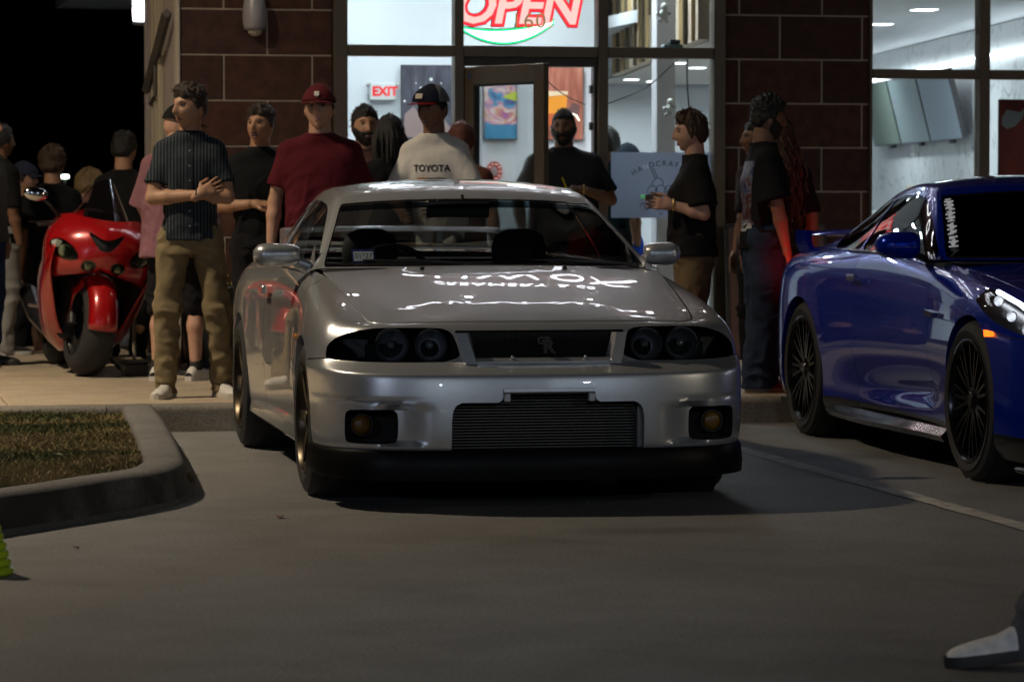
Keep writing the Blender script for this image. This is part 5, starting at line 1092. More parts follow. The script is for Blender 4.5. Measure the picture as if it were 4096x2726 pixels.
bt = cr(np.array(shb), np.linspace(10.0, 14, 40)); b = MB(); b.grid([[(p[0] * (1 - t), lerp(p[1], lerp(4.2, 4.6, (p[1] - 3.77) / .83), t), p[2] + .018 * math.sin(t * math.pi / 2)) for t in np.linspace(0, 1, 10)] for p in bt]); weld(mirror_mb(b), 'boot_lid', blue, BV, 40)
b = MB(); b.box(-.84, .84, .15, 4.5, .13, .16); b.build('floor_pan', matblk, BV); b = MB(); b.box(-.72, .72, .3, 1.4, .16, .66); b.build('engine_bay', matblk, BV)
for ay in AXB:
    for s in (1, -1): b = MB(); b.lathe([(.38, s * .5), (.38, s * .89)], 40, 'x', (0, ay, RB)); b.f = [q for q in b.f if len(q) == 4] + [tuple(range(40))]; b.mi = [0] * len(b.f); b.build('wheel_well', matblk, BV, 60)
for s in (1, -1):
    h = empty('headlight', (0, 0, 0)); h.parent = BV; S_ = parts['hl']
    m = MB(); m.add(S_.V * np.array([s, 1, 1]), S_.F if s > 0 else [q[::-1] for q in S_.F]); weld(m, 'lens', glass('blue lamp lens', (.85, .87, .9), .9, 0, 1.5), h, 60)
    m = MB(); m.add((S_.V + np.array([-.02, .07, -.015])) * np.array([s, 1, 1]), S_.F if s > 0 else [q[::-1] for q in S_.F]); weld(m, 'housing', MATS['lamp housing'], h, 60)
    ref = S_.V
    def onlens(x, z): k = np.argmin((ref[:, 0] - x) ** 2 + (ref[:, 2] - z) ** 2); return (s * x, ref[k, 1] + .018, z)
    b = MB(); b.tube([onlens(*p) for p in ((.805, .835), (.795, .79), (.79, .74), (.80, .69))], .011, 8); b.build('daytime_strip', emis('drl', (.9, .95, 1), 9.0), h, 60)
    for x, z in ((.845, .80), (.86, .74), (.855, .69)): p = onlens(x, z); b = MB(); b.lathe([(.024, p[1] + .02), (.024, p[1] + .012), (.018, p[1] + .03), (.006, p[1] + .045)], 16, 'y', (p[0], 0, p[2])); b.build('projector', MATS['reflector'], h, 60)
    b = MB(); k = body.V; b.loft([[(s * (.935 + dx), y, z) for y, z in ((.645, .652), (.655, .672), (.735, .677), (.725, .648))] for dx in (-.02, .006)]); b.build('side_marker', mat('side marker lit', (0.8, 0.2, 0.02), 0.3, emit=(1, .16, .01), estr=2.2), BV, 30)
    b = MB(); b.loft([[(s * (.925 + dx), y, z) for y, z in ((1.50, .70), (1.48, .725), (1.60, .735), (1.62, .715))] for dx in (-.03, .012)]); b.build('fender_emblem', chrome, BV, 30)
    b = MB(); b.bbox(s * .925 - .012, s * .925 + .012, 2.78, 2.90, .835, .868, .006); b.build('door_handle', mat('handle metal', (.35, .35, .37), .25, metal=1), BV)
    mr_ = empty('door_mirror', (s * .855, 2.02, 1.0)); mr_.parent = BV; rings = []
    for t in np.linspace(0, 1, 11):
        e = math.sqrt(max(.03, 1 - ((t - .45) / .57) ** 4)); hz, hy = .068 * e * (1.05 - .2 * t), .10 * e
        rings.append([(s * (.01 + .195 * t), -.05 + (hy if math.sin(a) < 0 else hy * .35) * math.sin(a), .025 + hz * (abs(math.cos(a)) ** .8) * (1 if math.cos(a) > 0 else -1)) for a in np.linspace(0, 2 * math.pi, 24, endpoint=False)])
    b = MB(); b.loft(rings); b.build('shell', blue, mr_, 50)
    b = MB(); b.loft([[(s * x, y, z) for y, z in ((-.09, z0), (-.02, z0), (0.0, z0 + .03), (-.07, z0 + .03))] for x, z0 in ((-.045, -.055), (.03, -.03), (.08, -.02))]); b.build('stalk', blackp, mr_, 30)
    b = MB(); b.box(min(s * .03, s * .185), max(s * .03, s * .185), -.018, -.013, -.02, .07); b.build('mirror_glass', chrome, mr_)
    for k in (0, 1):
        tl = empty('tail_light', (s * (.50 + .22 * k), 4.675 - .08 * k, .72)); tl.parent = BV
        b = MB(); b.lathe([(.05, 0), (.05, .03), (.072, .03), (.072, 0)], 24, 'y', closed=True); b.build('ring', emis('tail glow', (1, .02, .015), 1.5), tl, 40)
    for y, w2 in ((AXB[0], .255), (AXB[1], .285)): wheel(BV, s * (.93 - w2 / 2), y, RB, w2, .280, s, mat('gunmetal rim', (0.03, 0.03, 0.032), 0.22, metal=0.9), 7, 'triple')
tl = bpy.data.lights.new('tail_lamp', 'AREA'); tl.size = .2; tl.energy = 0.55; tl.spread = R(80); tl.color = (1, .03, .02); to = bpy.data.objects.new('tail_lamp', tl); COL.objects.link(to); to.parent = BV; to.location = (-.66, 4.71, .72); to.rotation_euler = (R(118), 0, R(-16))
# wing
wg = empty('rear_wing', (0, 4.42, .985)); wg.parent = BV
b = MB(); b.loft([[(x, y + .05 * (x / .72) ** 2, z - .02 * (abs(x) / .72) ** 3) for y, z in ((-.13, .072), (-.08, .092), (.0, .098), (.09, .095), (.09, .084), (0, .076))] for x in np.linspace(-.72, .72, 25)]); b.build('blade', blue, wg, 50)
for s in (1, -1): b = MB(); b.loft([[(s * (.70 + .02 * k + dx), y, z) for y in (-.10, .12) for dx in ((.0, .03) if y < 0 else (.03, .0))] for k, z in ((0, -.03), (1, .03), (1, .085))]); b.build('upright', blue, wg, 40)
# cabin and windscreen lettering
b = MB(); b.loft([[(x, 1.6 + .25 * (x / .74) ** 2, .945), (x, 1.9, .975), (x, 2.1, .95), (x, 2.15, .6)] for x in np.linspace(-.74, .74, 20)], False, (False, False)); b.build('dashboard', cab2, BV, 40)
seat(BV, -.38, 2.75, .32, cab); seat(BV, .38, 2.75, .32, cab)
for s in (1, -1): b = MB(); b.box(s * .79 - .02, s * .79 + .02, 1.7, 3.9, .25, .945); b.build('door_card', cab2, BV)
b = MB(); b.box(-.75, .75, 3.1, 3.2, .3, 1.0); b.build('rear_bulkhead', cab2, BV); b = MB(); b.box(-.76, .76, 1.6, 3.9, .2, .23); b.build('cabin_floor', cab2, BV)
k = np.where((np.abs(W_(ws) - 3.3) < .01))[0]; ln = cr(np.array([np.array(g)[3] for g in GN]), np.linspace(0.2, 1.7, 40))
b = MB()
for i in range(2, 38):
    if i % 9 == 0: continue
    p = ln[i]; q = ln[i] + np.array([0.03 * math.sin(i * 1.7), 0, 0]); b.tube([(-p[0] - .018 + .010 * math.sin(i * 2.3), p[1] - .012, p[2] + .007), (-p[0] + .012 - .010 * math.cos(i * 1.9), p[1] - .004, p[2] + .011)], .004, 4)
b.build('windscreen_lettering', mat('white vinyl', (0.8, 0.82, 0.85), 0.5, emit=(.8, .82, .85), estr=.15), BV)
# ------------------------------------------------------------------ red sport motorcycle
MC = empty('red_motorcycle', (1.615, 20.36, SWZ), R(2), 'red fully faired sport motorcycle leaning on its side stand', 'motorcycle')
MC.scale = (1.08, 1.05, 1.05)
lean_m = R(7.5)
MB_ROT = Matrix.Rotation(lean_m, 4, 'Y')
redp = car_paint('red fairing', (0.36, 0.006, 0.008), 0.15, 0.25, 0.02); mfr = mat('moto black', (0.012, 0.012, 0.012), .4); alloy = mat('moto alloy', (.35, .35, .36), .3, metal=1)
def mpart(name, mb_, m, ang=40, parent=None, rec=True): mb_.v = [tuple(MB_ROT @ Vector(p)) for p in mb_.v]; return mb_.build(name, m, parent or MC, ang, recalc=rec)
# wheels: front at y=0, turned slightly; rear at y=1.46
def mwheel(name, y, r, hw, steer):
    w0 = empty(name); w0.parent = MC
    Ms = Matrix.Translation((0, y, r)) @ Matrix.Rotation(R(steer), 4, 'Z')
    b = MB(); pr = []
    for a in np.linspace(-110, 110, 15): pr.append((r - hw * .92 + hw * .92 * math.cos(R(a)), hw * math.sin(R(a))))
    b.lathe(pr, 48, 'x'); b.f = b.f[:-2]; b.mi = b.mi[:-2]; b.v = [tuple(Ms @ Vector(p)) for p in b.v]; mpart('tyre', b, rubber, 50, w0)
    b = MB(); b.lathe([(r - hw * 1.15, -hw * .8), (r - hw * 1.3, -hw * .6), (r - hw * 1.35, 0), (r - hw * 1.3, hw * .6), (r - hw * 1.15, hw * .8)], 40, 'x'); b.f = b.f[:-2]; b.mi = b.mi[:-2]; b.v = [tuple(Ms @ Vector(p)) for p in b.v]; mpart('rim', b, mfr, 50, w0)
    for k in range(6): a = k * math.pi / 3; b = MB(); b.tube([(0, .03 * math.cos(a), .03 * math.sin(a)), (0, (r - hw * 1.3) * math.cos(a), (r - hw * 1.3) * math.sin(a))], [.022, .014], 6); b.v = [tuple(Ms @ Vector(p)) for p in b.v]; mpart('spoke', b, mfr, 50, w0)
    for s in (1, -1):
        b = MB(); b.lathe([(.155, s * .062), (.155, s * .067), (.09, s * .067), (.09, s * .062)], 32, 'x', closed=True); b.v = [tuple(Ms @ Vector(p)) for p in b.v]; mpart('brake_disc', b, mfr, 40, w0)
mwheel('front_wheel', 0, .30, .095, 9); mwheel('rear_wheel', 1.46, .315, .095, 0)
# forks and mudguard, turned with the wheel
STR = Matrix.Rotation(R(9), 4, 'Z')
def spart(name, mb_, m, ang=40): mb_.v = [tuple(STR @ Vector(p)) for p in mb_.v]; return mpart(name, mb_, m, ang)
for s in (1, -1):
    b = MB(); b.tube([(s * .105, 0.0, .30), (s * .10, .21, .83)], [.030, .028], 12); spart('fork', b, mfr, 50)
    b = MB(); b.bbox(s * .085 - .02, s * .085 + .02, .02, .10, .34, .46, .01); spart('brake_caliper', b, mfr)
P = []
for a in np.linspace(-8, 118, 16): 
    row_ = []
    for q in np.linspace(-1, 1, 11): rr_ = .328 - .045 * q ** 2 - (.02 if abs(q) > .95 else 0); row_.append((.088 * q, -rr_ * math.sin(R(a)) * 1.0 + .0, .30 + rr_ * math.cos(R(a))))
    P.append(row_)
P = [[(x * (1.0 if i < 13 else .8 - .1 * (i - 13)), y, z) for x, y, z in r_] for i, r_ in enumerate(P)]
b = MB(); b.grid([r_ for r_ in P[:13]]); o = spart('mudguard', b, redp, 60); o.modifiers.new('s', 'SOLIDIFY').thickness = .004
for s in (1, -1): b = MB(); b.loft([[(s * x, y, z) for x, y, z in ((.088, -.10, .54), (.125, -.02, .46), (.13, .04, .30))], [(s * x, y, z) for x, y, z in ((.088, .05, .60), (.125, .06, .52), (.13, .09, .34))]], False, (False, False)); o = spart('mudguard_side', b, redp, 60); o.modifiers.new('s', 'SOLIDIFY').thickness = .004
# nose fairing as one clipped surface: lamps and intake are cut from it
BSP = 0.35
NC = [[(0, -.14, .925), (.10, -.11, .93), (.19, -.02, .945), (.25, .10, .93), (.24, .28, .92)],
      [(0, -.245, .865), (.10, -.21, .875), (.215, -.12, .87), (.30, .05, .85), (.29, .27, .84)],
      [(0, -.285, .785), (.11, -.255, .785), (.23, -.175, .795), (.318, -.02, .775), (.305, .24, .75)],
      [(0, -.275, .685), (.12, -.255, .662), (.225, -.185, .672), (.305, -.06, .665), (.30, .20, .64)],
      [(0, -.235, .630), (.11, -.21, .598), (.20, -.13, .575), (.285, -.03, .56), (.285, .16, .55)],
      [(0, -.10, .64), (.09, -.08, .61), (.16, -.03, .59), (.24, .03, .55), (.25, .15, .54)]]
nose = Surf.net(np.array(NC), 9, 9)
def ncut(S, poly, ymax=.03): return S.split(np.where(S.V[:, 1] < ymax, poly_sd(S.V[:, 0], S.V[:, 2], poly), 1.0))
almond = round_poly([(.135, .680), (.20, .662), (.285, .700), (.308, .775), (.245, .800), (.165, .745)], 2)
innerl = [(.083 + .042 * math.cos(a), .650 + .036 * math.sin(a)) for a in np.linspace(0, 2 * math.pi, 25)[:-1]]
ramp_ = [(-.05, .80), (.035, .815), (.115, .858), (.07, .79), (.03, .745), (-.05, .735)]
nose, l_out = ncut(nose, almond); w1 = nose.wall(np.array([-.01, .05, 0])); nose, l_in = ncut(nose, innerl, -.16); w2 = nose.wall(np.array([0, .05, 0])); nose, ramS = ncut(nose, ramp_); w3 = nose.wall(np.array([0, .05, 0]))
nose, gv = seam(nose, lambda v: masked((v[:, 1] > -.16) & (v[:, 2] < .86), v[:, 1] - .03 - .5 * (v[:, 2] - .75)), .003)
BSP = 0.85
def mweld(mb_, name, m, parent=None, ang=50): mb_.v = [tuple(MB_ROT @ Vector(p)) for p in mb_.v]; return weld(mb_, name, m, parent or MC, ang)
def flipf(S, off=(0, 0, 0), sides=(1, -1)):
    m = MB()
    for s in sides: m.add((S.V + np.array(off)) * np.array([s, 1, 1]), [q[::-1] for q in S.F] if s > 0 else S.F)
    return m
mweld(flipf(nose), 'nose_fairing', redp); mweld(mirror_mb(join(w1, w2, w3)), 'lamp_recess', matblk); mweld(flipf(ramS, (0, .03, 0)), 'ram_air_intake', matblk); mweld(flipf(gv, (-.003, .004, 0)), 'panel_gap', seam_m)
for s in (1, -1):
    for S_, nm, (cx_, cz_, r_) in ((l_out, 'outer', (.215, .722, .040)), (l_in, 'inner', (.083, .650, .026))):
        hl_ = empty('headlight'); hl_.parent = MC; k_ = np.argmin((S_.V[:, 0] - cx_) ** 2 + (S_.V[:, 2] - cz_) ** 2); y_ = S_.V[k_][1]
        mweld(flipf(S_, (0, 0, 0), (s,)), 'lens', glass('moto lens', (.75, .78, .70), 1.0, 0, 1.5), hl_); mweld(flipf(S_, (-.008, .045, 0), (s,)), 'housing', mat('moto housing', (.03, .03, .03), .3), hl_)
        b = MB(); b.lathe([(r_, y_ + .035), (r_ * .95, y_ + .015), (r_ * .7, y_ + .008), (r_ * .3, y_ + .006)], 18, 'y', (s * cx_, 0, cz_)); mpart('projector', b, mat('moto projector', (.20, .23, .13), .12, metal=.5, coat=1), 60, hl_)
    y_ = l_out.V[np.argmin((l_out.V[:, 0] - .265) ** 2 + (l_out.V[:, 2] - .765) ** 2)][1]
    b = MB(); b.add([(s * x, y_ + .012 + dy, z) for x, z, dy in ((.235, .775, -.02), (.265, .785, .0), (.295, .77, .02), (.28, .735, .0), (.25, .74, -.015))], [(0, 1, 2, 3, 4)]); mpart('position_light', b, mat('clear lens', (.7, .7, .68), .2, metal=.4), 60)
# windscreen bubble
P = []
for v in np.linspace(0, 1, 12):
    row_ = []
    for q in np.linspace(-1, 1, 17):
        w_ = lerp(.205, .085, v ** 1.6); z = lerp(.875, 1.17, v) - .13 * q * q * (1 - .45 * v); y = lerp(-.135, .10, v ** .9) + .15 * q * q; row_.append((w_ * q, y, z))
    P.append(row_)
b = MB(); b.grid(P); mpart('windscreen', b, glass('smoke screen', (.55, .47, .52), 1.0, 0, 1.5), 180)
b = MB(); b.bbox(-.11, .11, .06, .12, .86, .99, .02); mpart('instrument_panel', b, matblk)
# side fairings, belly, tank, seat, tail
for s in (1, -1):
    S0 = [[(.275, -.17, .75), (.30, .00, .75), (.285, .20, .72), (.27, .45, .70), (.22, .70, .66)], [(.285, -.14, .62), (.305, .02, .61), (.30, .22, .58), (.285, .48, .56), (.22, .72, .58)], [(.235, -.03, .45), (.285, .10, .44), (.285, .28, .42), (.26, .52, .40), (.20, .74, .46)], [(.165, .08, .27), (.22, .20, .25), (.225, .36, .22), (.20, .56, .22), (.15, .76, .30)], [(.04, .22, .15), (.10, .26, .13), (.12, .38, .12), (.11, .56, .13), (.09, .74, .20)]]
    A_ = np.array(S0) * np.array([s, 1, 1]); A_ = cmr(A_.reshape(5, -1), np.linspace(0, 4, 21)).reshape(21, 5, 3); A_ = np.swapaxes(cmr(np.swapaxes(A_, 0, 1).reshape(5, -1), np.linspace(0, 4, 21)).reshape(21, 21, 3), 0, 1)
    b = MB(); b.grid([[tuple(p) for p in r_] for r_ in A_]); o = mpart('side_fairing', b, redp, 70); o.modifiers.new('s', 'SOLIDIFY').thickness = .006
    b = MB(); b.tube([(s * .18, .10, .845), (s * .30, .03, .965), (s * .365, .0, 1.01)], [.012, .009, .009], 8); mpart('mirror_stalk', b, mfr, 60)
    b = MB(); b.sphere((s * .175, -.02, .885), (.032, .03, .02), 12, 8); mpart('mirror_foot', b, mfr, 60)
    if s < 0: b = MB(); b.sphere((s * .405, .0, 1.03), (.070, .025, .042), 16, 10); mpart('mirror', b, mat('mirror chrome', (.55, .55, .56), .1, metal=1), 60)
    b = MB(); b.tube([(s * .10, .24, .90), (s * .34, .33, .86)], .016, 8); mpart('handlebar', b, mfr, 60); b = MB(); b.tube([(s * .22, .25, .88), (s * .40, .21, .865)], .006, 6); mpart('lever', b, mfr, 60)
    b = MB(); b.tube([(s * .20, .80, .36), (s * .29, .80, .365)], .012, 8); mpart('foot_peg', b, alloy, 60)
    b = MB(); b.tube([(s * .15, .75, .22), (s * .20, 1.1, .30), (s * .22, 1.55, .42)], [.04, .055, .06], 14); mpart('exhaust', b, alloy, 60)
    b = MB(); b.tube([(s * .13, .85, .35), (s * .13, 1.46, .315)], .03, 8); mpart('swingarm', b, mfr, 60)
b = MB(); b.loft([[(w_ * math.cos(a), y, zc + hz * math.sin(a)) for a in np.linspace(0, 2 * math.pi, 20, endpoint=False)] for y, zc, w_, hz in ((.28, .86, .10, .08), (.36, .88, .17, .11), (.55, .88, .18, .11), (.75, .84, .13, .08), (.80, .82, .10, .05))]); mpart('fuel_tank', b, redp, 60)
b = MB(); b.loft([[(w_ * math.cos(a), y, zc + hz * math.sin(a)) for a in np.linspace(0, 2 * math.pi, 16, endpoint=False)] for y, zc, w_, hz in ((.78, .80, .12, .04), (1.0, .79, .16, .05), (1.2, .84, .15, .05), (1.5, .90, .11, .04))]); mpart('seat', b, matblk, 60)
b = MB(); b.loft([[(w_ * math.cos(a), y, zc + hz * math.sin(a)) for a in np.linspace(0, 2 * math.pi, 16, endpoint=False)] for y, zc, w_, hz in ((1.0, .72, .15, .07), (1.3, .78, .14, .07), (1.6, .86, .09, .05), (1.72, .89, .04, .02))]); mpart('tail', b, redp, 60)
b = MB(); b.bbox(-.17, .17, .12, .85, .20, .72, .03); mpart('engine', b, matblk)
b = MB(); b.tube([(.14, .62, .20), (.30, .56, .02), (.335, .50, .005)], [.014, .012, .014], 8); b.bbox(.31, .37, .47, .53, .0, .012, .003); so = b.build('side_stand', mfr, MC, 60); so.location = (-.03, -.05, -.002)
# ------------------------------------------------------------------ people
def nets(D, lo, h):
    """naive surface nets on a distance grid"""
    s = D < 0; nx, ny, nz = D.shape
    acc = np.zeros((nx - 1, ny - 1, nz - 1, 3), np.float32); cnt = np.zeros((nx - 1, ny - 1, nz - 1), np.float32)
    for ax_ in range(3):
        o1, o2 = [k for k in range(3) if k != ax_]
        for a in (0, 1):
            for b in (0, 1):
                s0 = [slice(0, -1)] * 3; s1 = [slice(0, -1)] * 3; s1[ax_] = slice(1, None)
                for o_, v_ in ((o1, a), (o2, b)):
                    s0[o_] = slice(1, None) if v_ else slice(0, -1); s1[o_] = s0[o_]
                d0, d1 = D[tuple(s0)], D[tuple(s1)]; m = (d0 < 0) != (d1 < 0); t = np.where(m, d0 / np.where(m, d0 - d1, 1), 0)
                acc[..., ax_] += np.where(m, t, 0); acc[..., o1] += np.where(m, a, 0); acc[..., o2] += np.where(m, b, 0); cnt += m
    act = cnt > 0; idx = np.full(act.shape, -1, np.int64); n = int(act.sum()); idx[act] = np.arange(n)
    ii = np.argwhere(act); V = (ii + acc[act] / cnt[act][:, None]) * h + np.array(lo)
    F = []
    for ax_ in range(3):
        o1, o2 = (ax_ + 1) % 3, (ax_ + 2) % 3
        s0 = [slice(1, -1)] * 3; s1 = [slice(1, -1)] * 3; s0[ax_] = slice(0, -1); s1[ax_] = slice(1, None)
        a, b = s[tuple(s0)], s[tuple(s1)]; ch = np.argwhere(a != b); sg = a[a != b]
        if not len(ch): continue
        c = ch.copy(); c[:, o1] += 1; c[:, o2] += 1
        def g(d1, d2): q = c.copy(); q[:, o1] -= d1; q[:, o2] -= d2; return idx[q[:, 0], q[:, 1], q[:, 2]]
        Q = np.stack([g(1, 1), g(0, 1), g(0, 0), g(1, 0)], -1); Q[~sg] = Q[~sg][:, ::-1]; F.append(Q)
    F = np.concatenate(F); F = F[(F >= 0).all(1)]; return V, F
class Field:
    def __init__(s, lo, hi, h):
        s.lo = np.array(lo, float); s.h = h; n = np.ceil((np.array(hi) - s.lo) / h).astype(int) + 1; s.n = n; s.D = np.full(n, 0.2, np.float32)
    def pts(s, sl): 
        g = np.meshgrid(*[np.arange(a.start, a.stop) * s.h + s.lo[i] for i, a in enumerate(sl)], indexing='ij'); return np.stack(g, -1)
    def region(s, lo, hi):
        a = np.maximum(np.floor((np.array(lo) - s.lo) / s.h).astype(int), 0); b = np.minimum(np.ceil((np.array(hi) - s.lo) / s.h).astype(int) + 1, s.n); return tuple(slice(x, max(x, y)) for x, y in zip(a, b))
    def put(s, sl, d, k):
        D = s.D[sl]
        if k > 0: hh = np.clip(0.5 + 0.5 * (D - d) / k, 0, 1); s.D[sl] = D * (1 - hh) + d * hh - k * hh * (1 - hh)
        else: s.D[sl] = np.minimum(D, d)
    def cap(s, p0, p1, r0, r1, k=0.02, squash=None):
        p0, p1 = np.array(p0, float), np.array(p1, float); m = max(r0, r1) + k + 0.03; sl = s.region(np.minimum(p0, p1) - m, np.maximum(p0, p1) + m)
        P = s.pts(sl)
        if P.size == 0: return
        ba = p1 - p0; pa = P - p0; t = np.clip((pa @ ba) / (ba @ ba + 1e-9), 0, 1); v = pa - t[..., None] * ba
        if squash is not None:
            n, f = np.array(squash[0], float), squash[1]; n /= np.linalg.norm(n); c = v @ n; v = v + c[..., None] * n * (f - 1)
        s.put(sl, np.linalg.norm(v, axis=-1) - (r0 + (r1 - r0) * t), k)
    def chain(s, pts, rad, k=0.015, squash=None):
        for i in range(len(pts) - 1): s.cap(pts[i], pts[i + 1], rad[i], rad[i + 1], k, squash)
    def torso(s, secs, T, k=0.03, pw=2.4):
        """secs (z, cy, hw, hd) in torso space; T(z) -> (dx, dy) shear; smooth interpolation"""
        z = np.array([a[0] for a in secs]); zz = np.linspace(z[0], z[-1], 40)
        tz = np.interp(zz, z, np.arange(len(z))); C = cmr(np.array([a[1:] for a in secs]), tz)
        mw = max(a[2] for a in secs) + 0.12; sl = s.region((-mw, -0.42, z[0] - 0.04), (mw, 0.42, z[-1] + 0.04)); P = s.pts(sl)
        Z = P[..., 2]; cy, hw, hd = (np.interp(Z, zz, C[:, i]) for i in range(3)); dx, dy = T(Z)
        q = (np.abs((P[..., 0] - dx) / hw) ** pw + np.abs((P[..., 1] - cy - dy) / hd) ** pw) ** (1 / pw)
        d = (q - 1) * np.minimum(hw, hd); d = np.maximum(d, np.maximum(z[0] - Z, Z - z[-1])); s.put(sl, d, k)
    def folds(s, fn, band=0.03):
        m = np.abs(s.D) < band; ii = np.argwhere(m); P = ii * s.h + s.lo; s.D[m] += fn(P).astype(np.float32)
    def mb(s): 
        m = MB(); V, F = nets(s.D, s.lo, s.h); m.v = [tuple(v) for v in V.tolist()]; m.f = [tuple(q) for q in F.tolist()]; m.mi = [0] * len(m.f); return m


HA, HB, HC = 0.076, 0.098, 0.120
def head_grid(n=64, m=46, n0=0.5):
    u = np.linspace(-math.pi, math.pi, n, endpoint=False); ph = u - n0 * np.sin(u); th = np.linspace(0.04, math.pi - 0.04, m)
    TH, PH = np.meshgrid(th, ph, indexing='ij'); return TH, PH
def head_base(TH, PH, jaw=1.0):
    x = HA * np.sin(TH) * np.sin(PH); y = -HB * np.sin(TH) * np.cos(PH); z = HC * np.cos(TH)
    t = np.clip(-z / HC, 0, 1); x = x * (1 + 0.06 * np.exp(-((z - .02) / .05) ** 2)) * (1 - 0.24 * sstep(0.25, 1.0, t) * (2 - jaw))
    bk = y > 0; y = np.where(bk, y * (1 - 0.55 * sstep(0.1, 0.95, t)), y)
    y = np.where(~bk, y * (1 + 0.11 * sstep(0.35, 0.9, t)), y); y = y + np.where(~bk, 0.004 * sstep(0.3, .8, z / HC), 0)
    x = np.where(~bk, x * (1 - 0.06 * sstep(0.3, 0.8, -y / HB)), x)
    return x, y, z
def head_mesh(jaw=1.0, smile=0.0):
    TH, PH = head_grid(); x, y, z = head_base(TH, PH, jaw); f = y < 0.0; g = lambda cx, cz, sx, sz: np.exp(-((np.abs(x) - cx) / sx) ** 2 - ((z - cz) / sz) ** 2) * f
    nw = np.interp(z, [-.04, -.022, .03], [.018, .015, .010]); npf = np.interp(z, [-.046, -.036, -.026, -.015, .012, .034, .06], [0, .013, .030, .027, .014, .005, 0])
    y = y - npf * np.exp(-(x / nw) ** 2) * f
    y = y + .013 * g(.031, .014, .016, .011) - .006 * g(.022, .036, .026, .009) - .004 * g(.045, -.02, .02, .02) - .004 * g(0, -.060, .026, .014) + .003 * g(0, -.0605, .022, .003) - .011 * g(0, -.100, .024, .018) + .004 * g(0, -.080, .02, .007)
    if smile: y = y - .004 * smile * g(.040, -.035, .012, .014); 
    return x, y, z
def shell_faces(m, n, keep=None):
    F = []
    for i in range(m - 1):
        for j in range(n):
            k = (j + 1) % n
            if keep is None or keep[i, j] or keep[i + 1, j] or keep[i, k] or keep[i + 1, k]: F.append((i * n + j, (i + 1) * n + j, (i + 1) * n + k, i * n + k))
    return F
def hair_shell(style, jaw=1.0, n=80, m=60):
    TH, PH = head_grid(n, m, 0.2); x, y, z = head_base(TH, PH, jaw); P = np.stack([x, y, z], -1); nr = np.stack([x / HA ** 2, y / HB ** 2, z / HC ** 2], -1); nr /= np.linalg.norm(nr, axis=-1, keepdims=True)
    a = np.abs(PH); fr = style.get('front', .060); sd_ = style.get('side', -.012); bkz = style.get('back', -.060)
    hl = np.where(a < 1.0, fr - .012 * (a / 1.0) ** 2 + .004 * np.sin(PH * 9), np.where(a < 1.75, lerp(fr - .012, sd_, sstep(1.0, 1.45, a)), lerp(sd_, bkz, sstep(1.75, 2.4, a))))
    mask = sstep(hl - .007, hl + .010, z)
    top = sstep(.02, .09, z); th = lerp(style.get('ts', .010), style.get('tt', .022), top) * (1 + style.get('ff', 0.0) * sstep(.2, .9, -y / HB) * top)
    sc = style.get('ns', 60); nse = vnoise(P * sc, style.get('seed', 1)) * .6 + vnoise(P * sc * 2.3, 5) * .4
    if style.get('str', 0): nse = nse * .4 + .8 * vnoise(np.stack([PH * 9, TH * 1.6, 0 * TH], -1) * 1.3, 3)
    th = th * (1 + style.get('na', .35) * nse)
    ramp = sstep(hl - .004, hl + .034, z); T = (th * (.22 + .78 * ramp)) * mask - .007 * (1 - mask); Q = P + nr * T[..., None]
    Q[..., 2] += np.minimum(style.get('drop', 0) * mask * sstep(2.0, 2.7, a) * sstep(.03, -.05, z), 0)
    return Q.reshape(-1, 3), shell_faces(m, n, mask > .02)
def beard_shell(thk, jaw=1.0, low=-.035, full=True, n=80, m=60):
    TH, PH = head_grid(n, m, 0.35); x, y, z = head_base(TH, PH, jaw); P = np.stack([x, y, z], -1); nr = np.stack([x / HA ** 2, y / HB ** 2, z / HC ** 2], -1); nr /= np.linalg.norm(nr, axis=-1, keepdims=True)
    a = np.abs(PH)
    if full: mk = sstep(low + .012, low - .006, z - .035 * sstep(.5, 1.5, a)) * sstep(1.8, 1.55, a); mk *= 1 - np.exp(-(x / .022) ** 2 - ((z + .060) / .008) ** 2) * 1.0
    else: mk = np.exp(-(x / .026) ** 4 - ((z + .0455 + .1 * np.abs(x)) / .0075) ** 4)
    mk = np.clip(mk, 0, 1); T = (thk * (1 + .35 * vnoise(P * 130, 2)) + .007 * np.exp(-(x / .03) ** 2 - ((z + .055) / .016) ** 2) + .007 * np.exp(-(x / .022) ** 2 - ((z + .1) / .016) ** 2)) * mk - .010 * (1 - mk)
    return (P + nr * T[..., None]).reshape(-1, 3), shell_faces(m, n, mk > .02)
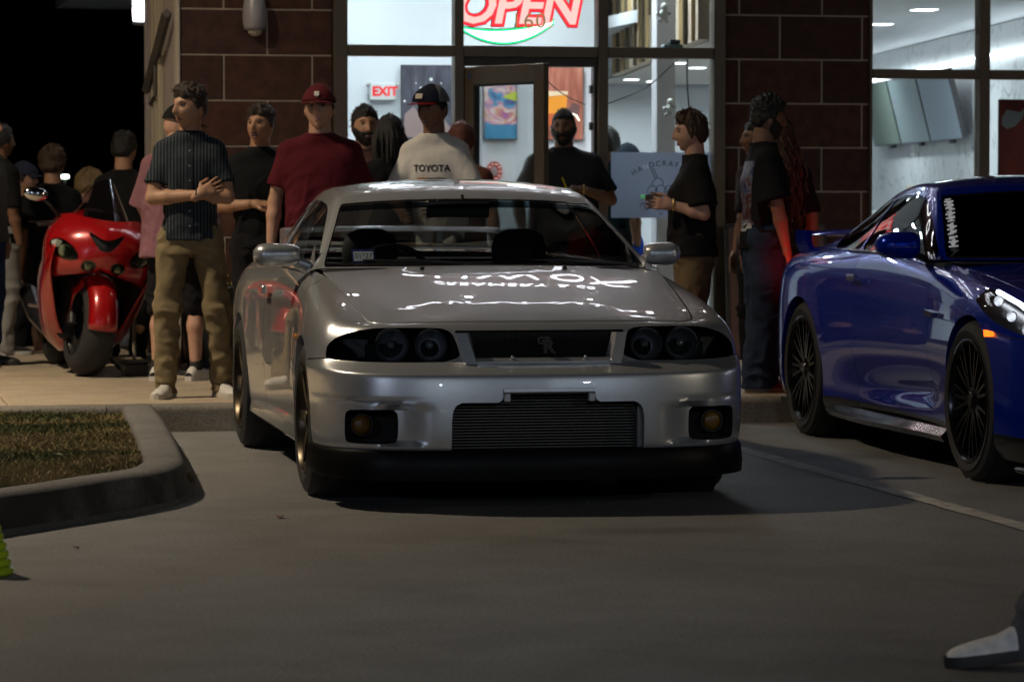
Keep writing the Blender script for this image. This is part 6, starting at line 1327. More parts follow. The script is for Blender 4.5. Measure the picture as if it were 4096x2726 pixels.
def hand_field(wr, f, n, th, curl, k, spread=0.1, thumb=0.5):
    """wr wrist, f along the fingers, n palm side normal, th side of the thumb"""
    f = np.array(f, float); f /= np.linalg.norm(f); n = np.array(n, float); n -= f * (n @ f); n /= np.linalg.norm(n); sd_ = np.cross(n, f); sd_ *= (1 if sd_ @ np.array(th, float) >= 0 else -1)
    wr = np.array(wr, float); m = .22 * k; F = Field(wr - m, wr + m, .0042); Q = lambda a, b, c: wr + (f * a + sd_ * b + n * c) * k
    for b in (-.026, -.009, .009, .026): F.cap(Q(.012, b * .75, 0), Q(.082, b, 0), .0165 * k, .0145 * k, .012)
    F.cap(Q(-.03, 0, 0), Q(.02, 0, 0), .0255 * k, .024 * k, .02, None)
    for b, L, c in ((-.030, .058, 1.15), (-.010, .070, 1.05), (.011, .075, 1.0), (.031, .067, .9)):
        p = Q(.084, b, 0); ang = 0.0; d0 = f * math.cos(spread * b / .03) + sd_ * math.sin(spread * b / .03); r = .0088
        for j, q in enumerate((.45, .32, .23)):
            ang += curl * c * (.8, 1.0, .7)[j]; d = d0 * math.cos(ang) + n * math.sin(ang); p2 = p + d * L * q * k; F.cap(p, p2, r * k, (r - .0008) * k, .003); p = p2; r -= .0008
    p = Q(.018, .026, .006); d = f * .62 + sd_ * .68 + n * .25 * thumb; d /= np.linalg.norm(d); p2 = p + d * .042 * k; F.cap(p, p2, .0135 * k, .0105 * k, .010); d2 = f * .86 + sd_ * (.35 - .5 * thumb) + n * .5 * thumb; d2 /= np.linalg.norm(d2); p3 = p2 + d2 * .030 * k; F.cap(p2, p3, .0105 * k, .009 * k, .004); p4 = p3 + (d2 + n * .3 * thumb) * .022 * k; F.cap(p3, p4, .009 * k, .0078 * k, .003)
    return F.mb()
def skin(name, c): return mat('skin ' + name, c, 0.5, spec=0.35, var=0.10, vscale=26, bump=0.08, bscale=220)
SKT = skin('tan', (0.40, 0.225, 0.135)); SKP = skin('pale', (0.50, 0.29, 0.20)); SKD = skin('dark', (0.21, 0.105, 0.066)); SKM = skin('brown', (0.22, 0.115, 0.068))
def cloth(name, c, var=.12): return mat(name, c, 0.9, spec=0.12, var=var, vscale=9, bump=0.25, bscale=420)
HRB = mat('hair brown', (0.028, 0.017, 0.010), 0.5, var=.3, vscale=90, bump=.6, bscale=260); HRK = mat('hair black', (0.008, 0.007, 0.007), 0.45, var=.3, vscale=90, bump=.6, bscale=260); HRL = mat('hair blond', (0.30, 0.20, 0.085), 0.5, var=.3, vscale=90, bump=.6, bscale=260); HRC = mat('hair chestnut', (0.055, 0.030, 0.015), 0.5, var=.3, vscale=90, bump=.6, bscale=260); HRR = mat('hair red', (0.11, 0.028, 0.014), .5, var=.3, vscale=90, bump=.6, bscale=260)
lid_m = mat('lid shadow', (0.12, 0.06, 0.045), .6); eye_w = mat('eye white', (0.42, 0.40, 0.37), 0.25); eye_i = mat('iris', (0.02, 0.012, 0.008), 0.1); lip_t = mat('lips', (0.24, 0.085, 0.07), 0.45); lip_d = mat('lips dark', (0.07, 0.028, 0.024), 0.4); mouth_d = mat('mouth inside', (0.012, 0.006, 0.006), .6); teeth = mat('teeth', (0.7, 0.66, 0.58), .3)
PPL = []
ROTF = np.array(Matrix.Rotation(R(38), 3, 'Y') @ Matrix.Rotation(R(25), 3, 'X'))
def person(loc, rz, h, label, skin_m=SKT, top=None, bot=None, hair=None, hair_m=HRB, beard=None, head=(0, 0, 0), armL=None, armR=None, handL=None, handR=None, feet=None, shoe=None, bw=1.0, lean=(0, 0), group='people outside the shop', belly=0.0, face=True, smile=0.0, mouth_open=0.0, detail=True, sock=None, legs=True, z0=None, fine=False):
    k = h / 1.78; root = empty('person', (loc[0], loc[1], SWZ if z0 is None else z0), R(rz), label, 'person', group)
    Z = np.array; sx = .176 * bw
    lx, ly = lean; shear = lambda z: (lx * np.clip((z / k - .95) / .5, 0, 1.2), ly * np.clip((z / k - .95) / .5, 0, 1.2))
    S = {s: Z([s * sx + lx, .012 + ly, 1.400]) for s in (1, -1)}
    arms = {1: armL or ((.055, .03, -.285), (.005, -.06, -.25)), -1: armR or ((-.055, .03, -.285), (-.005, -.06, -.25))}
    E = {s: S[s] + Z(arms[s][0]) for s in (1, -1)}; Wr = {s: E[s] + Z(arms[s][1]) for s in (1, -1)}
    feet = feet or {1: (.105, 0.0, 12), -1: (-.105, 0.0, -12)}
    hip = {s: Z([s * .092, .01, .905]) for s in (1, -1)}; ank = {s: Z([feet[s][0], feet[s][1] + .03, .085]) for s in (1, -1)}
    knee = {s: (hip[s] + ank[s]) / 2 + Z([math.sin(R(feet[s][2])) * .02 + s * .012, -.028, .0]) for s in (1, -1)}
    sc = lambda d: {a: v * k for a, v in d.items()}
    S, E, Wr, hip, ank, knee = map(sc, (S, E, Wr, hip, ank, knee))
    hd = Z([lx * 1.15, -.012 + ly * 1.2, 1.642]) * k
    # skin
    allp = np.concatenate([list(E.values()), list(Wr.values()), list(S.values()), list(ank.values())]); lo = np.minimum(allp.min(0), [-.2, -.2, 0]) - .13; hi = np.maximum(allp.max(0), [.2, .2, 1.62 * k]) + .13; lo[2] = .03 * k if legs else .8 * k; hi[2] = 1.64 * k
    B = Field(lo, hi, .0115)
    B.torso([(.84 * k, .01, .13 * bw * k, .085 * k), (1.05 * k, .0, .115 * bw * k, .075 * k), (1.30 * k, .005, .14 * bw * k, .085 * k), (1.44 * k, .012, .11 * k, .06 * k)], lambda z: shear(z))
    neck0 = Z([lx, .022 + ly, 1.40]) * k; B.cap(neck0, hd + Z([0, .022, -.055]) * k, .070 * k * (0.9 + .1 * bw), .061 * k * (0.9 + .1 * bw), .05)
    for s in (1, -1):
        t_ = (.9 + .1 * bw) if bw < 1.3 else 1.05
        m1 = (S[s] + E[s]) / 2 + (E[s] - S[s]) * -.05; B.chain([S[s] + (E[s] - S[s]) * .32, m1, E[s]], [.042 * k * t_, .046 * k * t_, .038 * k * t_], .02); fm = E[s] * .68 + Wr[s] * .32; B.chain([E[s], fm, Wr[s]], [.040 * k * t_, .042 * k * t_, .027 * k], .015)
        if legs: c_ = knee[s] * .66 + ank[s] * .34 + Z([0, .022, 0]); B.chain([hip[s], knee[s], c_, ank[s]], [.075 * k, .053 * k, .052 * k, .036 * k], .02)
    bm_ = B.mb()
    hx, hy, hz = head_mesh(1.0 + .25 * (bw - 1), smile); HM = Matrix.Translation(Vector(hd)) @ Matrix.Rotation(R(head[0]), 4, 'Z') @ Matrix.Rotation(R(head[1]), 4, 'X') @ Matrix.Rotation(R(head[2]), 4, 'Y') @ Matrix.Scale(k * 1.02, 4)
    m_, n_ = hx.shape; bm_.add([HM @ Vector(p) for p in np.stack([hx, hy, hz], -1).reshape(-1, 3).tolist()], shell_faces(m_, n_))
    for s in (1, -1):
        bm_.sphere((0, 0, 0), (.008, .018, .031), 12, 8, M=HM @ Matrix.Translation((s * .0775, .014, -.008)) @ Matrix.Rotation(R(s * 22), 4, 'Z') @ Matrix.Rotation(R(-12), 4, 'X'))
        hs_ = (handL if s > 0 else handR) or {}
        if detail and hs_ is not None and not hs_.get('none'):
            fdir = Z(hs_.get('f', Wr[s] - E[s])); H_ = hand_field(Wr[s], fdir, Z(hs_.get('n', (-s, 0.2, 0))), Z(hs_.get('t', (0, -1, .3))), hs_.get('curl', .28), k * .98, hs_.get('spread', .12), hs_.get('thumb', .5)); bm_.add(H_.v, H_.f)
    bo = bm_.build('body', skin_m, root, 180, recalc=False)
    he = empty('head_pivot'); bpy.data.objects.remove(he)
    # face
    def hpart(name, mb_, m, ang=180): mb_.v = [tuple(HM @ Vector(p)) for p in mb_.v]; return mb_.build(name, m, root, ang, recalc=False)
    dk = skin_m in (SKD,)
    if face:
        for s in (1, -1):
            b = MB(); b.sphere((s * .031, -.0745, .0145), (.0135, .0112, .0066), 12, 8); b.sphere((s * .031 + .0, -.0815, .0145), (.0062, .0052, .0060), 10, 6, mi=1); b.tube([(s * .017, -.0835, .0165), (s * .025, -.0872, .0212), (s * .036, -.0862, .0212), (s * .047, -.0775, .0165)], [.0010, .0018, .0020, .0012], 6, mi=1); b.tube([(s * .019, -.083, .0105), (s * .031, -.0855, .0075), (s * .044, -.079, .0105)], .0012, 5, mi=2); o = hpart('eye', b, [eye_w, eye_i, lid_m])
            b = MB(); b.tube([(s * .012, -.0925, .0325), (s * .030, -.0885, .0385), (s * .050, -.0735, .0335)], [.0042, .0048, .0024], 6, flat=.8); hpart('eyebrow', b, HRK if hair_m is HRK or hair is None else hair_m)
        zz = -.0605; b = MB(); cz = .006 * smile
        b.tube([(-.026, -.077, zz + cz), (-.012, -.0865, zz + .004), (0, -.0895, zz + .003), (.012, -.0865, zz + .004), (.026, -.077, zz + cz)], [.002, .0042, .0044, .0042, .002], 8); b.tube([(-.024, -.077, zz + cz - .002), (-.011, -.0855, zz - .006 - mouth_open), (0, -.0885, zz - .0075 - mouth_open), (.011, -.0855, zz - .006 - mouth_open), (.024, -.077, zz + cz - .002)], [.002, .0046, .005, .0046, .002], 8); hpart('lips', b, lip_d if dk else lip_t)
        if mouth_open or smile > .5: b = MB(); b.sphere((0, -.0840, zz - .001 - mouth_open * .5), (.020, .006, .004 + mouth_open * .6), 12, 8); hpart('mouth', b, teeth if smile > .5 else mouth_d)
    if hair:
        Vh, Fh = hair_shell(hair); b = MB(); b.add(Vh, Fh); ntuft = hair.get('tufts', 260); sel = rng.choice(len(Vh), ntuft); 
        for i in sel:
            p = Vh[i]; rr_ = np.linalg.norm(p / np.array([HA, HB, HC]))
            if rr_ < 1.05: continue
            nr = p / np.array([HA, HB, HC]) ** 2; nr /= np.linalg.norm(nr); d = nr * hair.get('up', .5) + rng.normal(0, hair.get('mess', .5), 3) + np.array([0, .1, -.25 * hair.get('fall', 1)]); d /= np.linalg.norm(d); l = hair.get('tl', .016) * rng.uniform(.5, 1.4); q = p + d * l; sidev = np.cross(d, nr); sidev /= (np.linalg.norm(sidev) + 1e-6); w2 = hair.get('tw', .0035)
            b.add([p - nr * .004 + sidev * w2, p - nr * .004 - sidev * w2, p + nr * w2, q], [(0, 1, 3), (1, 2, 3), (2, 0, 3)])
        hpart('hair', b, hair_m, 60)
    if beard:
        Vb, Fb = beard_shell(beard.get('t', .006), 1.0, beard.get('low', -.035), beard.get('full', True)); b = MB(); b.add(Vb, Fb); hpart('beard', b, beard.get('m', hair_m), 90)
    # shirt
    if top:
        L = top.get('loose', 1.0); slv = top.get('sleeve', .62); hem = top.get('hem', .86); blo = top.get('belly', 0)
        allp = np.concatenate([list(S.values()), [S[s] + (E[s] - S[s]) * min(1, slv * 1.1) for s in (1, -1)]] + ([list(E.values()), list(Wr.values())] if slv > 1 else [])); lo = np.minimum(allp.min(0), [-.27 * bw, -.25 - blo, 0]) - .12; hi = np.maximum(allp.max(0), [.27 * bw, .25, 0]) + .12; lo[2] = (hem - .05) * k; hi[2] = 1.53 * k
        T = Field(lo, hi, .0076 if fine else .0105); b2 = bw * k
        T.torso([(hem * k, .0, .172 * b2 * L, .118 * L * k + blo), (1.00 * k, -.004 - blo * .5, .168 * b2 * L, .112 * L * k + blo), (1.12 * k, -.004 - blo * .4, .170 * b2 * L, .110 * L * k + blo * .7), (1.27 * k, -.002, .188 * b2, .116 * k * L), (1.36 * k, .006, .190 * b2, .110 * k), (1.43 * k, .014, .165 * b2, .085 * k), (1.475 * k, .014, .108 * k, .082 * k), (1.503 * k, .016, .081 * k, .080 * k)], shear, .02, 2.3)
        for s in (1, -1):
            e_ = S[s] + (E[s] - S[s]) * min(slv, 1); r0, r1 = (.072 * k * (.85 + .15 * bw)), (.065 + .016 * (L - 1) * 4 * .5) * k * (.8 + .2 * bw) * top.get('sw', 1.0)
            T.cap(S[s] + Z([-s * .035 * k, .002, -.012]), e_, r0, r1, .04); T.cap(Z([lx + s * .05, .022 + ly, 1.455]) * k, S[s] + Z([-s * .02, .0, .0]) * k, .052 * k, .060 * k, .03)
            ax_ = (E[s] - S[s]); ax_ /= np.linalg.norm(ax_); sl = T.region(e_ - .16, e_ + .16); P = T.pts(sl); q = (P - e_) @ ax_; rad = np.linalg.norm((P - e_) - q[..., None] * ax_, axis=-1)
            if slv <= 1: T.D[sl] = np.where((q > 0) & (rad < r1 + .025), np.maximum(T.D[sl], q), T.D[sl])
            else: T.chain([e_, Wr[s] * .97 + E[s] * .03], [r1, .042 * k], .02)
        fa = top.get('fold', 1.0); sd0 = len(PPL) * 3
        def fold(P):
            n1 = vnoise(P * np.array([7, 7, 4.5]) + sd0, 1); n2 = 1 - np.abs(vnoise(P * np.array([11, 11, 6.0]) + n1[:, None] * 1.1 + sd0, 2)); lowz = np.clip((1.36 * k - P[:, 2]) / .35, .06, 1) * np.where(np.abs(P[:, 0]) > .165 * bw, .35, 1.0); n3 = 1 - np.abs(vnoise((P @ ROTF) * np.array([19, 19, 9]) + n1[:, None] * 1.6 + sd0, 6)); n4 = 1 - np.abs(vnoise((P @ ROTF.T) * np.array([30, 30, 16]) + n1[:, None] * 1.2, 8)); return fa * (-.020 * (n2 - .66) * lowz - (.012 * (n3 - .68) + .006 * (n4 - .68)) * np.clip(lowz, .25, 1) * (1 if fine else .4) + .007 * n1 * np.clip(lowz * 2, 0, 1))
        T.folds(fold)
        tb = T.mb(); to = tb.build('shirt', top['m'], root, 180, recalc=False); PPL.append(root); root['_t'] = 1; del root['_t']
        if top.get('collar'):
            for s in (1, -1):
                b = MB(); c = Z([lx, .012 + ly, 1.485]) * k; ring = []
                for a in np.linspace(-10, 175, 12): ring.append(c + Z([s * math.sin(R(a)) * .076, -math.cos(R(a)) * .074 + .012, .0]) * k)
                b.grid([[tuple(p + Z([0, 0, .030 * k])) for p in ring], [tuple(p + Z([s * .006 * math.sin(R(a)), -.006, .012 - .0]) * 1.0 + (p - c) * .10) for p, a in zip(ring, np.linspace(-10, 175, 12))], [tuple(p + (p - c) * .32 + Z([0, 0, -.028 * k - (.03 if i < 2 else 0)])) for i, p in enumerate(ring)]]); o = b.build('collar', top.get('cm', top['m']), root, 180); o.modifiers.new('s', 'SOLIDIFY').thickness = .004
        elif top.get('neck', True):
            b = MB(); c = Z([lx, .016 + ly, 1.492]) * k; b.tube([tuple(c + Z([math.sin(a) * .073, -math.cos(a) * .076, .002]) * k) for a in np.linspace(math.pi, 3 * math.pi, 33)], .010 * k, 8); b.build('neckband', top['m'], root, 180)
    if bot and legs:
        L = bot.get('loose', 1.0); short = bot.get('kind') == 'shorts'; up = bot.get('waist', .98)
        pts = np.concatenate([list(hip.values()), list(knee.values()), list(ank.values())]); lo = np.minimum(pts.min(0), -.2) - .13; hi = np.maximum(pts.max(0), .2) + .13; lo[2] = .02; hi[2] = (up + .05) * k
        Q = Field(lo, hi, .0085 if fine else .012); Q.torso([(.82 * k, .005, .165 * bw * k, .108 * k), (.90 * k, .008, .172 * bw * k, .118 * k), (up * k, .0, .155 * bw * k, .105 * k)], shear, .04)
        cut = bot.get('cut', .44)
        for s in (1, -1):
            a2 = ank[s] + Z([0, 0, -.03 * k]); 
            if short: q = hip[s] + (knee[s] - hip[s]) * bot.get('len', 1.0); Q.chain([hip[s], q], [.098 * k * L, .086 * k * L], .03)
            else: Q.chain([hip[s], knee[s], a2], [.096 * k * L, .074 * k * L, (.062 if L < 1.15 else .075) * k * L], .03)
        sd0 = len(PPL) * 5
        def foldp(P):
            z = P[:, 2] / k; n1 = vnoise(P * np.array([8, 8, 9]) + sd0, 3); n2 = 1 - np.abs(vnoise(P * np.array([9, 9, 14]) + n1[:, None] * .7 + sd0, 4)); w1 = np.exp(-((z - .12) / .13) ** 2) + .6 * np.exp(-((z - .48) / .13) ** 2) + .4 * np.exp(-((z - .84) / .1) ** 2) + .25; n3 = 1 - np.abs(vnoise((P @ ROTF) * np.array([17, 17, 22]) + n1[:, None] * 1.4 + sd0, 7)); return -.034 * (n2 - .68) * w1 + .007 * n1 - (.014 if fine else .005) * (n3 - .68) * np.clip(w1, .4, 1)
        Q.folds(foldp)
        Q.mb().build('trousers' if not short else 'shorts', bot['m'], root, 180, recalc=False)
    if shoe and legs:
        for s in (1, -1):
            sh_ = empty('shoe', (ank[s][0], ank[s][1], feet[s][4] if len(feet[s]) > 4 else 0), R(feet[s][2])); sh_.parent = root; sh_.rotation_euler.x = R(feet[s][3]) if len(feet[s]) > 3 else 0; secs = [(.075, .030, .055), (.055, .037, .088), (.02, .038, .105), (-.03, .039, .092), (-.08, .044, .070), (-.13, .047, .062), (-.175, .044, .054), (-.200, .034, .046), (-.214, .020, .036)]
            rg = [[(w_ * k * math.cos(a) * abs(math.cos(a)) ** -.2 if abs(math.cos(a)) > .05 else 0, y * k, (.022 + max(0, math.sin(a)) * (hh - .022)) * k) for a in np.linspace(0.0, math.pi, 13)] for y, w_, hh in secs]
            b = MB(); b.loft(rg, False, (False, False)); b.build('upper', shoe['m'], sh_, 60); rg = [[(x * w_ * 1.08 * k, y * k, z * k) for x, z in ((-1, .0), (-1.04, .015), (-1, .03), (1, .03), (1.04, .015), (1, .0))] for y, w_, hh in [(.085, .024, 0)] + secs + [(-.222, .012, 0)]]
            b = MB(); b.loft(rg); b.build('sole', shoe.get('sole', shoe['m']), sh_, 40)
            if sock: b = MB(); b.tube([(0, .0, .07 * k), (0, .0, .135 * k)], [.042 * k, .040 * k], 14); b.build('sock', sock, sh_, 60)
    root['hd'] = 0; del root['hd']
    return dict(root=root, HM=HM, hpart=hpart, shirt=to if top else None, k=k, Wr=Wr, E=E, S=S, hd=hd)
def _noop(): pass
def cap(p, m_crown, m_brim=None, back=False, front=None, trim=None, brim_len=.075, tall=.02, logo=None, flat=False):
    """ball cap with panels, button and curved brim on the head of p"""
    m_brim = m_brim or m_crown; rt = p['root']; HM = p['HM']; c = empty('cap'); c.parent = rt; c.matrix_local = HM; TH, PH = head_grid(56, 30, 0.0)
    TH = np.linspace(.02, 1.32, 30)[:, None] * np.ones((1, 56)); x, y, z = head_base(TH, PH); nr = np.stack([x / HA ** 2, y / HB ** 2, z / HC ** 2], -1); nr /= np.linalg.norm(nr, axis=-1, keepdims=True); fr = np.cos(PH) * (-1 if back else 1); t = .014 + tall * .5 * sstep(.4, 1.1, TH) * sstep(-.2, .8, fr) + .006; Q = np.stack([x, y, z], -1) + nr * t[..., None]; Q[..., 2] += .010
    b = MB(); F = shell_faces(30, 56); b.add(Q.reshape(-1, 3), F); fmask = fr.reshape(-1)
    if front is not None: b.mi = [1 if np.mean([fmask[i] for i in q]) > .55 else 0 for q in F]
    b.build('crown', [m_crown, front] if front else m_crown, c, 60)
    sg = 1 if back else -1; rim = Q[-1]; fi = np.argsort(PH[0]); P = []
    for u in np.linspace(0, 1, 6):
        row_ = []
        for a in np.linspace(-62, 62, 19):
            an = R(a); ba = np.array([math.sin(an) * (HA + .019), sg * math.cos(an) * (HB + .021), HC * math.cos(1.32) + .012]); ln_ = brim_len * math.cos(an) ** .6 * u; row_.append((ba[0] * (1 + .10 * u), ba[1] + sg * ln_, ba[2] + (-.10 * ln_ if flat else -.22 * ln_) - (.002 if flat else .010) * (a / 62) ** 2 * (u + .3)))
        P.append(row_)
    b = MB(); b.grid(P); o = b.build('brim', m_brim, c, 180); o.modifiers.new('s', 'SOLIDIFY').thickness = .004
    b = MB(); b.sphere((0, .0, HC + .031), (.008, .008, .005), 10, 6); b.build('button', m_crown, c, 60)
    return c
def stripes(name, c1, c2, n=55):
    m = cloth(name, c1); nt = m.node_tree; bs = nt.nodes['Principled BSDF']; tc = nt.nodes.new('ShaderNodeTexCoord'); sp = nt.nodes.new('ShaderNodeSeparateXYZ'); nt.links.new(tc.outputs['Object'], sp.inputs[0])
    mu = nt.nodes.new('ShaderNodeMath'); mu.operation = 'MULTIPLY'; mu.inputs[1].default_value = n; nt.links.new(sp.outputs[0], mu.inputs[0]); fr = nt.nodes.new('ShaderNodeMath'); fr.operation = 'FRACT'; nt.links.new(mu.outputs[0], fr.inputs[0])
    r = nt.nodes.new('ShaderNodeValToRGB'); e = r.color_ramp.elements; e[0].position = .45; e[0].color = tuple(c1) + (1,); e[1].position = .62; e[1].color = tuple(c2) + (1,); nt.links.new(fr.outputs[0], r.inputs[0])
    n_ = nt.nodes.new('ShaderNodeTexNoise'); n_.inputs['Scale'].default_value = 60; nt.links.new(tc.outputs['Object'], n_.inputs['Vector']); x = nt.nodes.new('ShaderNodeMix'); x.data_type = 'RGBA'; x.blend_type = 'MULTIPLY'; x.inputs[0].default_value = .5; nt.links.new(r.outputs[0], x.inputs[6]); nt.links.new(n_.outputs['Color'], x.inputs[7]); nt.links.new(x.outputs[2], bs.inputs['Base Color']); return m
def decal(p, name, me, m, loc, rotz=0, back=False):
    """print laid on the shirt surface"""
    o = link_mesh(name, me, m, p['root']); o.location = loc; o.rotation_euler = (R(90), 0, R(180 if back else 0) + R(rotz)); bpy.context.view_layer.update()
    bm = bmesh.new(); bm.from_mesh(me); bmesh.ops.triangulate(bm, faces=bm.faces)
    for _ in range(2): bmesh.ops.subdivide_edges(bm, edges=[e for e in bm.edges if e.calc_length() > .012], cuts=1); bmesh.ops.triangulate(bm, faces=bm.faces)
    bm.to_mesh(me); bm.free()
    s = o.modifiers.new('wrap', 'SHRINKWRAP'); s.target = p['shirt']; s.wrap_method = 'PROJECT'; s.use_project_z = True; s.use_negative_direction = True; s.use_positive_direction = True; s.offset = .003; return o
def plane_mesh(w_, h_, n=10):
    b = MB(); b.grid([[((j / n - .5) * w_, (i / n - .5) * h_, 0) for j in range(n + 1)] for i in range(n + 1)]); return b.mesh('p')
blackT = cloth('black tee', (0.010, 0.010, 0.011)); khaki = cloth('khaki cotton', (0.19, 0.148, 0.082)); khaki2 = cloth('khaki loose', (0.15, 0.105, 0.058)); denim = cloth('dark denim', (0.022, 0.034, 0.060), .35); denim2 = cloth('blue denim', (0.030, 0.060, 0.16), .3); whiteS = mat('white shoe', (0.55, 0.53, 0.49), .55, var=.15, vscale=40); dkS = mat('dark shoe', (0.02, 0.02, 0.02), .5); darkP = cloth('black trousers', (0.012, 0.012, 0.014))
SHORT = dict(tt=.020, ts=.006, ns=70, na=.5, ff=.35, front=.058); 
# man with crossed arms
a = person((2.03, 18.12), -8, 1.735, 'man in striped navy shirt and khakis standing with crossed arms', SKT, dict(m=stripes('navy stripe', (0.018, 0.023, 0.031), (0.066, 0.080, 0.090)), loose=1.0, sleeve=.70, hem=.90, collar=True, cm=cloth('navy collar', (0.018, 0.022, 0.028))), dict(m=khaki, loose=.97), dict(tt=.028, ts=.008, ns=75, na=.55, ff=.3, front=.056, tufts=420, mess=.7), HRB, None, (-48, 2, 0),
    armL=((.050, -.065, -.262), (-.262, -.055, .012)), armR=((-.050, -.065, -.268), (.268, -.115, .018)), handL=dict(f=(-1, .25, -.05), n=(0, 1, -.2), t=(0, -.3, 1), curl=.35), handR=dict(f=(.86, .22, .48), n=(.1, 1, -.1), t=(-.3, -.2, 1), curl=.20, spread=.2), feet={1: (.175, -.01, 22), -1: (-.135, -.06, -14)}, fine=True, shoe=dict(m=whiteS, sole=mat('cream sole', (.45, .42, .36), .6)), bw=.92)
b = MB(); w_ = a['Wr'][-1] * .93 + a['E'][-1] * .07; b.tube([tuple(w_ + np.array([.0, math.cos(t) * .032, math.sin(t) * .032])) for t in np.linspace(0, 6.283, 17)], .004, 6); b.build('bracelet', blackp, a['root'], 60)
b = MB(); b.tube([(.035, -.14, .045), (.046, -.08, .038), (.047, -.03, .045), (.043, .01, .062)], .005, 6); o = b.build('swoosh_mark', dkS, a['root']); o.location = (.19, .0, .0); o.rotation_euler = (0, 0, R(22))
kk = a['k']
b = MB(); b.box(-.016, .016, 0, .001, -.24, .24); me = b.mesh('placket')
decal(a, 'placket', plane_mesh(.034, .50, 14), cloth('navy placket', (0.026, 0.032, 0.040)), (.0, -.25, 1.20 * kk))
for i in range(6):
    b = MB(); b.lathe([(.0055, 0), (.0055, .002)], 10, 'z'); o = decal(a, 'button', b.mesh('button'), mat('button pearl', (.30, .30, .28), .4), (.0, -.25, (1.40 - .085 * i) * kk))
# man in pink polo from behind
a = person((2.145, 19.80), 145, 1.66, 'man in dusty pink polo, black shorts and black and white cap seen from behind', SKP, dict(m=cloth('pink polo', (0.22, 0.105, 0.125)), loose=1.28, sleeve=.95, hem=.80, sw=1.25, belly=.07, collar=True), dict(m=darkP, kind='shorts', loose=1.15), None, HRB, None, (-38, 6, 0), bw=1.18, face=True, fine=True,
    armL=((.07, -.05, -.28), (-.02, -.15, -.2)), feet={1: (.13, .02, 10), -1: (-.12, -.04, -10)}, shoe=dict(m=whiteS, sole=whiteS), sock=mat('black sock', (.015, .015, .015), .8))
cap(a, cloth('cap black', (0.012, 0.012, 0.013)), None, False, cloth('cap white', (0.55, 0.54, 0.50)))
# man with moustache in black polo
a = person((2.60, 19.45), -2, 1.655, 'man with moustache in black polo holding a small key', SKT, dict(m=cloth('black polo', (0.010, 0.011, 0.012)), sleeve=.72, collar=True, loose=1.05), dict(m=darkP), dict(tt=.030, ts=.006, ns=60, na=.6, ff=.7, front=.060, tufts=420, mess=.8), HRB, dict(t=.005, full=False), (-32, -6, 0), armR=((-.10, -.02, -.27), (.22, -.14, .02)), armL=((.07, .02, -.28), (.02, -.08, -.24)), handR=dict(f=(1, -.1, -.05), n=(.1, .4, -1), t=(.2, -1, .4), curl=.55), feet=None, mouth_open=.010, fine=True)
b = MB(); b.bbox(-.03, .02, -.012, .012, -.006, .006, .003); o = b.build('key_fob', blackp, None); o.location = Vector(a['root'].location) + Vector(a['Wr'][-1]) + Vector((.10, -.03, .0)); tag(o, 'small black key fob in the hand of the man in black polo', 'key')
# man in maroon tee and cap
mar = cloth('maroon tee', (0.085, 0.010, 0.016)); a = person((2.80, 18.42), -14, 1.74, 'big man in maroon tee and maroon cap with white clover behind the silver car', SKP, dict(m=mar, sleeve=.68, loose=1.06, belly=.015), dict(m=cloth('grey jeans', (.05, .055, .06))), dict(tt=.004, ts=.005, ns=70, front=.03), HRB, None, (-2, -3, 0), bw=1.14, smile=.7, fine=True, armR=((-.065, .03, -.29), (-.02, -.03, -.25)), armL=((.07, .05, -.28), (-.06, -.02, -.25)))
c = cap(a, cloth('cap maroon', (0.10, 0.016, 0.020)), None, False, None, brim_len=.06)
b = MB()
for q in range(4): an = R(45 + 90 * q); b.sphere((.0095 * math.cos(an), 0, .0095 * math.sin(an)), (.0085, .0025, .0085), 10, 6)
b.tube([(0, 0, 0), (.002, 0, -.02)], .0018, 5); o = b.build('clover_patch', mat('patch white', (.7, .68, .6), .7), c, 60); o.location = (0, -HB - .0235, .080); o.rotation_euler = (R(-18), 0, 0)
# bearded man behind
a = person((3.21, 19.32), -10, 1.655, 'dark haired bearded man standing in front of the left window', SKT, dict(m=cloth('brown tee', (0.10, 0.05, 0.045)), sleeve=.65), dict(m=darkP), dict(tt=.020, ts=.007, ns=80, na=.35, front=.055, up=1.2, tufts=400), HRK, dict(t=.007), (14, -2, 0), smile=.8, bw=1.02)
# man with locs seen from behind
a = person((3.25, 18.70), 172, 1.58, 'person with shoulder length black locs seen from behind in black tee', SKD, dict(m=cloth('black tee script', (0.010, 0.010, 0.012)), sleeve=.7, loose=1.08), dict(m=darkP), dict(tt=.024, ts=.020, ns=55, na=.5, side=-.05, back=-.10, tufts=200), HRK, None, (6, 0, 0), face=False)
b = MB()
for i in range(74):
    an = rng.uniform(R(70), R(290)); th = rng.uniform(.35, 1.5); x, y, z = HA * 1.22 * math.sin(th) * math.sin(an), -HB * 1.18 * math.sin(th) * math.cos(an), HC * 1.1 * math.cos(th); l = rng.uniform(.11, .19) - .0 * z; ex_, ey_ = x * 1.22 + rng.normal(0, .006), y * 1.15 + rng.normal(0, .006)
    b.tube([(x, y, z), (ex_ * 1.02, ey_ * 1.02, z * .5 - .03), (ex_, ey_, -.07 - rng.uniform(0, .04)), (ex_ * .98, ey_ * .98, -.10 - rng.uniform(0, .07))], [.008, .009, .008, .005], 6)
a['hpart']('locs', b, HRK, 60)
decal(a, 'script_print', text_mesh('Drea Gible', .042, shear=.35), mat('print grey white', (.45, .45, .45), .7), (0.01, .2, 1.33 * a['k']), 0, True)
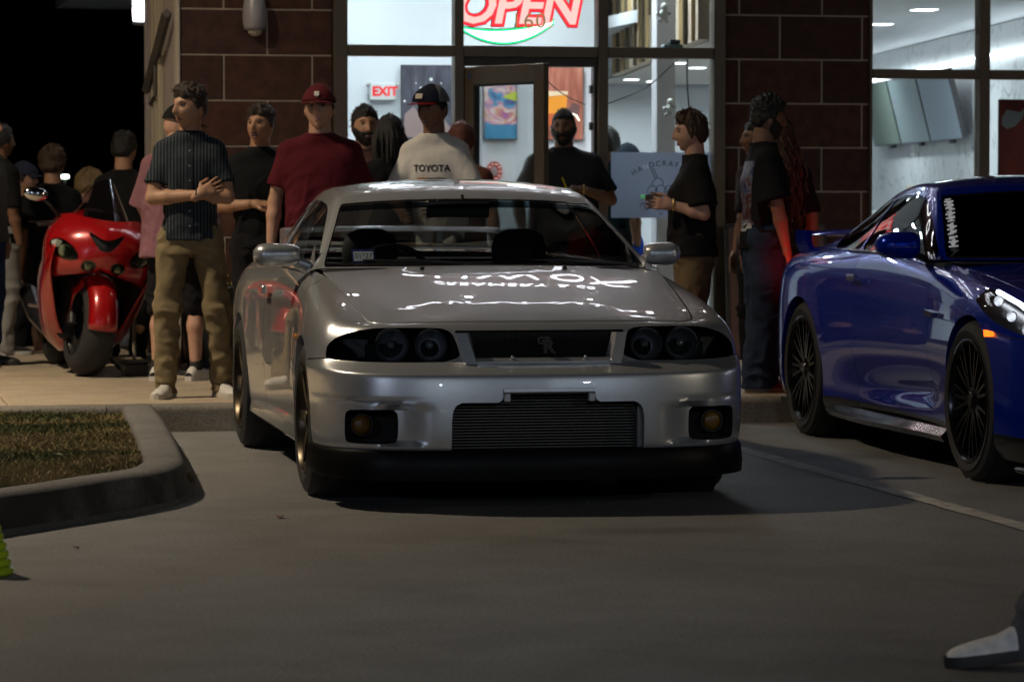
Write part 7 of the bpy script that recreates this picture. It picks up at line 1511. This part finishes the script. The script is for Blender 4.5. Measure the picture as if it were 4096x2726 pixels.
# man in white tee
a = person((3.50, 18.40), -26, 1.74, 'smiling man in white tee and red brimmed cap with colourful print', SKD, dict(m=cloth('white tee', (0.66, 0.64, 0.59)), sleeve=.72, loose=1.04), dict(m=cloth('grey trousers', (.09, .09, .09))), dict(tt=.003, ts=.003, front=.03), HRK, None, (-20, 2, 0), smile=1.0, bw=.92, fine=True, lean=(-.03, -.05), armL=((.10, -.04, -.26), (-.14, -.18, -.06)), armR=((-.07, -.06, -.27), (.10, -.2, -.08)))
c = cap(a, cloth('cap grey', (0.16, 0.16, 0.17)), cloth('cap brim red', (0.20, 0.014, 0.02)), False, cloth('cap navy', (0.012, 0.016, 0.028)), brim_len=.08, tall=.035, flat=True)
b = MB(); b.bbox(-.024, .024, -.003, .003, -.015, .015, .002); o = b.build('patch', mat('patch cream', (.55, .52, .42), .7), c); o.location = (0, -HB - .032, .078); o.rotation_euler = (R(-14), 0, 0)
kk = a['k']; decal(a, 'lettering', text_mesh('TOYOTA', .052, bold=.0012), matblk, (-.02, -.2, 1.30 * kk))
def pict(p, x, z, w_, h_, cols, seed, back=False):
    m = art_mat('shirt picture %d' % seed, cols, 14, .8, seed); return decal(p, 'picture_print', plane_mesh(w_, h_), m, (x, .2 if back else -.2, z), 0, back)
pict(a, -.02, 1.185 * kk, .17, .12, [(.3, (.03, .05, .06)), (.45, (.07, .10, .12)), (.52, (.35, .12, .02)), (.6, (.5, .2, .02)), (.72, (.02, .02, .02))], 21)
# red haired person mostly hidden
person((3.80, 19.35), 160, 1.56, 'person with reddish hair mostly hidden behind the man in white tee', SKP, dict(m=cloth('rust tee', (.12, .05, .03)), sleeve=.7), dict(m=darkP), dict(tt=.022, ts=.016, side=-.04, back=-.09, ns=50, na=.4), HRR, None, (0, 0, 0), face=False)
# man in the doorway
a = person((4.88, 21.30), -14, 1.70, 'bearded man in dark tee at the open door holding a cup with yellow straw', SKM, dict(m=cloth('charcoal tee', (0.018, 0.018, 0.022)), sleeve=.8, loose=1.15, belly=.03), dict(m=darkP), dict(tt=.010, ts=.004, ns=90, na=.3, front=.058, tufts=200), HRK, dict(t=.012, low=-.02), (-8, 3, 0), bw=1.26, armL=((.11, -.05, -.26), (-.19, -.17, .07)), armR=((-.10, .0, -.28), (.04, -.1, -.22)), handL=dict(f=(-1, -.15, .15), n=(-.2, -.2, -1), t=(-.3, -1, .2), curl=.75))
cw = Vector(a['root'].location) + Matrix.Rotation(R(-14), 3, 'Z') @ Vector(a['Wr'][1] + np.array([-.09, -.05, -.03]))
cu = empty('drink_cup', tuple(cw), 0, 'small cup with a bright yellow straw held in the doorway', 'cup')
b = MB(); b.lathe([(.028, -.10), (.040, .0), (.041, .004)], 20); b.build('beaker', mat('cup clear', (.55, .55, .52), .3), cu, 50); b = MB(); b.lathe([(.042, .004), (.042, .012), (.02, .016)], 20); b.build('lid', mat('cup lid', (.7, .7, .68), .3), cu, 40)
b = MB(); b.tube([(.0, 0, -.02), (-.055, -.01, .11)], .006, 8); b.build('straw', mat('straw yellow', (.75, .62, .02), .4), cu, 60)
b = MB(); w_ = a['Wr'][1]; b.tube([tuple(w_ + np.array([math.cos(t) * .0, math.cos(t) * .031, math.sin(t) * .031])) for t in np.linspace(0, 6.283, 17)], .006, 6); b.build('wristwatch', gold, a['root'], 60)
# people inside, behind the right window
IN = 'people inside the shop'
person((5.44, 22.35), 150, 1.60, 'man with short dark hair inside, beside the door frame', SKM, dict(m=cloth('teal tee', (.012, .03, .035)), sleeve=.8), dict(m=darkP), dict(tt=.016, ts=.012, ns=80, na=.3, side=-.05, back=-.07), HRK, None, (0, 0, 0), face=False, group=IN, detail=False)
a = person((5.80, 22.60 + .6), -100, 1.49, 'person in dark cap and blue trousers inside, above the frosted decal', SKM, dict(m=cloth('maroon dark tee', (.04, .015, .018)), sleeve=.8), dict(m=cloth('royal blue trousers', (.01, .045, .30)), loose=1.1), None, HRK, None, (0, 0, 0), group=IN, detail=False); cap(a, cloth('cap navy dark', (.014, .02, .028)), cloth('cap brim grey', (.05, .05, .055)), False, None, brim_len=.085)
person((5.70, 24.1), 170, 1.44, 'short dark haired person further back inside, above the decal', SKM, dict(m=cloth('grey brown tee', (.07, .055, .05)), sleeve=.8), dict(m=cloth('taupe trousers', (.09, .07, .06)), loose=1.1), dict(tt=.016, ts=.012, side=-.05, back=-.07, ns=60), HRK, None, (0, 0, 0), face=False, group=IN, detail=False)
# young man in black tee at right
a = person((4.95, 18.28), -98, 1.60, 'young man in black tee and khakis looking left with phone in hand', SKP, dict(m=cloth('black tee boxy', (0.012, 0.011, 0.011)), sleeve=.82, loose=1.32, sw=1.3, hem=.86), dict(m=khaki2, loose=1.18), dict(tt=.030, ts=.016, ns=38, na=.5, ff=.45, front=.060, side=-.035, back=-.085, str=1, fall=1.6, up=.35, tufts=520, tl=.024, mess=.4), HRC, None, (4, 4, 0), armL=((.075, .03, -.275), (-.06, -.20, .06)), armR=((-.06, .02, -.28), (.07, -.20, .07)), handL=dict(f=(-.1, -1, .1), n=(-1, 0, .1), t=(0, -.2, 1), curl=.5), handR=dict(f=(.1, -1, .1), n=(1, 0, .1), t=(0, -.2, 1), curl=.5), bw=1.0, shoe=dict(m=whiteS), fine=True)
w_ = a['Wr'][1]; b = MB(); b.tube([tuple(w_ + np.array([math.cos(t) * .030, .01, math.sin(t) * .030])) for t in np.linspace(0, 6.283, 17)], .007, 6); b.build('wristwatch', gold, a['root'], 60)
hp = Vector(a['root'].location) + Matrix.Rotation(R(-98), 3, 'Z') @ Vector(w_ + np.array([-.03, -.10, .045]))
vp = empty('vape_pen', tuple(hp), 0, 'small green tipped gadget in the hand of the young man in black tee', 'gadget'); b = MB(); b.bbox(-.05, .02, -.012, .012, -.012, .012, .004); b.build('casing', mat('gadget brown', (.06, .05, .04), .4), vp); b = MB(); b.bbox(-.075, -.0505, -.011, .011, -.011, .013, .004); b.build('tip', mat('gadget green', (.15, .65, .25), .4, emit=(.15, .65, .25), estr=.2), vp)
# man in black tee with printed back, lit red from the tail lights
a = person((5.30, 17.98), 86, 1.68, 'man with short curly black hair, printed black tee and patched jeans', SKM, dict(m=cloth('black tee print', (0.011, 0.011, 0.012)), sleeve=.85, loose=1.28, sw=1.2, hem=.86), dict(m=denim, loose=1.38), dict(tt=.036, ts=.010, ns=90, na=.8, ff=.3, front=.055, tufts=500, mess=1.0, tl=.014), HRK, dict(t=.006), (6, 4, 0), armR=((-.055, -.035, -.285), (.0, -.055, -.25)), handR=dict(f=(.0, -.25, -1), n=(.3, 1, 0), t=(.3, -1, 0), curl=.25), feet={1: (.11, -.02, 8), -1: (-.11, .03, -8)}, fine=True, shoe=dict(m=mat('red shoe', (.28, .02, .02), .5), sole=mat('tan sole', (.4, .33, .24), .6)))
kk = a['k']; pict(a, 0.0, 1.20 * kk, .26, .36, [(.3, (.010, .014, .05)), (.44, (.03, .05, .14)), (.5, (.20, .19, .19)), (.54, (.06, .05, .06)), (.6, (.10, .025, .025)), (.7, (.012, .012, .014))], 33, True)
decal(a, 'lettering', text_mesh('AVIZA', .085, bold=.004, shear=.2), mat('print white', (.5, .5, .5), .7), (0, .2, 1.00 * kk), 0, True)
b = MB(); b.tube([tuple(a['hd'] + np.array([math.sin(t) * .074, .024 - math.cos(t) * .072, -.172 + .012 * math.cos(t)])) for t in np.linspace(0, 6.283, 25)], .005, 6); b.build('necklace', mat('pearl', (.75, .72, .66), .3), a['root'], 60)
for dz, s_, c_, nm in ((.80, .10, (.42, .38, .35), 0), (.70, .07, (.33, .30, .28), 1)):
    b = MB(); b.grid([[(-.135 - .0 * j, .03 * (j - 2) + rng.normal(0, .006), dz * kk + .02 * (i - 2.5) + rng.normal(0, .004)) for j in range(5)] for i in range(6)]); me = b.mesh('patch'); o = link_mesh('jean_patch', me, mat('patch grey %d' % nm, c_, .9, var=.7, vscale=45), a['root']); s = o.modifiers.new('w', 'SHRINKWRAP'); s.target = [q for q in a['root'].children if q.name.startswith('trousers')][0]; s.offset = .004
b = MB()
for i in range(13):
    z = .30 + i * .042; 
    for q in range(4): y0, z0_ = rng.uniform(-.012, .012), rng.uniform(-.014, .014); an = rng.choice([0, 1.57, .7]); b.tube([(-.13, -.075 + y0 - .012 * math.cos(an), z + z0_ - .012 * math.sin(an)), (-.13, -.075 + y0 + .012 * math.cos(an), z + z0_ + .012 * math.sin(an))], .0028, 4)
o = b.build('jean_lettering', mat('lettering red', (.40, .06, .05), .8), a['root']); s = o.modifiers.new('w', 'SHRINKWRAP'); s.target = [q for q in a['root'].children if q.name.startswith('trousers')][0]; s.offset = .003
# woman with long curly hair, and one more face behind him
a = person((5.58, 18.66), 160, 1.58, 'woman with very long curly brown hair behind the man in printed tee', SKM, dict(m=cloth('black top', (.012, .011, .012)), sleeve=.9, loose=1.15, hem=.70), dict(m=darkP, loose=1.1), dict(tt=.03, ts=.024, side=-.06, back=-.10, ns=45, na=.5), HRC, None, (0, 0, 0), face=False, bw=.98)
b = MB()
for i in range(260):
    an = rng.uniform(R(60), R(300)); th = rng.uniform(.3, 1.4); x, y, z = HA * 1.25 * math.sin(th) * math.sin(an), -HB * 1.2 * math.sin(th) * math.cos(an), HC * 1.1 * math.cos(th); pts = []; L_ = rng.uniform(.38, .66); ph_ = rng.uniform(0, 6.28); ex_, ey_ = x * 1.7 + rng.normal(0, .02), abs(y) * 1.2 + .06
    for t in np.linspace(0, 1, 16): zz = z * (1 - t) + (-L_) * t + .05 * math.sin(math.pi * t); pts.append((lerp(x, ex_, min(1, t * 1.6)) + .011 * math.cos(ph_ + t * 26) * min(1, 3 * t), lerp(y, ey_, min(1, t * 1.6)) + .011 * math.sin(ph_ + t * 26) * min(1, 3 * t), zz))
    b.tube(pts, [.0042] * 14 + [.003, .0015], 4)
a['hpart']('long_curls', b, mat('curl brown', (.060, .036, .016), .5, var=.4, vscale=40), 60)
person((5.60, 19.15), -70, 1.58, 'woman with earring glimpsed behind the head of the man in printed tee', SKM, dict(m=cloth('mauve top', (.03, .02, .02)), sleeve=.9), dict(m=darkP), dict(tt=.02, ts=.016, side=-.06, back=-.1, ns=50), HRK, None, (-20, 0, 0))
# child behind the silver car
person((4.42, 18.70), -60, 1.09, 'small child in red shirt standing behind the silver car', SKT, dict(m=cloth('red shirt', (.20, .012, .016)), sleeve=.75, loose=1.1), dict(m=darkP), dict(tt=.022, ts=.012, ns=60, front=.05), HRK, None, (0, 0, 0), detail=False)
# people on the left by the dark lot
LG = 'people at the dark left end'
person((1.085, 21.75), 60, 1.70, 'man in grey green tee and blue jeans cut by the left picture edge', SKT, dict(m=cloth('grey green tee', (.10, .115, .11)), sleeve=.7, loose=1.12), dict(m=denim2, loose=1.1), SHORT, HRB, None, (0, 0, 0), bw=1.1, group=LG, shoe=dict(m=dkS), armL=((.06, .0, -.28), (.0, -.03, -.25)))
person((1.27, 23.25), 120, 1.62, 'dark haired person in black hoodie behind the man in grey green tee', SKM, dict(m=cloth('black hoodie', (.012, .012, .012)), sleeve=.95, loose=1.15), dict(m=cloth('grey trousers pale', (.26, .26, .25)), loose=1.05), dict(tt=.02, ts=.014, side=-.03, ns=60), HRK, None, (0, 0, 0), group=LG, shoe=dict(m=dkS, sole=whiteS), detail=False, legs=True)
a = person((1.50, 24.5), 70, 1.60, 'person in dark cap standing far left behind the motorcycle', SKP, dict(m=cloth('black jumper', (.014, .014, .016)), sleeve=.95, loose=1.1), dict(m=darkP), dict(tt=.006, ts=.01, side=-.03), HRB, None, (0, 0, 0), group=LG, shoe=dict(m=dkS), detail=False); a['root'].location.z = -.10; cap(a, cloth('cap faded navy', (.03, .035, .06)))
a = person((1.67, 23.77), 176, 1.66, 'curly haired man in black tee and shorts seen from behind, next to the motorcycle', SKT, dict(m=cloth('black tee left', (.011, .011, .012)), sleeve=.85, loose=1.15), dict(m=darkP, kind='shorts', loose=1.12), dict(tt=.042, ts=.022, ns=75, na=.6, side=-.02, back=-.06, tufts=500, mess=1.0), HRC, None, (-10, 0, 0), face=False, group=LG, shoe=dict(m=mat('brown shoe', (.10, .05, .04), .6))); a['root'].location.z = -.06
a = person((2.03, 25.1), 100, 1.62, 'blond young man in black tee looking right behind the motorcycle', SKP, dict(m=cloth('black tee blond', (.012, .012, .012)), sleeve=.85, loose=1.1), dict(m=darkP), dict(tt=.034, ts=.022, ns=45, na=.4, ff=.4, front=.045, side=-.02, back=-.07, str=1, fall=1.8, up=.2, tufts=400, tl=.022), HRL, None, (-6, 4, 0), group=LG, shoe=dict(m=whiteS)); a['root'].location.z = -.17
a = person((2.10, 22.85), 158, 1.70, 'dark haired man in black tee and trousers behind the man in pink polo', SKT, dict(m=cloth('black tee tall', (.011, .011, .012)), sleeve=.75, loose=1.1), dict(m=darkP, loose=1.05), dict(tt=.026, ts=.012, ns=70, na=.5, back=-.05, tufts=400), HRK, None, (-6, 0, 0), face=False, group=LG, shoe=dict(m=whiteS, sole=whiteS), armL=((.07, -.02, -.27), (-.04, -.16, -.16)), armR=((-.09, .02, -.27), (.0, -.14, -.2))); a['root'].location.z = 0.0
# ------------------------------------------------------------------ other things
# tall planters by the left block wall
for x, y, lab in ((2.50, 21.25, 'dark tall planter with sparse flowers by the left block wall'), (3.05, 21.30, 'second dark planter half hidden behind the silver car')):
    p = empty('planter', (x, y, SWZ), 0, lab, 'planter'); b = MB(); b.lathe([(.14, 0), (.20, .50), (.21, .52), (.20, .53), (.17, .50)], 28); b.build('pot', mat('planter resin', (.022, .024, .022), .5, var=.1), p, 40)
    b = MB(); b.lathe([(.17, .47), (.01, .48)], 20); b.build('soil', dirt, p)
    b = MB()
    for i in range(120):
        a = random.uniform(0, 6.28); r_ = random.uniform(0, .16); l = random.uniform(.04, .12); c_ = Vector((r_ * math.cos(a), r_ * math.sin(a), .48)); t_ = c_ + Vector((random.gauss(0, .04), random.gauss(0, .04), l)); s_ = Vector((random.uniform(-1, 1), random.uniform(-1, 1), .2)).normalized() * .010
        b.add([tuple(c_), tuple(t_ * .6 + c_ * .4 + s_), tuple(t_), tuple(t_ * .6 + c_ * .4 - s_)], [(0, 1, 2, 3)])
    b.build('foliage', gcols[1], p)
    b = MB()
    for i in range(14): a = random.uniform(0, 6.28); r_ = random.uniform(0, .16); b.sphere((r_ * math.cos(a), r_ * math.sin(a), .48 + random.uniform(.06, .12)), .012, 8, 5)
    b.build('flowers', mat('flower yellow', (.55, .40, .08), .7), p)
# leaning sandwich board by the right block wall
sb = empty('board_sign', (6.42, 21.45, SWZ), R(0), 'brown notice board with a white F and yellow script by the right block wall', 'sign'); sb.rotation_euler = (R(-6), 0, 0)
b = MB(); b.bbox(-.36, .36, -.015, .015, 0, .93, .006); b.build('frame', mat('board frame', (.03, .025, .02), .5), sb)
b = MB(); b.box(-.335, .335, -.0185, -.0155, .03, .90); b.build('panel', mat('board brown', (.16, .085, .065), .6, var=.1), sb)
text_obj('lettering', 'F', .12, mat('board white', (.6, .58, .54), .6), (.235, -.0205, .80), parent=sb, bold=.006); text_obj('lettering', 'rt!', .11, mat('board yellow', (.50, .40, .04), .6), (.235, -.0205, .67), parent=sb, shear=.4)
# cafe chair glimpsed behind the motorcycle
ch = empty('patio_chair', (2.16, 21.9, SWZ), R(20), 'pale woven patio chair half hidden behind the man in striped shirt', 'chair'); cm = mat('cane pale', (.34, .30, .22), .6)
b = MB(); b.bbox(-.20, .20, -.20, .20, .43, .46, .01); b.build('seat', cm, ch)
for x, y in ((-.18, -.18), (.18, -.18), (-.18, .18), (.18, .18)): b = MB(); b.tube([(x, y, 0), (x, y, .43)], .014, 8); b.build('leg', cm, ch, 60)
for z in np.linspace(.55, .85, 6): b = MB(); b.bbox(-.19, .19, .18, .195, z, z + .03, .003); b.build('slat', cm, ch)
for x in (-.19, .19): b = MB(); b.tube([(x, .19, .43), (x, .21, .90)], .014, 8); b.build('back_post', cm, ch, 60)
# small black box on the sidewalk
bx_ = empty('black_box', (1.93, 20.35, SWZ), R(12), 'small black plastic box lying on the sidewalk beside the motorcycle', 'box'); b = MB(); b.bbox(-.075, .075, -.05, .05, 0, .075, .006); b.build('case', blackp, bx_); b = MB(); b.bbox(-.077, .077, -.052, .052, .0755, .09, .004); b.build('lid', blackp, bx_)
# green ridged inflatable thing at the left frame edge
gt = empty('green_cone', (.545, 10.97, 0), 0, 'bright yellow green ridged object at the lower left picture edge', 'cone'); gm = mat('neon green plastic', (.45, .62, .02), .45)
for i in range(7): b = MB(); r_ = .090 - .008 * i; b.lathe([(r_ * .9, .028 * i), (r_, .028 * i + .008), (r_, .028 * i + .020), (r_ * .9, .028 * i + .027)], 24); b.build('ring', gm, gt, 50)
# passer-by, only a shoe and shin in the picture
w0 = person((3.60, 8.22), -102, 1.88, 'passer-by of whom only a white sneaker shows at the lower right corner', SKT, dict(m=cloth('grey sweat', (.2, .2, .2)), sleeve=1.0), dict(m=cloth('grey joggers', (.12, .12, .13)), loose=1.1), SHORT, HRB, None, shoe=dict(m=mat('white sneaker', (.80, .78, .72), .6, var=.2, vscale=30), sole=mat('dark sole', (.03, .028, .025), .6)), group='people outside the shop', z0=0.0, feet={1: (.08, -.43, 0, 7, .026), -1: (-.08, .34, 0)}, detail=False)
# far street lamps
for i, (x, y, z) in enumerate(((28.6, 402.8, 3.40), (29.8, 402.6, 3.42))):
    l = empty('street_lamp', (x, y, 0), 0, ('far street lamp, left one of the pair at the left', 'far street lamp, right one of the pair at the left')[i], 'street lamp', 'far street lamps'); b = MB(); b.tube([(0, 0, 0), (0, 0, z)], .06, 6); b.build('pole', mats_ if False else mat('far pole', (.3, .3, .3), .5), l); b = MB(); b.bbox(-.35, .40, -.2, .2, z - .05, z + .22, .03); b.build('head', emis('far lamp', (.85, 1.0, .80), 14), l)
# ------------------------------------------------------------------ lot lamp and added fill lamps
pole_m = mat('lamp pole bronze', (0.06, 0.05, 0.045), 0.5, metal=0.5)
def lot_lamp(x, y, h, head_dir, power, col, label, arm=0.9, size=0.5, z0=0.0, spread=180):
    l = empty('lot_lamp', (x, y, z0), head_dir, label, 'street lamp', 'parking lot lamps')
    b = MB(); b.lathe([(0.2, 0), (0.2, 0.6), (0.17, 0.65)], 20); b.build('base', mat('lamp base', (0.4, 0.38, 0.35), 0.9, var=0.1), l, 40)
    b = MB(); b.tube([(0, 0, 0.65), (0, 0, h - 0.05)], [0.075, 0.05], 12); b.build('pole', pole_m, l, 50)
    b = MB(); b.tube([(0, 0, h - 0.12), (arm, 0, h)], 0.03, 8); b.build('arm', pole_m, l, 50)
    b = MB(); b.bbox(arm - 0.1, arm + 0.55, -0.2, 0.2, h - 0.02, h + 0.08, 0.02); b.build('head', pole_m, l)
    b = MB(); b.box(arm - 0.05, arm + 0.5, -0.16, 0.16, h - 0.035, h - 0.022); b.build('lens', emis('lot lens %.2f' % col[2], col, 60), l)
    area('lot_lamp_light', (arm + 0.22, 0, h - 0.045), (size, size * 0.6), power, col, (0, 0, 0), l, spread); return l
lot_lamp(-4.6, 17.2, 8.2, 0, 680, (1.0, 0.82, 0.60), 'tall lot lamp in the grass island left of the cars', spread=120)
for x, y, h_, rz_, p_, c_, l_ in ((14.0, -24.0, 8.5, 130, 1700, (0.74, 0.85, 1.0), 'far fill lamp added behind the camera, on the right'), (-5.0, -30.0, 8.5, 80, 3000, (0.76, 0.87, 1.0), 'far fill lamp added behind the camera, in the middle'), (-22.0, -16.0, 8.5, 20, 3000, (0.70, 0.78, 1.0), 'far fill lamp added behind the camera, on the left'), (24.0, -4.0, 8.0, 170, 900, (1.0, 0.85, 0.65), 'fill lamp added far off to the right')):  # unseen lamps added as fill, mainly for the car fronts
    lot_lamp(x, y, h_, R(rz_), p_, c_, l_, size=.6)
